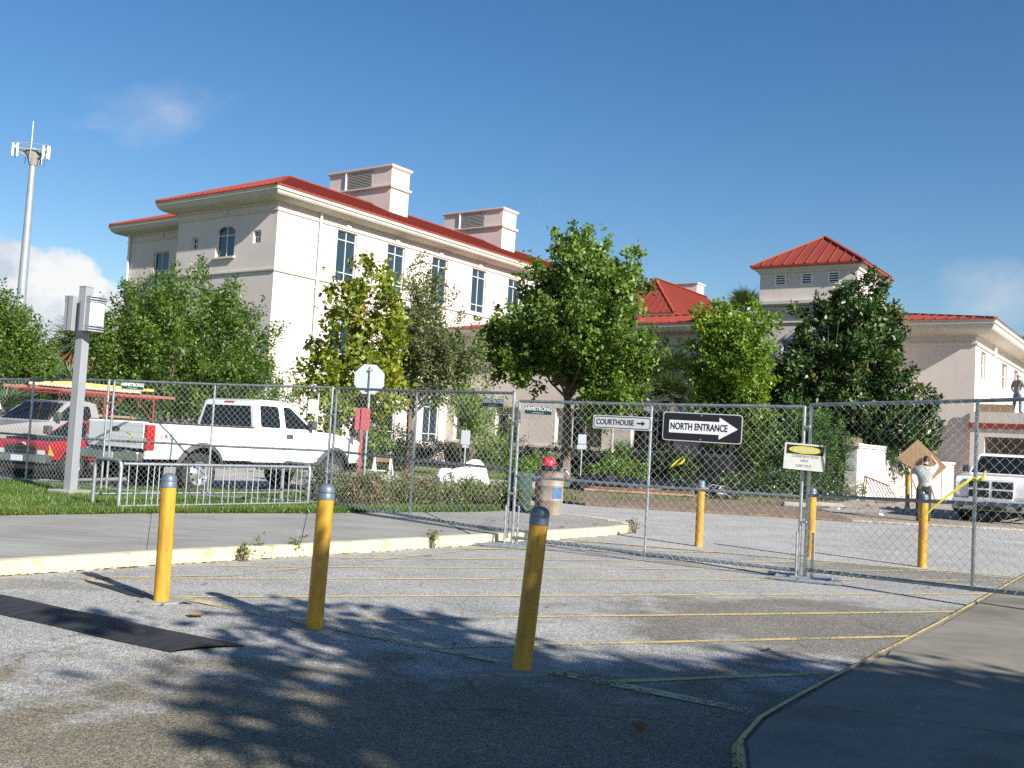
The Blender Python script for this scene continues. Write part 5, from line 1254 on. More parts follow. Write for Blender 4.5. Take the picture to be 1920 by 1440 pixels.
ribbon([(2.26, 13.74, 1.33), (2.30, 13.72, 1.38), (2.37, 13.71, 1.45), (2.43, 13.70, 1.51), (2.46, 13.70, 1.47), (2.42, 13.69, 1.42), (2.34, 13.70, 1.38)], [.02, .035, .045, .045, .03, .035, .02], [0, .2, .7, 1.6, 2.4, 2.8, 3.0], 'crumpled yellow tape tied to the fence under the NORTH ENTRANCE sign')
ribbon([(-7.28, 18.72, 1.36), (-7.2, 18.71, 1.32), (-7.12, 18.70, 1.28), (-7.16, 18.70, 1.22), (-7.24, 18.70, 1.17)], [.02, .035, .04, .03, .02], [0, .4, .9, .4, 0], 'tiny yellow tape knot on the fence before the pickup tailgate')

# ------------------------------------------------------------------ bollards
def bollard(x, y, z, h, label, lean=(0, 0), group='yellow bollards', dome=True, sleeve=False):
    e = empty('bollard', (x, y, z), 0, label, 'bollard', group, rot=(R(lean[1]), R(lean[0]), random.uniform(0, 6)) if False else (R(lean[1]), R(lean[0]), 0))
    r = .067
    pts = [(r * 1.0, -.05), (r * 1.02, .0), (r, .02), (r, h - .13), (r * .995, h - .125)]
    MB().lathe(pts, 28).build('post', M['yellow'], e, smooth=40)
    if dome:
        MB().lathe([(r * 1.005, h - .13), (r * 1.05, h - .128), (r * 1.05, h - .085), (r * 1.015, h - .081), (r * 1.015, h - .073), (r * 1.06, h - .069), (r * 1.04, h - .048), (r * .93, h - .026), (r * .7, h - .010), (r * .35, h - .001), (.002, h)], 28).build('cap', M['cap'], e, smooth=35)
    else:
        MB().lathe([(r * .99, h - .128), (r * .99, h - .02), (r * .95, h)], 24).build('top', M['yellow'], e, smooth=40)
    if sleeve: MB().lathe([(r * 1.35, -.02), (r * 1.35, .12), (r * 1.02, .125)], 20).build('foot_sleeve', M['galv'], e, smooth=40)
    return e
bollard(-3.01, 8.84, 0, 1.14, 'yellow bollard nearest the left kerb, first of the three near ones', (-.5, 0))
bollard(-1.48, 8.00, 0, 1.17, 'yellow bollard in the middle of the three near ones', (1.4, 0))
bollard(.18, 6.99, 0, 1.15, 'leaning yellow bollard nearest the camera, with a scuffed face', (3.6, 0))
bollard(3.28, 16.6, 0, 1.12, 'yellow bollard behind the fence below the NORTH ENTRANCE sign', (0, 0))
bollard(4.93, 15.87, 0, 1.12, 'yellow bollard half hidden behind the fence joint', (0, 0))
bollard(6.48, 15.28, 0, 1.14, 'yellow bollard behind the fence in front of the walking worker', (0, 0))
bollard(13.2, 32.4, .06, 1.14, 'far plain-topped yellow bollard near the pink wall', (0, 0), dome=False, sleeve=True)

# ------------------------------------------------------------------ lamp post
LP = empty('lamp_post', (-7.90, 17.92, .15), R(-22), 'grey square lamp post with two boxy lanterns on the lawn', 'lamp post')
MB().box(-.27, .27, -.27, .27, -.05, .12).build('footing', CONC, LP, bevel=.02)
MB().box(-.085, .085, -.085, .085, .1, 3.82).build('post', M['lamp'], LP, bevel=.008)
MB().box(-.09, .09, -.09, .09, 3.82, 3.835).build('post_cap', M['lamp'], LP)
def lantern(sg):
    hx = lambda x: x * sg
    b = MB()
    x0, x1 = (.088, .20) if sg > 0 else (-.20, -.088)
    b.box(x0, x1, -.20, .20, 3.0, 3.64); bo = b.build('lantern', M['lamp'], LP, bevel=.006)
    poly = [(.202, -.165), (.30, -.165), (.38, -.075), (.38, .075), (.30, .165), (.202, .165)]
    pl = [(hx(x), y) for x, y in poly]
    MB().prism(pl, 3.12, 3.52, lambda p, t: (p[0], p[1], t)).build('lens', M['lens'], bo)
    for z in (3.0, 3.045, 3.09, 3.53, 3.575, 3.62):
        k = 1.0 + (.05 if z > 3.5 else .05)
        q = [(hx(.2 + (x - .2) * 1.08 + .004), y * 1.12) for x, y in poly]
        MB().prism(q, z, z + .022, lambda p, t: (p[0], p[1], t)).build('fin', M['lamp'], bo)
    for y in (-.168, .168): MB().box(min(hx(.2), hx(.30)), max(hx(.2), hx(.30)), y - .012, y + .012, 3.0, 3.64).build('edge_strip', M['lamp'], bo)
    for z in (3.022, 3.075, 3.56, 3.60): MB().prism([(hx(.2 + (x - .2) * .98), y * .99) for x, y in poly], z, z + .02, lambda p, t: (p[0], p[1], t)).build('reveal', M['trimdk'], bo)
lantern(1); lantern(-1)

# ------------------------------------------------------------------ bicycle rack
d_ = Vector((-3.66 + 6.03, 18.27 - 15.39)); BR = empty('bicycle_rack', (-6.03, 15.42, .15), math.atan2(d_.y, d_.x), 'grey tubular bicycle rack with upright bars on the grass edge', 'bicycle rack')
RL = d_.length; RH = .80; RW = .80
def bendpath(pts, r=.13, n=5):
    out = [Vector(pts[0])]
    for i in range(1, len(pts) - 1):
        p = Vector(pts[i]); a = (Vector(pts[i - 1]) - p).normalized(); b = (Vector(pts[i + 1]) - p).normalized()
        for k in range(n + 1):
            t = k / n; out.append((p + a * r) * (1 - t) ** 2 + p * 2 * t * (1 - t) + (p + b * r) * t ** 2)
    out.append(Vector(pts[-1])); return out
for x in (0, RL): MB().tube(bendpath([(x, 0, -.05), (x, 0, RH), (x, RW, RH), (x, RW, -.05)]), .030, 12).build('end_hoop', M['galv'], BR, smooth=40, fix=False)
MB().tube([(.03, 0, RH - .05), (RL - .03, 0, RH - .05)], .026, 12).build('top_rail', M['galv'], BR, smooth=40)
MB().tube([(.03, 0, .09), (RL - .03, 0, .09)], .018, 10).build('bottom_rail', M['galv'], BR, smooth=40)
MB().tube([(.03, RW, .22), (RL - .03, RW, .22)], .018, 10).build('rear_rail', M['galv'], BR, smooth=40)
for x in (.14, .26, .46, .56, .66, .86, 1.16, 1.37, 1.50, 1.62, 1.86, 1.98, 2.10, 2.34, 2.46, 2.58, 2.82, 2.95, 3.12, 3.24, 3.42, 3.52):
    MB().tube([(x * RL / 3.7, 0, .09), (x * RL / 3.7 + random.uniform(-.012, .012), 0, RH - .05)], .0105, 8).build('bar', M['galv'], BR, smooth=40)

# ------------------------------------------------------------------ road signs seen from behind
def octagon(r): return [(r * math.cos(R(22.5 + 45 * k)), r * math.sin(R(22.5 + 45 * k))) for k in range(8)]
ss = empty('stop_sign', (-3.62, 25.0, .1), R(6), 'grey back of an octagonal stop sign on a steel post', 'sign')
MB().tube([(0, 0, -.1), (0, 0, 3.18)], .034, 10).build('post', M['galv'], ss, smooth=40)
MB().prism(octagon(.41), .036, .040, lambda p, t: (p[0] - .02, t, p[1] + 2.86)).build('plate', M['signback'], ss)
for z in (2.6, 3.1): MB().box(-.06, .06, -.04, .034, z - .015, z + .015).build('bracket', M['galv'], ss)
MB().box(.045, .10, .030, .0355, 2.50, 2.55).build('sticker', M['signw'], ss)
rs = empty('red_sign', (-3.60, 24.0, .12), R(4), 'red painted sign back on a red post beside the stop sign', 'sign')
MB().box(-.035, .035, -.02, .02, -.1, 2.08).build('post', M['signred'], rs)
MB().prism(rrect(.36, .54, .02), .022, .026, lambda p, t: (p[0], t, p[1] + 1.80)).build('plate', M['signred'], rs)
def post_sign(x, y, zc, w, h, zoff, label, m, px=0.0, rz=0.0):
    e = empty('small_sign', (x, y, .1), rz, label, 'sign')
    MB().tube([(px, 0, -.1), (px, 0, zc - .1 + h / 2 + zoff)], .028, 8).build('post', M['galv'], e, smooth=40)
    MB().prism(rrect(w, h, .02), .029, .033, lambda p, t: (p[0], -t, p[1] + zc - .1)).build('plate', m, e)
    return e
post_sign(-6.02, 30.0, 2.30, .30, .42, .22, 'small white sign on a post behind the white pickup mirror', M['white'], .14)
s1 = post_sign(-1.45, 33.0, 1.62, .30, .48, -.05, 'grey back of a small sign in front of the small sparse tree', M['signback'])
s2 = post_sign(2.68, 36.0, 1.80, .30, .34, -.1, 'grey back of a small sign left of the COURTHOUSE sign', M['signback'])
MB().prism(rrect(.34, .16, .02), .031, .035, lambda p, t: (p[0], -t, p[1] + 1.42)).build('lower_plate', M['signback'], s2)
MB().prism(rrect(.22, .08, .02), .031, .035, lambda p, t: (p[0], -t, p[1] + 1.22)).build('lower_plate', M['signback'], s1)

# ------------------------------------------------------------------ vehicles (local +x forward, rear axle at x = 0)
def shaped_prism(name, poly, ya, yb, fn, m, parent, cx=(), cz=(), bevel=.025, smooth=38):
    bm = bmesh.new(); n = len(poly)
    va = [bm.verts.new((p[0], ya, p[1])) for p in poly]; vb = [bm.verts.new((p[0], yb, p[1])) for p in poly]
    bm.faces.new(va); bm.faces.new(list(reversed(vb)))
    for i in range(n): bm.faces.new((va[i], vb[i], vb[(i + 1) % n], va[(i + 1) % n]))
    for x in cx: bmesh.ops.bisect_plane(bm, geom=bm.verts[:] + bm.edges[:] + bm.faces[:], plane_co=(x, 0, 0), plane_no=(1, 0, 0))
    for z in cz: bmesh.ops.bisect_plane(bm, geom=bm.verts[:] + bm.edges[:] + bm.faces[:], plane_co=(0, 0, z), plane_no=(0, 0, 1))
    bmesh.ops.recalc_face_normals(bm, faces=bm.faces)
    for v in bm.verts: v.co.y *= fn(v.co.x, v.co.z)
    me = bpy.data.meshes.new(name); bm.to_mesh(me); bm.free()
    me.polygons.foreach_set('use_smooth', [True] * len(me.polygons)); me.set_sharp_from_angle(angle=R(smooth))
    o = link_mesh(name, me, m, parent)
    if bevel:
        b = o.modifiers.new('bevel', 'BEVEL'); b.width = bevel; b.segments = 2; b.limit_method = 'ANGLE'; b.angle_limit = R(50)
    return o
def arch(cx, cz, Ra, z, n=12):
    """points of a wheel opening, from rear foot to front foot, all above z"""
    a0 = math.asin(max(-1, min(1, (z - cz) / Ra)))
    return [(cx - Ra * math.cos(a0 + (math.pi - 2 * a0) * i / n), cz + Ra * math.sin(a0 + (math.pi - 2 * a0) * i / n)) for i in range(n + 1)]
def wheel(parent, x, y, Rt, rim, sgn, w=.26, holes=8, m='alloy'):
    e = empty('wheel', (x, y, Rt), 0 if sgn > 0 else math.pi, parent=parent)
    h = w / 2
    MB().lathe([(rim * .98, -h * .9), (Rt * .86, -h), (Rt * .97, -h * .82), (Rt, -h * .6), (Rt, h * .6), (Rt * .97, h * .82), (Rt * .86, h), (rim * .98, h * .9), (rim * .96, 0)], 30, 'Y', caps=False).build('tyre', M['tyre'], e, smooth=35)
    MB().lathe([(rim, h * .88), (rim * .95, h * .90), (rim * .90, h * .70), (rim * .84, h * .30), (rim * .60, h * .62), (rim * .42, h * .78), (rim * .30, h * .80), (rim * .28, h * 1.02), (.002, h * 1.04)], 28, 'Y', caps=False).build('rim', M[m], e, smooth=35)
    hm = MB()
    for k in range(holes):
        a = 2 * math.pi * k / holes; c = Vector((math.cos(a), 0, math.sin(a))) * rim * .68
        hm.lathe([(.002, h * .60), (rim * .105, h * .60), (rim * .105, h * .50)], 10, 'Y', Matrix.Translation(c + Vector((0, .012, 0))), caps=False)
    hm.build('rim_holes', M['under'], e)
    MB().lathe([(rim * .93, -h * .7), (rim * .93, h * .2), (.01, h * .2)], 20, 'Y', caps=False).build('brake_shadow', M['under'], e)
    return e
def strip(name, pts, fn_y, sgn, out, m, parent, th=.012):
    """thin slab lying on the side of the body; pts in (x, z)"""
    n = len(pts)
    vs = [(x, sgn * (fn_y(x, z) + out), z) for x, z in pts] + [(x, sgn * (fn_y(x, z) + out - th), z) for x, z in pts]
    return MB().add(vs, [tuple(range(n)), tuple(reversed(range(n, 2 * n)))] + [(i, i + n, (i + 1) % n + n, (i + 1) % n) for i in range(n)]).build(name, m, parent)
def rounded(pts, r=.05, n=4):
    out = []
    N = len(pts)
    for i in range(N):
        p = Vector(pts[i]); a = Vector(pts[i - 1]) - p; b = Vector(pts[(i + 1) % N]) - p
        ra = min(r, a.length * .4, b.length * .4); a = a.normalized() * ra; b = b.normalized() * ra
        for k in range(n + 1): t = k / n; q = (p + a) * (1 - t) ** 2 + p * 2 * t * (1 - t) + (p + b) * t ** 2; out.append((q.x, q.y))
    return out
def pickup(loc, az, label, paint, WB=3.65, hw=1.0, fo=.95, ro=1.25, Rt=.40, rim=.235, zs=.56, zbelt=1.30, zbed=1.34, zhr=1.27, zhf=1.12, zr=1.93, xcr=.98, xcowl=2.95, xwt=2.25, rear=True, front='plain', flare=None, group='parked pickups', name='pickup_truck', steps=True, low=None, wf=.5, extwin=True, lift=0.0):
    rz = R(90 - az)
    e = empty(name, loc, rz, label, 'pickup truck', group)
    pt = M[paint]; xf = WB + fo; xr = -ro; Ra = Rt + .13; zc = Rt
    zmid = (zs + zbelt) / 2
    def fk(x, z):
        k = 1 - .035 * (abs(z - zmid - .05) / (zbelt - zs) * 2) ** 2
        if x > WB - .2: k -= .085 * ((x - WB + .2) / (xf - WB + .2)) ** 2
        if z > zbelt - .08 and x > xcowl: k -= .03
        return k
    side = lambda x, z: hw * fk(x, z)
    # cab and front end in one shell
    poly = [(xcr, zs)] + [p for p in arch(WB, zc, Ra, zs)] + [(xf - .10, zs + .02), (xf - .01, zs + .14), (xf, zhf - .14), (xf - .04, zhf - .04), (xf - .16, zhf + .005), (xcowl + .55, zhr - .02), (xcowl, zhr), (xcowl - .08, zbelt), (xcr, zbelt)]
    body = shaped_prism('body', poly, -hw, hw, fk, pt, e, cx=(xcr + .5, xcowl - .3, WB - .2, WB + .3, xf - .3, xf - .12), cz=(zs + .15, zs + .3, zmid, zmid + .15, zbelt - .08))
    # bed
    zb0 = zs + .02
    bp = [(xr, zb0)] + arch(0, zc, Ra, zb0) + [(xcr - .025, zb0), (xcr - .025, zbed), (xr, zbed)]
    for s in (-1, 1):
        bs = shaped_prism('bed_side', bp, s * (hw - .09), s * hw, fk, pt, e, cx=(xr + .3, -.3, .3), cz=(zs + .15, zmid, zmid + .15, zbelt - .08), bevel=.02)
        MB().box(xr + .02, xcr - .04, s * hw * .955 - .06, s * hw * .955 + .06, zbed - .005, zbed + .022).build('rail_cap', M['trimdk'], bs, bevel=.01)
        MB().box(-.50, .50, min(s * (hw - .34), s * (hw - .10)), max(s * (hw - .34), s * (hw - .10)), zs + .35, zs + .55).build('wheel_house', M['under'], bs)
    tg = MB().box(xr - .03, xr + .04, -hw * .90, hw * .90, zb0 + .20, zbed - .01).build('tailgate', pt, e, bevel=.02)
    MB().box(xr - .045, xr - .029, -.14, .14, zbed - .20, zbed - .12).build('tailgate_handle', M['trimdk'], tg, bevel=.005)
    MB().box(xr - .036, xr - .0295, -hw * .72, hw * .72, zb0 + .32, zb0 + .335).build('pressing', pt, tg)
    MB().box(xr + .03, xcr - .03, -hw * .9, hw * .9, .82 + lift, .86 + lift).build('bed_floor', M['trimdk'], e)
    MB().box(xcr - .07, xcr - .03, -hw * .9, hw * .9, .84 + lift, zbed - .02).build('bed_front', M['trimdk'], e)
    # underside
    MB().box(xr + .05, xf - .2, -hw * .66, hw * .66, .42 + lift, zs + .26).build('chassis', M['under'], e)
    MB().box(xcr + .1, WB - Ra - .05, -hw * .92, hw * .92, zs - .04, zs + .06).build('sill_panel', M['under'], e)
    MB().box(WB - .55, WB + .55, -hw * .8, hw * .8, zs + .30, zs + .50).build('inner_wing', M['under'], e)
    # glasshouse
    hb = hw * .965; hr = hw - .215
    wy = lambda z: hb + (hr - hb) * max(0, (z - zbelt)) / (zr - zbelt)
    gp = [(xcr, zbelt - .03), (xcr + .05, zr - .14), (xcr + .10, zr - .045), (xcr + .30, zr), (xwt - .30, zr), (xwt, zr - .045), (xcowl - .02, zbelt - .03)]
    shaped_prism('cab', gp, -1, 1, lambda x, z: wy(z), pt, e, cx=(xcr + .3, xwt - .2), cz=(zbelt + .2, zr - .15, zr - .06), bevel=.035)
    CG = M['carglass']
    wyf = lambda x, z: wy(z)
    xb = xcr + (xcowl - xcr) * (.44 if extwin else .12)        # pillar between the doors
    slope = (xcowl - xwt) / (zr - zbelt)
    wz0, wz1 = zbelt + .035, zr - .13
    fx = lambda z: xcowl - .17 - slope * (z - zbelt)
    for s in (-1, 1):
        fwn = strip('side_window', rounded([(xb + .10, wz0), (fx(wz0) , wz0 + .0), (fx(wz0) - .02, wz0 + .05), (fx(wz1) - .04, wz1), (xb + .10, wz1)], .06), wyf, s, .006, CG, e)
        if extwin: strip('side_window', rounded([(xcr + .20, wz0), (xb - .06, wz0), (xb - .06, wz1), (xcr + .24, wz1)], .07), wyf, s, .006, CG, e)
        # shut lines, handle, mirror
        for x in ([xb + .02, fx(wz0) + .12] + ([xcr + .05] if extwin else [])):
            strip('shut_line', [(x - .004, zs + .04), (x + .004, zs + .04), (x + .004, zbelt - .02), (x - .004, zbelt - .02)], side, s, .0015, M['under'], e, .01)
        strip('door_handle', rounded([(xb + .10, zbelt - .20), (xb + .30, zbelt - .20), (xb + .30, zbelt - .10), (xb + .10, zbelt - .10)], .03), side, s, .018, M['trimdk'], e, .03)
        mx = fx(wz0) - .02
        mr = MB().box(mx - .07, mx + .07, s * (hw + .05) - .10, s * (hw + .05) + .10, zbelt + .04, zbelt + .25).build('mirror', M['trimdk'], e, bevel=.04)
        MB().bar((mx + .05, s * (hw - .06), zbelt + .03), (mx, s * (hw + .04), zbelt + .09), .07, .05).build('arm', M['trimdk'], mr)
        # wheels
        wheel(e, 0, s * (hw - .16), Rt, rim, s); wheel(e, WB, s * (hw - .16), Rt, rim, s)
        if flare:
            for cx_ in (0, WB):
                A = arch(cx_, zc, Ra - .015, zs - .02, 14); B = arch(cx_, zc, Ra + .085, zs - .06, 14); n = len(A)
                vs = [(x, s * (side(x, z) + .055), z) for x, z in A] + [(x, s * (side(x, z) + .012), z) for x, z in B] + [(x, s * (side(x, z) - .06), z) for x, z in A]
                fs = [(i, i + 1, i + 1 + n, i + n) for i in range(n - 1)] + [(i, i + 2 * n, i + 1 + 2 * n, i + 1) for i in range(n - 1)]
                MB().add(vs, fs).build('wheel_flare', M[flare], e, smooth=60)
        if low:
            for (xa, xb_) in ((xcr + .06, WB - Ra - .06),):
                strip('lower_panel', [(xa, zs + .02), (xb_, zs + .02), (xb_, zs + .24), (xa, zs + .24)], side, s, .006, M[low], e)
        if steps: MB().tube([(xcr + .1, s * (hw + .02), zs - .12), (WB - Ra - .1, s * (hw + .02), zs - .12)], .045, 8).build('step_bar', M['trimdk'], e, smooth=40)
        # tail lamps
        zt0, zt1 = zbed - .56, zbed - .05
        tlp = MB().box(xr - .02, xr + .17, min(s * (hw - .11), s * side(xr, zbed - .3) + s * .012), max(s * (hw - .11), s * side(xr, zbed - .3) + s * .012), zt0, zt1).build('tail_lamp', M['tail'], e, bevel=.02)
        MB().box(xr - .028, xr - .012, min(s * (hw - .1), s * (hw - .03)), max(s * (hw - .1), s * (hw - .03)), zt0 + .18, zt0 + .25).build('reversing_lamp', M['lampglass'], tlp)
    # windscreen and rear window
    def tilted(nm, x0, z0, x1, z1, ya, yb, out, m):
        d = Vector((x1 - x0, 0, z1 - z0)).normalized(); nrm = Vector((d.z, 0, -d.x)) * (1 if out > 0 else -1)
        o1 = nrm * abs(out); P = [Vector((x0, -ya, z0)), Vector((x0, ya, z0)), Vector((x1, yb, z1)), Vector((x1, -yb, z1))]
        vs = [p + o1 for p in P] + [p - nrm * .01 for p in P]
        return MB().add(vs, [(0, 1, 2, 3), (7, 6, 5, 4), (0, 4, 5, 1), (1, 5, 6, 2), (2, 6, 7, 3), (3, 7, 4, 0)]).build(nm, m, e, bevel=.0)
    L_ = lambda t: (xcowl - .02 + (xwt - xcowl + .02) * t, zbelt - .03 + (zr - .045 - zbelt + .03) * t)
    a, b = L_(.10), L_(.93)
    tilted('windscreen', a[0], a[1], b[0], b[1], wy(a[1]) - .07, wy(b[1]) - .08, .006, CG)
    L2_ = lambda t: (xcr + .05 * t, zbelt - .03 + (zr - .14 - zbelt + .03) * t)
    a, b = L2_(.12), L2_(.97)
    tilted('rear_window', a[0], a[1], b[0], b[1], wy(a[1]) - .10, wy(b[1]) - .10, -.006, CG)
    MB().box(xcr + .07, xcr + .12, -.16, .16, zr - .10, zr - .055).build('high_brake_lamp', M['tail'], e)
    # rear bumper
    rbm = MB().box(xr - .17, xr - .02, -hw * .93, hw * .93, zb0 - .06, zb0 + .14).build('rear_bumper', M['chrome' if front != 'compact' else 'trimdk'], e, bevel=.03)
    MB().box(xr - .175, xr - .0, -hw * .5, hw * .5, zb0 + .141, zb0 + .165).build('step_pad', M['trimdk'], rbm)
    MB().box(xr - .178, xr - .171, -.16, .16, zb0 - .03, zb0 + .10).build('number_plate', M['signw'], rbm)
    # front end
    if front == 'ram':
        gs = shaped_prism('grille_surround', rounded([(xf - .06, zs + .02), (xf + .035, zs + .03), (xf + .045, zhf - .02), (xf - .02, zhf + .02)], .03), -.62, .62, lambda x, z: 1 if z > zs + .4 else .9, pt, e, bevel=.03)
        for yy in (-.30, .30):
            for (z0, z1) in ((zs + .10, zs + .31), (zs + .355, zhf - .085)):
                MB().box(xf + .0, xf + .052, yy - .265, yy + .265, z0, z1).build('grille_opening', M['under'], gs, bevel=.02)
                for q in range(4): MB().box(xf + .05, xf + .056, yy - .2 + q * .13, yy - .19 + q * .13, z0 + .01, z1 - .01).build('grille_bar', M['trimdk'], gs)
        for s in (-1, 1):
            h = MB().box(xf - .16, xf - .015, min(s * .62, s * .88), max(s * .62, s * .88), zhf - .36, zhf - .10).build('headlamp', M['lampglass'], e, bevel=.035)
            MB().box(xf - .18, xf - .012, min(s * .64, s * .87), max(s * .64, s * .87), zhf - .41, zhf - .365).build('indicator', M['amber'], h, bevel=.008)
        bu = shaped_prism('front_bumper', rounded([(xf - .10, zs - .28), (xf + .12, zs - .26), (xf + .14, zs - .04), (xf + .06, zs + .05), (xf - .08, zs + .05)], .03), -.98, .98, lambda x, z: 1, M['carsilver'], e, bevel=.03)
        MB().box(xf + .1, xf + .148, -.42, .42, zs - .24, zs - .13).build('air_intake', M['under'], bu)
        for s in (-1, 1): MB().lathe([(.0, .0), (.075, .0), (.085, -.012), (.085, -.05)], 14, 'Y', Matrix.Translation((xf + .138, s * .73, zs - .13)) @ Matrix.Rotation(R(-90), 4, 'Z') @ Matrix.Rotation(math.pi, 4, 'Z')).build('fog_lamp', M['under'], bu, smooth=30)
        MB().box(xf + .142, xf + .150, -.16, .16, zs - .11, zs - .01).build('number_plate', M['blue'], bu)
        MB().box(xf - .12, xf + .08, -.95, .95, zs - .36, zs - .24).build('air_dam', M['under'], e, bevel=.03)
    else:
        MB().box(xf - .02, xf + .012, -hw * .50, hw * .50, zhf - .36, zhf - .10).build('grille', M['under'], e, bevel=.01)
        for q in range(3): MB().box(xf + .010, xf + .022, -hw * .52, hw * .52, zhf - .345 + q * .10, zhf - .325 + q * .10).build('grille_bar', M['chrome' if front == 'plain' else 'trimdk'], e)
        for s in (-1, 1):
            h = MB().box(xf - .12, xf - .004, min(s * hw * .53, s * hw * .80), max(s * hw * .53, s * hw * .80), zhf - .33, zhf - .12).build('headlamp', M['lampglass'], e, bevel=.015)
            MB().box(xf - .17, xf - .015, min(s * hw * .80, s * hw * .925), max(s * hw * .80, s * hw * .925), zhf - .33, zhf - .12).build('indicator', M['amber'], h, bevel=.01)
        bu = MB().box(xf - .10, xf + .10, -hw * .95, hw * .95, zs - .06, zs + .14).build('front_bumper', M['chrome'], e, bevel=.03)
        MB().box(xf + .098, xf + .106, -.16, .16, zs - .03, zs + .10).build('number_plate', M['signw'], bu)
        MB().box(xf - .10, xf + .04, -hw * .85, hw * .85, zs - .22, zs - .06).build('air_dam', M['under'], e, bevel=.02)
        MB().box(xf - .03, xf + .016, -.06, .06, zhf - .07, zhf - .04).build('badge', M['chrome'], e)
    return e
def place(az, lx, ly, wx, wy_):
    """world location of a vehicle whose local point (lx, ly) stands at (wx, wy_)"""
    a = R(90 - az); return (wx - lx * math.cos(a) + ly * math.sin(a), wy_ - lx * math.sin(a) - ly * math.cos(a))
# white lifted 4x4 pickup
W_AZ = 33
x_, y_ = place(W_AZ, 0, -.86, -6.50, 20.65)
WT = pickup((x_, y_, .105), W_AZ, 'white lifted four-wheel-drive pickup parked behind the bicycle rack, seen from its rear', 'carwhite', WB=4.0, hw=1.0, fo=.98, ro=1.36, Rt=.44, rim=.255, zs=.70, zbelt=1.45, zbed=1.46, zhr=1.44, zhf=1.28, zr=2.10, xcr=1.42, xcowl=3.35, xwt=2.64, flare='trimdk', lift=.14)
tm = text_mesh('4', .2, .006, 1.0)
for i, (t, dx, mm) in enumerate((('4', -.11, 'signback'), ('x', .0, 'tail'), ('4', .11, 'signback'))):
    me_t = text_mesh(t, .20 if t == '4' else .13, .008, 1.0); me_t.transform(Matrix.Shear('XY', 4, (.35, 0)))
    o = link_mesh('decal', me_t, None, WT, (-.93 + dx, -1.006, 1.16 + (.04 if t == 'x' else 0)), (R(91.5), 0, 0)); me_t.materials.clear(); me_t.materials.append(M[mm])
# pewter pickup with the ladder rack
S_AZ = 203
x_, y_ = place(S_AZ, 2.1, 0, -12.35, 26.0)
SV = pickup((x_, y_, .105), S_AZ, 'pewter pickup with a red ladder rack at the left edge', 'carsilver', WB=3.4, hw=.97, fo=.95, ro=1.2, Rt=.40, rim=.22, zs=.60, zbelt=1.33, zbed=1.36, zhr=1.31, zhf=1.16, zr=1.90, xcr=1.0, xcowl=2.75, xwt=2.02, extwin=False, flare='trimdk', steps=False)
rk = MB()
for yy in (-.86, .86):
    for xx in (-1.0, .85): rk.tube([(xx, yy, 1.36), (xx, yy * .98, 2.12)], .025, 8)
    rk.tube([(-1.15, yy * .98, 2.12), (2.3, yy * .98, 2.12)], .024, 8)
    rk.tube([(-1.0, yy, 1.45), (-.3, yy * .98, 2.1)], .018, 8); rk.tube([(.85, yy, 1.45), (.2, yy * .98, 2.1)], .018, 8)
for xx in (-1.0, .85, 2.25): rk.tube([(xx, -.86, 2.13), (xx, .86, 2.13)], .024, 8)
rk.build('ladder_rack', M['rackred'], SV, smooth=40)
MB().box(-1.0, .7, -.6, .5, .87, 1.42).build('tool_box', M['trimdk'], SV, bevel=.03)
MB().bar((-1.1, .1, 1.55), (.6, .2, 1.55), .3, .06).build('plank', M['wood'], SV)
MB().tube([(.4, .7, 1.75), (-.7, .9, 1.50)], .03, 8).build('green_pole', M['binG'], SV)
def ladder(y, z, x0, x1, w, m, label, step=.30):
    e = empty('ladder', (0, 0, 0), 0, label, 'ladder', 'ladders on the pickup rack'); e.matrix_world = SV.matrix_basis @ Matrix.Translation((x0, y, z))
    L = x1 - x0
    for s in (-1, 1): MB().box(0, L, s * w / 2 - .015, s * w / 2 + .015, -.038, .038).build('stile', m, e, bevel=.006)
    for k in range(int(L / step)): MB().tube([(.15 + k * step, -w / 2, 0), (.15 + k * step, w / 2, 0)], .014, 6).build('rung', M['galv'], e)
    return e
ladder(.42, 2.195, -2.1, 3.1, .42, M['ladder'], 'long orange ladder at the bottom of the rack')
ladder(.52, 2.285, -.6, 2.9, .38, M['ladderw'], 'pale ladder lying on the orange one')
ladder(-.35, 2.20, -1.6, 2.9, .42, M['ladder'], 'orange ladder on the far side of the rack')
ladder(.45, 2.37, -1.2, 2.4, .34, M['laddery'], 'yellow ladder on top of the stack', .25)
# red compact pickup
R_AZ = 198
x_, y_ = place(R_AZ, 3.65, 0, -11.05, 22.35)
pickup((x_, y_, .105), R_AZ, 'low red compact pickup parked nose-out behind the fence by the lamp post', 'carred', WB=2.85, hw=.86, fo=.80, ro=1.05, Rt=.33, rim=.19, zs=.46, zbelt=.98, zbed=1.00, zhr=.97, zhf=.89, zr=1.40, xcr=.62, xcowl=2.15, xwt=1.55, front='compact', extwin=False, steps=False)
# white pickup beyond, mostly outside the frame
x_, y_ = place(203, 2.0, 0, -15.6, 27.4)
pickup((x_, y_, .105), 203, 'white vehicle cut by the left edge of the picture', 'carwhite', WB=3.4, hw=.97, fo=.95, ro=1.2, Rt=.40, rim=.22, zs=.58, zbelt=1.28, zbed=1.30, zhr=1.27, zhf=1.12, zr=1.86, xcr=1.0, xcowl=2.75, xwt=2.02, extwin=True, steps=False)
# white pickup at the right
M_AZ = 216
x_, y_ = place(M_AZ, 3.57 + 1.0, 0, 13.45, 27.35)
RT = pickup((x_, y_, .06), M_AZ, 'white pickup with a big black grille at the right edge, facing the camera', 'carwhite', WB=3.57, hw=1.0, fo=1.0, ro=1.3, Rt=.40, rim=.23, zs=.60, zbelt=1.34, zbed=1.36, zhr=1.36, zhf=1.24, zr=1.96, xcr=.7, xcowl=2.72, xwt=1.98, front='ram')

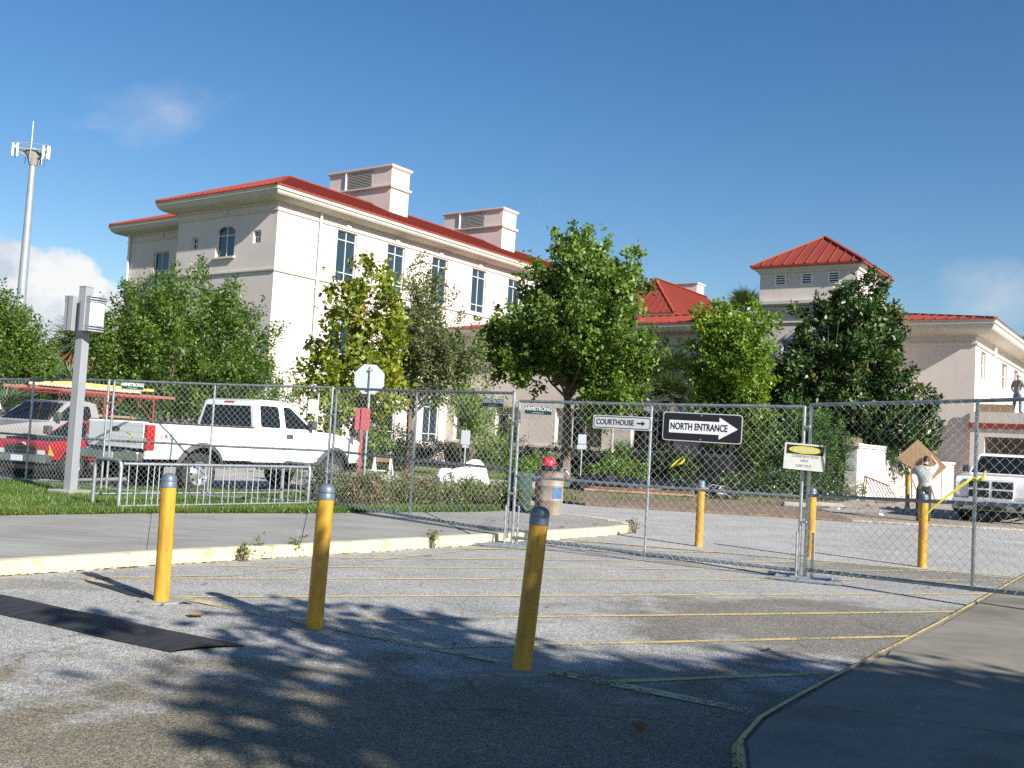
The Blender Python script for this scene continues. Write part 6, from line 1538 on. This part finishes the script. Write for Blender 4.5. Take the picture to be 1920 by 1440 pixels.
# ------------------------------------------------------------------ people
def skin_body(name, m, parent, V, E_, Rr, levels=2):
    me = bpy.data.meshes.new(name); me.from_pydata(V, E_, []); o = link_mesh(name, me, m, parent)
    sk = o.modifiers.new('skin', 'SKIN'); sk.use_smooth_shade = True
    bpy.context.view_layer.update()
    if not me.skin_vertices: me.skin_vertices.new() if hasattr(me.skin_vertices, 'new') else None
    d = me.skin_vertices[0].data
    for i, r in enumerate(Rr): d[i].radius = r if isinstance(r, tuple) else (r, r)
    d[0].use_root = True
    ss_ = o.modifiers.new('sub', 'SUBSURF'); ss_.levels = levels; ss_.render_levels = levels
    return o
def bake(o):
    """turn the grown surface into a plain mesh"""
    dg = bpy.context.evaluated_depsgraph_get(); me = bpy.data.meshes.new_from_object(o.evaluated_get(dg)); mats = list(o.data.materials)
    o.modifiers.clear(); o.data = me
    me.materials.clear(); [me.materials.append(k) for k in mats]
    me.polygons.foreach_set('use_smooth', [True] * len(me.polygons)); return o
def chains(spec):
    """spec: list of chains; each chain a list of (name or point, radius); names tie chains together"""
    V = []; E_ = []; Rr = []; idx = {}
    for ch in spec:
        prev = None
        for item in ch:
            nm, p, r = item
            if nm in idx and nm is not None: k = idx[nm]
            else:
                k = len(V); V.append(p); Rr.append(r)
                if nm: idx[nm] = k
            if prev is not None and prev != k: E_.append((prev, k))
            prev = k
    return V, E_, Rr
def head(parent, c, yaw, pitch, hair=True, hat=None, beard=False):
    """skull, jaw, nose, ears, eyes, mouth; looks along local +y"""
    e = empty('head', c, 0, parent=parent, rot=(pitch, 0, yaw))
    mb = MB(); n = 18; m_ = 12; vs = []
    for i in range(m_ + 1):
        t = math.pi * i / m_
        for k in range(n):
            a = 2 * math.pi * k / n
            x = .075 * math.sin(t) * math.cos(a); y = .095 * math.sin(t) * math.sin(a); z = .115 * math.cos(t)
            if z < -.01: y += (-.01 - z) * .25; x *= 1 - (-.01 - z) * 2.6; y *= 1 - (-.01 - z) * 1.0
            if y > .075: y += .004
            vs.append((x, y, z))
    fs = [(i * n + k, (i + 1) * n + k, (i + 1) * n + (k + 1) % n, i * n + (k + 1) % n) for i in range(m_) for k in range(n)]
    mb.add(vs, fs)
    mb.add([(-.014, .093, -.035), (.014, .093, -.035), (0, .122, -.030), (0, .096, .012)], [(0, 1, 2), (1, 3, 2), (3, 0, 2), (0, 3, 1)])
    for s in (-1, 1): mb.box(s * .074 - .008, s * .074 + .008, -.018, .016, -.03, .03)
    sk_ = mb.build('face', M['skin'], e, smooth=60)
    for s in (-1, 1): MB().lathe([(.002, -.004), (.010, 0), (.002, .004)], 8, 'Y').build('eye', M['ink'], e, loc=(s * .030, .093, .012))
    MB().box(-.022, .022, .098, .102, -.066, -.060).build('mouth', M['signred'], e)
    if hair:
        mb = MB(); vs = []
        for i in range(9):
            t = math.pi * .62 * i / 8
            for k in range(n):
                a = 2 * math.pi * k / n; back = -math.sin(a)
                tt = t * (1.0 if back > -.2 else .62)
                vs.append((.083 * math.sin(tt) * math.cos(a), .104 * math.sin(tt) * math.sin(a) - .004, .124 * math.cos(tt)))
        mb.add(vs, [(i * n + k, (i + 1) * n + k, (i + 1) * n + (k + 1) % n, i * n + (k + 1) % n) for i in range(8) for k in range(n)])
        mb.build('hair', M['hair'], e, smooth=60, fix=False)
    if hat:
        mb = MB(); mb.lathe([(.125, .035), (.128, .042), (.105, .05), (.102, .085), (.085, .125), (.05, .148), (.002, .155)], 20); mb.box(-.06, .06, .10, .165, .034, .044)
        mb.build('hard_hat', M[hat], e, smooth=40)
    return e
def hand(parent, p, d, m='skin', palm_n=(0, 0, 1), curl=.6):
    """palm with four fingers and a thumb; d = direction of the fingers"""
    p = Vector(p); d = Vector(d).normalized(); n_ = Vector(palm_n); n_ = (n_ - d * n_.dot(d)).normalized(); s = d.cross(n_)
    P = lambda a, b, c: tuple(p + d * a + s * b + n_ * c)
    spec = [[('w', P(-.03, 0, 0), .024), ('p', P(.03, 0, 0), (.040, .018)), ('k', P(.075, 0, .0), (.040, .015))]]
    for i, (b, l) in enumerate(((-.03, .062), (-.010, .075), (.010, .070), (.030, .055))):
        spec.append([('k', None, None), (None, P(.092, b, .0), .0095), (None, P(.092 + l * .5, b * 1.1, -l * .25 * curl), .0088), (None, P(.092 + l * .75, b * 1.1, -l * .75 * curl), .0075)])
    spec.append([('p', None, None), (None, P(.045, -.048, -.01), .011), (None, P(.075, -.062, -.03), .009)])
    V, E_, Rr = chains(spec)
    return bake(skin_body('hand', M[m], parent, V, E_, Rr, 1))
def person(loc, az, label, pose, shirt, trousers, hat=None):
    e = empty('person', loc, R(-az), label, 'person', None)      # local +y = the way the person faces
    J = pose
    body = [[('pelvis', J['pelvis'], (.150, .115)), ('waist', J['waist'], (.140, .105)), ('chest', J['chest'], (.175, .125)), ('neckb', J['neckb'], (.105, .085)), ('neck', J['neck'], .055), ('skull', J['skull'], .07)]]
    for s in 'LR':
        body.append([('chest', None, None), ('sh' + s, J['sh' + s], .078), ('el' + s, J['el' + s], .050), ('wr' + s, J['wr' + s], .032)])
        body.append([('pelvis', None, None), ('hip' + s, J['hip' + s], .098), ('kn' + s, J['kn' + s], .068), ('an' + s, J['an' + s], .043), ('toe' + s, J['toe' + s], .036)])
    V, E_, Rr = chains(body)
    b = bake(skin_body('body', M['skin'], e, V, E_, Rr, 2))
    # clothing grown over the same joints, a little larger
    k = 1.10
    def mid(a, b_, t): return tuple(Vector(J[a]).lerp(Vector(J[b_]), t))
    sh = [[('hem', mid('pelvis', 'waist', -.35), (.178, .142)), ('pelvis', mid('pelvis', 'waist', .25), (.176, .140)), ('waist', J['waist'], (.168, .132)), ('chest', J['chest'], (.198, .148)), ('neckb', mid('chest', 'neckb', .95), (.115, .09))]]
    for s in 'LR': sh.append([('chest', None, None), ('sh' + s, J['sh' + s], .098), (None, mid('sh' + s, 'el' + s, .55), .074), (None, mid('sh' + s, 'el' + s, .95), .068)])
    V, E_, Rr = chains(sh); bake(skin_body('shirt', M[shirt], e, V, E_, Rr, 2))
    tr = [[('top', mid('pelvis', 'waist', .45), (.165, .130)), ('pelvis', J['pelvis'], (.168, .132))]]
    for s in 'LR': tr.append([('pelvis', None, None), ('hip' + s, J['hip' + s], .112), ('kn' + s, J['kn' + s], .082), (None, mid('kn' + s, 'an' + s, .6), .070), (None, mid('kn' + s, 'an' + s, 1.02), .066)])
    V, E_, Rr = chains(tr); bake(skin_body('trousers', M[trousers], e, V, E_, Rr, 2))
    for s in 'LR':
        a = Vector(J['an' + s]); t = Vector(J['toe' + s]); V = [tuple(a + Vector((0, -.03, .03))), tuple(a + Vector((0, -.02, -.035))), tuple(t)]
        bake(skin_body('boot', M['boot'], e, V, [(0, 1), (1, 2)], [.052, (.050, .045), (.046, .034)], 2))
        wr = Vector(J['wr' + s]); el_ = Vector(J['el' + s])
        hand(e, tuple(wr), wr - el_, palm_n=J.get('palm' + s, (0, 0, 1)))
    head(e, J['head'], J.get('yaw', 0), J.get('pitch', 0), hat is None, hat)
    return e
carry = dict(pelvis=(0, 0, .93), waist=(.01, .02, 1.08), chest=(.02, .04, 1.32), neckb=(.02, .05, 1.45), neck=(.03, .075, 1.52), skull=(.04, .10, 1.60), head=(.045, .12, 1.64), pitch=-.35, yaw=.1,
    shL=(-.19, .05, 1.40), elL=(-.30, .22, 1.27), wrL=(-.13, .34, 1.36), palmL=(0, 1, 0), shR=(.22, .05, 1.41), elR=(.33, .20, 1.52), wrR=(.20, .24, 1.70), palmR=(-1, 0, 0),
    hipL=(-.095, 0, .89), knL=(-.12, .03, .50), anL=(-.13, -.02, .09), toeL=(-.14, .14, .04), hipR=(.095, 0, .89), knR=(.12, .06, .50), anR=(.12, .02, .09), toeR=(.14, .18, .04))
person((11.15, 26.3, .06), 18, 'worker in a pale shirt seen from behind, carrying a board on the shoulder', carry, 'shirt', 'trous')
stand_ = dict(pelvis=(0, 0, .93), waist=(0, .0, 1.08), chest=(0, .02, 1.32), neckb=(0, .02, 1.46), neck=(0, .035, 1.53), skull=(0, .05, 1.60), head=(0, .06, 1.64), pitch=-.2, yaw=.3,
    shL=(-.19, .02, 1.41), elL=(-.28, -.02, 1.14), wrL=(-.22, .12, .93), shR=(.19, .02, 1.41), elR=(.30, .03, 1.15), wrR=(.26, .18, .98),
    hipL=(-.095, 0, .89), knL=(-.16, .05, .50), anL=(-.19, -.02, .09), toeL=(-.21, .13, .04), hipR=(.095, 0, .89), knR=(.14, .03, .50), anR=(.16, -.02, .09), toeR=(.20, .14, .04))
pr_ = chp(16.0, -31.45, 4.08)
person(pr_, 60, 'worker in white hard hat and jeans standing on the carport roof', stand_, 'shirt2', 'jeans', 'hatw')
# the board the worker carries: a square sheet tilted on the shoulder
bd = empty('carried_board', (11.15, 26.3, .06), R(-18), 'square tan board carried tilted on the worker shoulder', 'board')
q = Matrix.Translation((-.10, .42, 1.60)) @ Matrix.Rotation(R(8), 4, 'X') @ Matrix.Rotation(R(43), 4, 'Y')
mb = MB(); mb.box(-.46, .58, -.012, .012, -.33, .39, q); mb.build('sheet', M['card'], bd)

# ------------------------------------------------------------------ things on the pavement and the building site
DR = empty('steel_drum', (.87, 19.95, .15), R(20), 'rusty steel drum with a blue label on the pavement', 'drum')
MB().lathe([(.285, 0), (.292, .012), (.286, .03), (.286, .28), (.297, .295), (.297, .31), (.286, .325), (.286, .57), (.297, .585), (.297, .60), (.286, .615), (.286, .85), (.295, .865), (.295, .885), (.275, .885), (.27, .80), (.002, .80)], 36).build('shell', M['drum'], DR, smooth=40)
mb = MB(); vs = []
for i in range(9):
    a = R(-100 + i * 6.2); vs += [(.2885 * math.cos(a), .2885 * math.sin(a), .34), (.2885 * math.cos(a), .2885 * math.sin(a), .56)]
mb.add(vs, [(2 * i, 2 * i + 2, 2 * i + 3, 2 * i + 1) for i in range(8)]).build('label', M['blue'], DR)
MB().lathe([(.2965, .868), (.302, .87), (.302, .884), (.2965, .886)], 36, caps=False).build('rim_band', M['rust'], DR, smooth=40)
def lump(name, m, parent, size, seed, n=16, k=9, rough=.22, flat_=.55):
    """crumpled mound"""
    rng = np.random.default_rng(seed); vs = []; fs = []
    ph = rng.random(8) * 6.28
    for i in range(k + 1):
        t = math.pi * .5 * i / k
        for j in range(n):
            a = 2 * math.pi * j / n
            w = 1 + rough * (math.sin(3 * a + ph[0]) * .5 + math.sin(5 * a + 4 * t + ph[1]) * .5 + math.sin(9 * a + 7 * t + ph[2]) * .3) + rng.normal() * rough * .25
            vs.append((size[0] * math.cos(t) ** flat_ * math.cos(a) * w, size[1] * math.cos(t) ** flat_ * math.sin(a) * w, size[2] * math.sin(t) * (1 + rough * .5 * math.sin(2 * a + ph[3]))))
    fs = [(i * n + j, i * n + (j + 1) % n, (i + 1) * n + (j + 1) % n, (i + 1) * n + j) for i in range(k) for j in range(n)]
    return MB().add(vs, fs).build(name, m, parent, smooth=25, fix=False)
bgk = empty('black_bag', (.87, 20.0, .97), 0, 'black plastic bag bulging out of the steel drum', 'bag'); lump('bag', M['tarp'], bgk, (.20, .20, .22), 3)
hh = empty('hard_hat', (.84, 19.98, 1.135), R(30), 'red hard hat resting on the black bag in the drum', 'hard hat')
MB().lathe([(.165, .0), (.168, .012), (.145, .022), (.142, .07), (.122, .125), (.08, .16), (.035, .175), (.002, .177)], 24).build('shell', M['hatred'], hh, smooth=40)
MB().box(-.02, .02, -.13, .13, .15, .182).build('ridge', M['hatred'], hh, bevel=.01)
MB().prism(rounded([(-.12, .10), (.12, .10), (.09, .225), (-.09, .225)], .05), .002, .014, lambda p, t: (p[0], p[1], t)).build('peak', M['hatred'], hh)
sc_ = empty('scrap_pipes', (1.06, 19.9, .95), 0, 'bent grey scrap sticking out of the drum', 'scrap')
for a in (((0, 0, 0), (.06, .02, .16), (.16, .02, .14)), ((.05, .05, 0), (.12, .05, .12), (.2, .05, .02))): MB().tube(bendpath(a, .04), .02, 8).build('pipe', M['galvd'], sc_, smooth=40)
gb = empty('green_bin', (.30, 21.35, .15), R(20), 'dark green plastic bin behind the steel drum', 'bin')
MB().lathe([(.22, 0), (.235, .02), (.27, .70), (.30, .72), (.30, .78), (.28, .78), (.25, .72), (.20, .05)], 24).build('tub', M['binG'], gb, smooth=40)
for s in (-1, 1): MB().tube(bendpath([(s * .28, -.07, .66), (s * .33, -.07, .62), (s * .33, .07, .62), (s * .28, .07, .66)], .02), .012, 6).build('handle', M['binG'], gb)
hs = MB().tube([(-.35, 21.0, .19), (-.1, 20.9, .20), (.15, 20.98, .22), (.30, 20.90, .2), (.42, 20.95, .19)], .03, 8).build('green_hose', M['binG'], None, smooth=40); tag(hs, 'short green hose on the ground left of the drum', 'hose')

ws = empty('white_sheeting', (-1.22, 26.9, .12), R(8), 'heap of crumpled white plastic sheeting behind the shrubs', 'plastic sheeting')
lump('mound', M['bag'], ws, (.50, .40, .60), 11, 28, 12, .24); 
o = lump('fold', M['bag'], ws, (.34, .3, .80), 12, 24, 10, .28); o.location = (.34, .05, 0)
o = lump('fold', M['bag'], ws, (.30, .3, .56), 13, 24, 10, .28); o.location = (-.42, 0, 0)
st_ = empty('trestle', (-3.78, 29.8, .1), R(-18), 'white trestle with a brown top rail beyond the shrubs', 'trestle')
for s in (-1, 1):
    MB().bar((s * .30, -.16, 0), (s * .26, .02, .78), .05, .035).build('leg', M['white'], st_); MB().bar((s * .30, .22, 0), (s * .26, .03, .70), .05, .035).build('leg', M['white'], st_)
MB().box(-.32, .32, -.0, .03, .64, .78).build('top_rail', M['wood'], st_); MB().box(-.34, .10, -.24, .06, .36, .39).build('shelf', M['white'], st_)
for i, (x, y, l, rz, lb) in enumerate([(-4.1, 30.6, 2.2, 8, 'pale kerb length lying beyond the trestle'), (-1.9, 30.9, 2.0, 4, 'pale kerb length behind the white sheeting'), (.35, 31.2, 2.0, 6, 'pale kerb length left of the green bin')]):
    o = MB().box(-l / 2, l / 2, -.09, .09, 0, .24).build('kerb_length', CONC, None, bevel=.02, loc=(x, y, .1), rot=(0, 0, R(rz))); tag(o, lb, 'kerb', 'loose kerb lengths')
bt = empty('blue_sheet', (-2.75, 26.5, .12), R(10), 'flat blue plastic sheet behind the brown shrub', 'plastic sheeting'); lump('sheet', M['blue'], bt, (.45, .25, .12), 15, 18, 6, .3)

# -------- heap of black plastic, planks and scrap on the verge
bp_ = empty('black_sheeting', (4.3, 33.4, .07), R(-3), 'long heap of black plastic sheeting on the verge', 'plastic sheeting')
for i, (x, sx, sy, h) in enumerate([(-1.7, .45, .4, .42), (-1.0, .65, .45, .52), (-.1, .75, .42, .46), (.8, .7, .42, .44), (1.7, .7, .42, .42), (2.5, .5, .40, .40)]):
    o = lump('fold', M['tarp'], bp_, (sx, sy, h), 30 + i, 22, 8, .25); o.location = (x, .1 * math.sin(i * 2), 0)
for i, (y, z, l, m_, lb) in enumerate([(32.75, .09, 3.8, 'wood', 'lower timber plank in front of the black sheeting'), (32.85, .17, 3.4, 'rust', 'reddish plank lying on the lower plank')]):
    o = MB().box(-l / 2, l / 2, -.10, .10, 0, .07).build('plank', M[m_], None, loc=(4.5, y, z), rot=(0, 0, R(-4))); tag(o, lb, 'plank', 'planks on the verge')
wl = empty('wire_heap', (7.0, 32.6, .07), 0, 'tangled heap of grey wire and scrap left of the low hedge', 'scrap')
rw = np.random.default_rng(8)
lump('base', M['tarp'], wl, (.6, .4, .35), 44, 18, 7, .35)
for k in range(16):
    a = rw.random() * 6.28; p0 = Vector((rw.uniform(-.6, .6), rw.uniform(-.4, .1), rw.uniform(.02, .2))); p1 = p0 + Vector((rw.uniform(-.5, .5), rw.uniform(-.2, .2), rw.uniform(.1, .4))); p2 = p1 + Vector((rw.uniform(-.5, .5), rw.uniform(-.2, .2), rw.uniform(-.4, .1)))
    MB().tube(bendpath([p0, p1, p2], .1, 3), .012, 5).build('wire', M['galv'], wl)
for i, (x, y, rz, l, lb) in enumerate([(3.9, 36.2, -3, 3.0, 'pale board on the ground behind the black sheeting'), (9.0, 30.4, 10, 1.0, 'broken pale concrete piece at the road edge by the fence joint'), (10.2, 31.5, 14, 1.2, 'grey concrete piece at the foot of the low hedge')]):
    o = MB().box(-l / 2, l / 2, -.12, .12, 0, .13).build('rubble_piece', CONC, None, bevel=.03, loc=(x, y, .065), rot=(R(2), R(1), R(rz))); tag(o, lb, 'rubble')
# rubble scraps, small
for i in range(16):
    x = random.uniform(9.6, 13.2); y = random.uniform(28.0, 33.5); s = random.uniform(.04, .10)
    o = lump('rubble_scrap', M[random.choice(['wood', 'rust', 'white', 'louver'])], None, (s, s * .8, s * .7), 60 + i, 9, 4, .3); o.location = (x, y, .06)
    tag(o, 'small loose rubble scrap on the dusty drive behind the fence', 'rubble', 'rubble scraps on the drive')
# pallet frame and timbers leaning on the pink wall
pf = empty('slatted_frame', (14.15, 36.9, .06), R(38), 'brown slatted metal frame leaning at the foot of the pink wall', 'frame')
MB().bar((-.75, .35, .95), (.75, .25, .62), .05, .05).build('top_rail', M['rust'], pf); MB().bar((-.7, -.1, .04), (.8, -.15, .04), .05, .05).build('bottom_rail', M['rust'], pf)
for k in range(8):
    t = k / 7; MB().bar((-.72 + 1.44 * t, .35 - .1 * t, .94 - .32 * t), (-.68 + 1.46 * t, -.1, .05), .03, .02).build('slat', M['rust'], pf)
for k, t in enumerate((0, .14)): MB().bar((-.75 + t, .36, .93), (-.78 + t, .42, 0), .03, .03).build('prop', M['rust'], pf)
for i, (x, y, dx, h, lb) in enumerate([(18.1, 43.3, -.55, 1.55, 'brown timber leaning on the low wall, left one'), (18.5, 43.4, -.5, 1.5, 'brown timber leaning on the low wall, middle one'), (18.9, 43.6, -.35, 1.3, 'shorter brown timber leaning on the low wall, right one')]):
    o = MB().bar((0, 0, 0), (dx, .35, h), .09, .045).build('leaning_timber', M['wood'], None, loc=(x, y - .2, .06)); tag(o, lb, 'timber', 'timbers leaning on the wall')
gf = empty('leaning_grid', (17.0, 42.1, .06), R(50), 'grey wire grid frame leaning on the low pink wall', 'frame')
for k in range(5): MB().tube([(-.5 + .25 * k, 0, 0), (-.5 + .25 * k, .35, 1.35)], .014, 6).build('rod', M['galvd'], gf)
for k in range(4): MB().tube([(-.5, .12 * k, .1 + .4 * k), (.5, .12 * k, .1 + .4 * k)], .014, 6).build('rod', M['galvd'], gf)

# -------- fallen leaves near the camera
def dead_leaf(x, y, rz, s, label, curl=.5):
    mb = MB(); vs = []
    for i in range(7):
        t = i / 6; w = s * .38 * math.sin(math.pi * (t * .9 + .05)); z = .004 + curl * s * .35 * (t - .5) ** 2 * 4
        vs += [(t * s - s / 2, -w, z + curl * w * .7), (t * s - s / 2, 0, z), (t * s - s / 2, w, z + curl * w * .9)]
    fs = []
    for i in range(6): fs += [(3 * i, 3 * i + 3, 3 * i + 4, 3 * i + 1), (3 * i + 1, 3 * i + 4, 3 * i + 5, 3 * i + 2)]
    o = mb.add(vs, fs).build('dead_leaf', MATS['dead_leaf'], None, smooth=60, fix=False, loc=(x, y, .006), rot=(0, 0, rz)); tag(o, label, 'leaf', 'fallen leaves')
    return o
pm('dead_leaf', (0.26, 0.15, 0.07), 0.8, 0, 0.25, 30)
dead_leaf(.82, 5.60, 2.2, .13, 'curled brown leaf on the shaded asphalt at the bottom centre', 1.3)
dead_leaf(-2.5, 8.22, -.3, .15, 'long brown leaf between the rubber mat and the bollards', .4)
dead_leaf(3.35, 6.1, .4, .12, 'brown leaf on the right pavement near its joint', .6)
dead_leaf(2.2, 8.1, 1.0, .07, 'tan leaf on the hatched asphalt right of the leaning bollard', .8)
for i in range(16):
    x = random.uniform(-4, 4.5); y = random.uniform(5.0, 13.5)
    if x > 1.2 and y < 7.2 + (x - 2.4) * 1.42: continue
    o = dead_leaf(x, y, random.uniform(0, 6.3), random.uniform(.03, .06), 'tiny leaf scrap scattered over the asphalt', .7)
for i in range(14):
    f = random.uniform(.3, .62); p = along(KERB, f); q = along(BACK, f); t = random.uniform(.05, .9)
    o = dead_leaf(p[0] + (q[0] - p[0]) * t, p[1] + (q[1] - p[1]) * t, random.uniform(0, 6.3), random.uniform(.05, .12), 'leaf scrap lying on the left pavement slabs', .5); o.location.z = .158
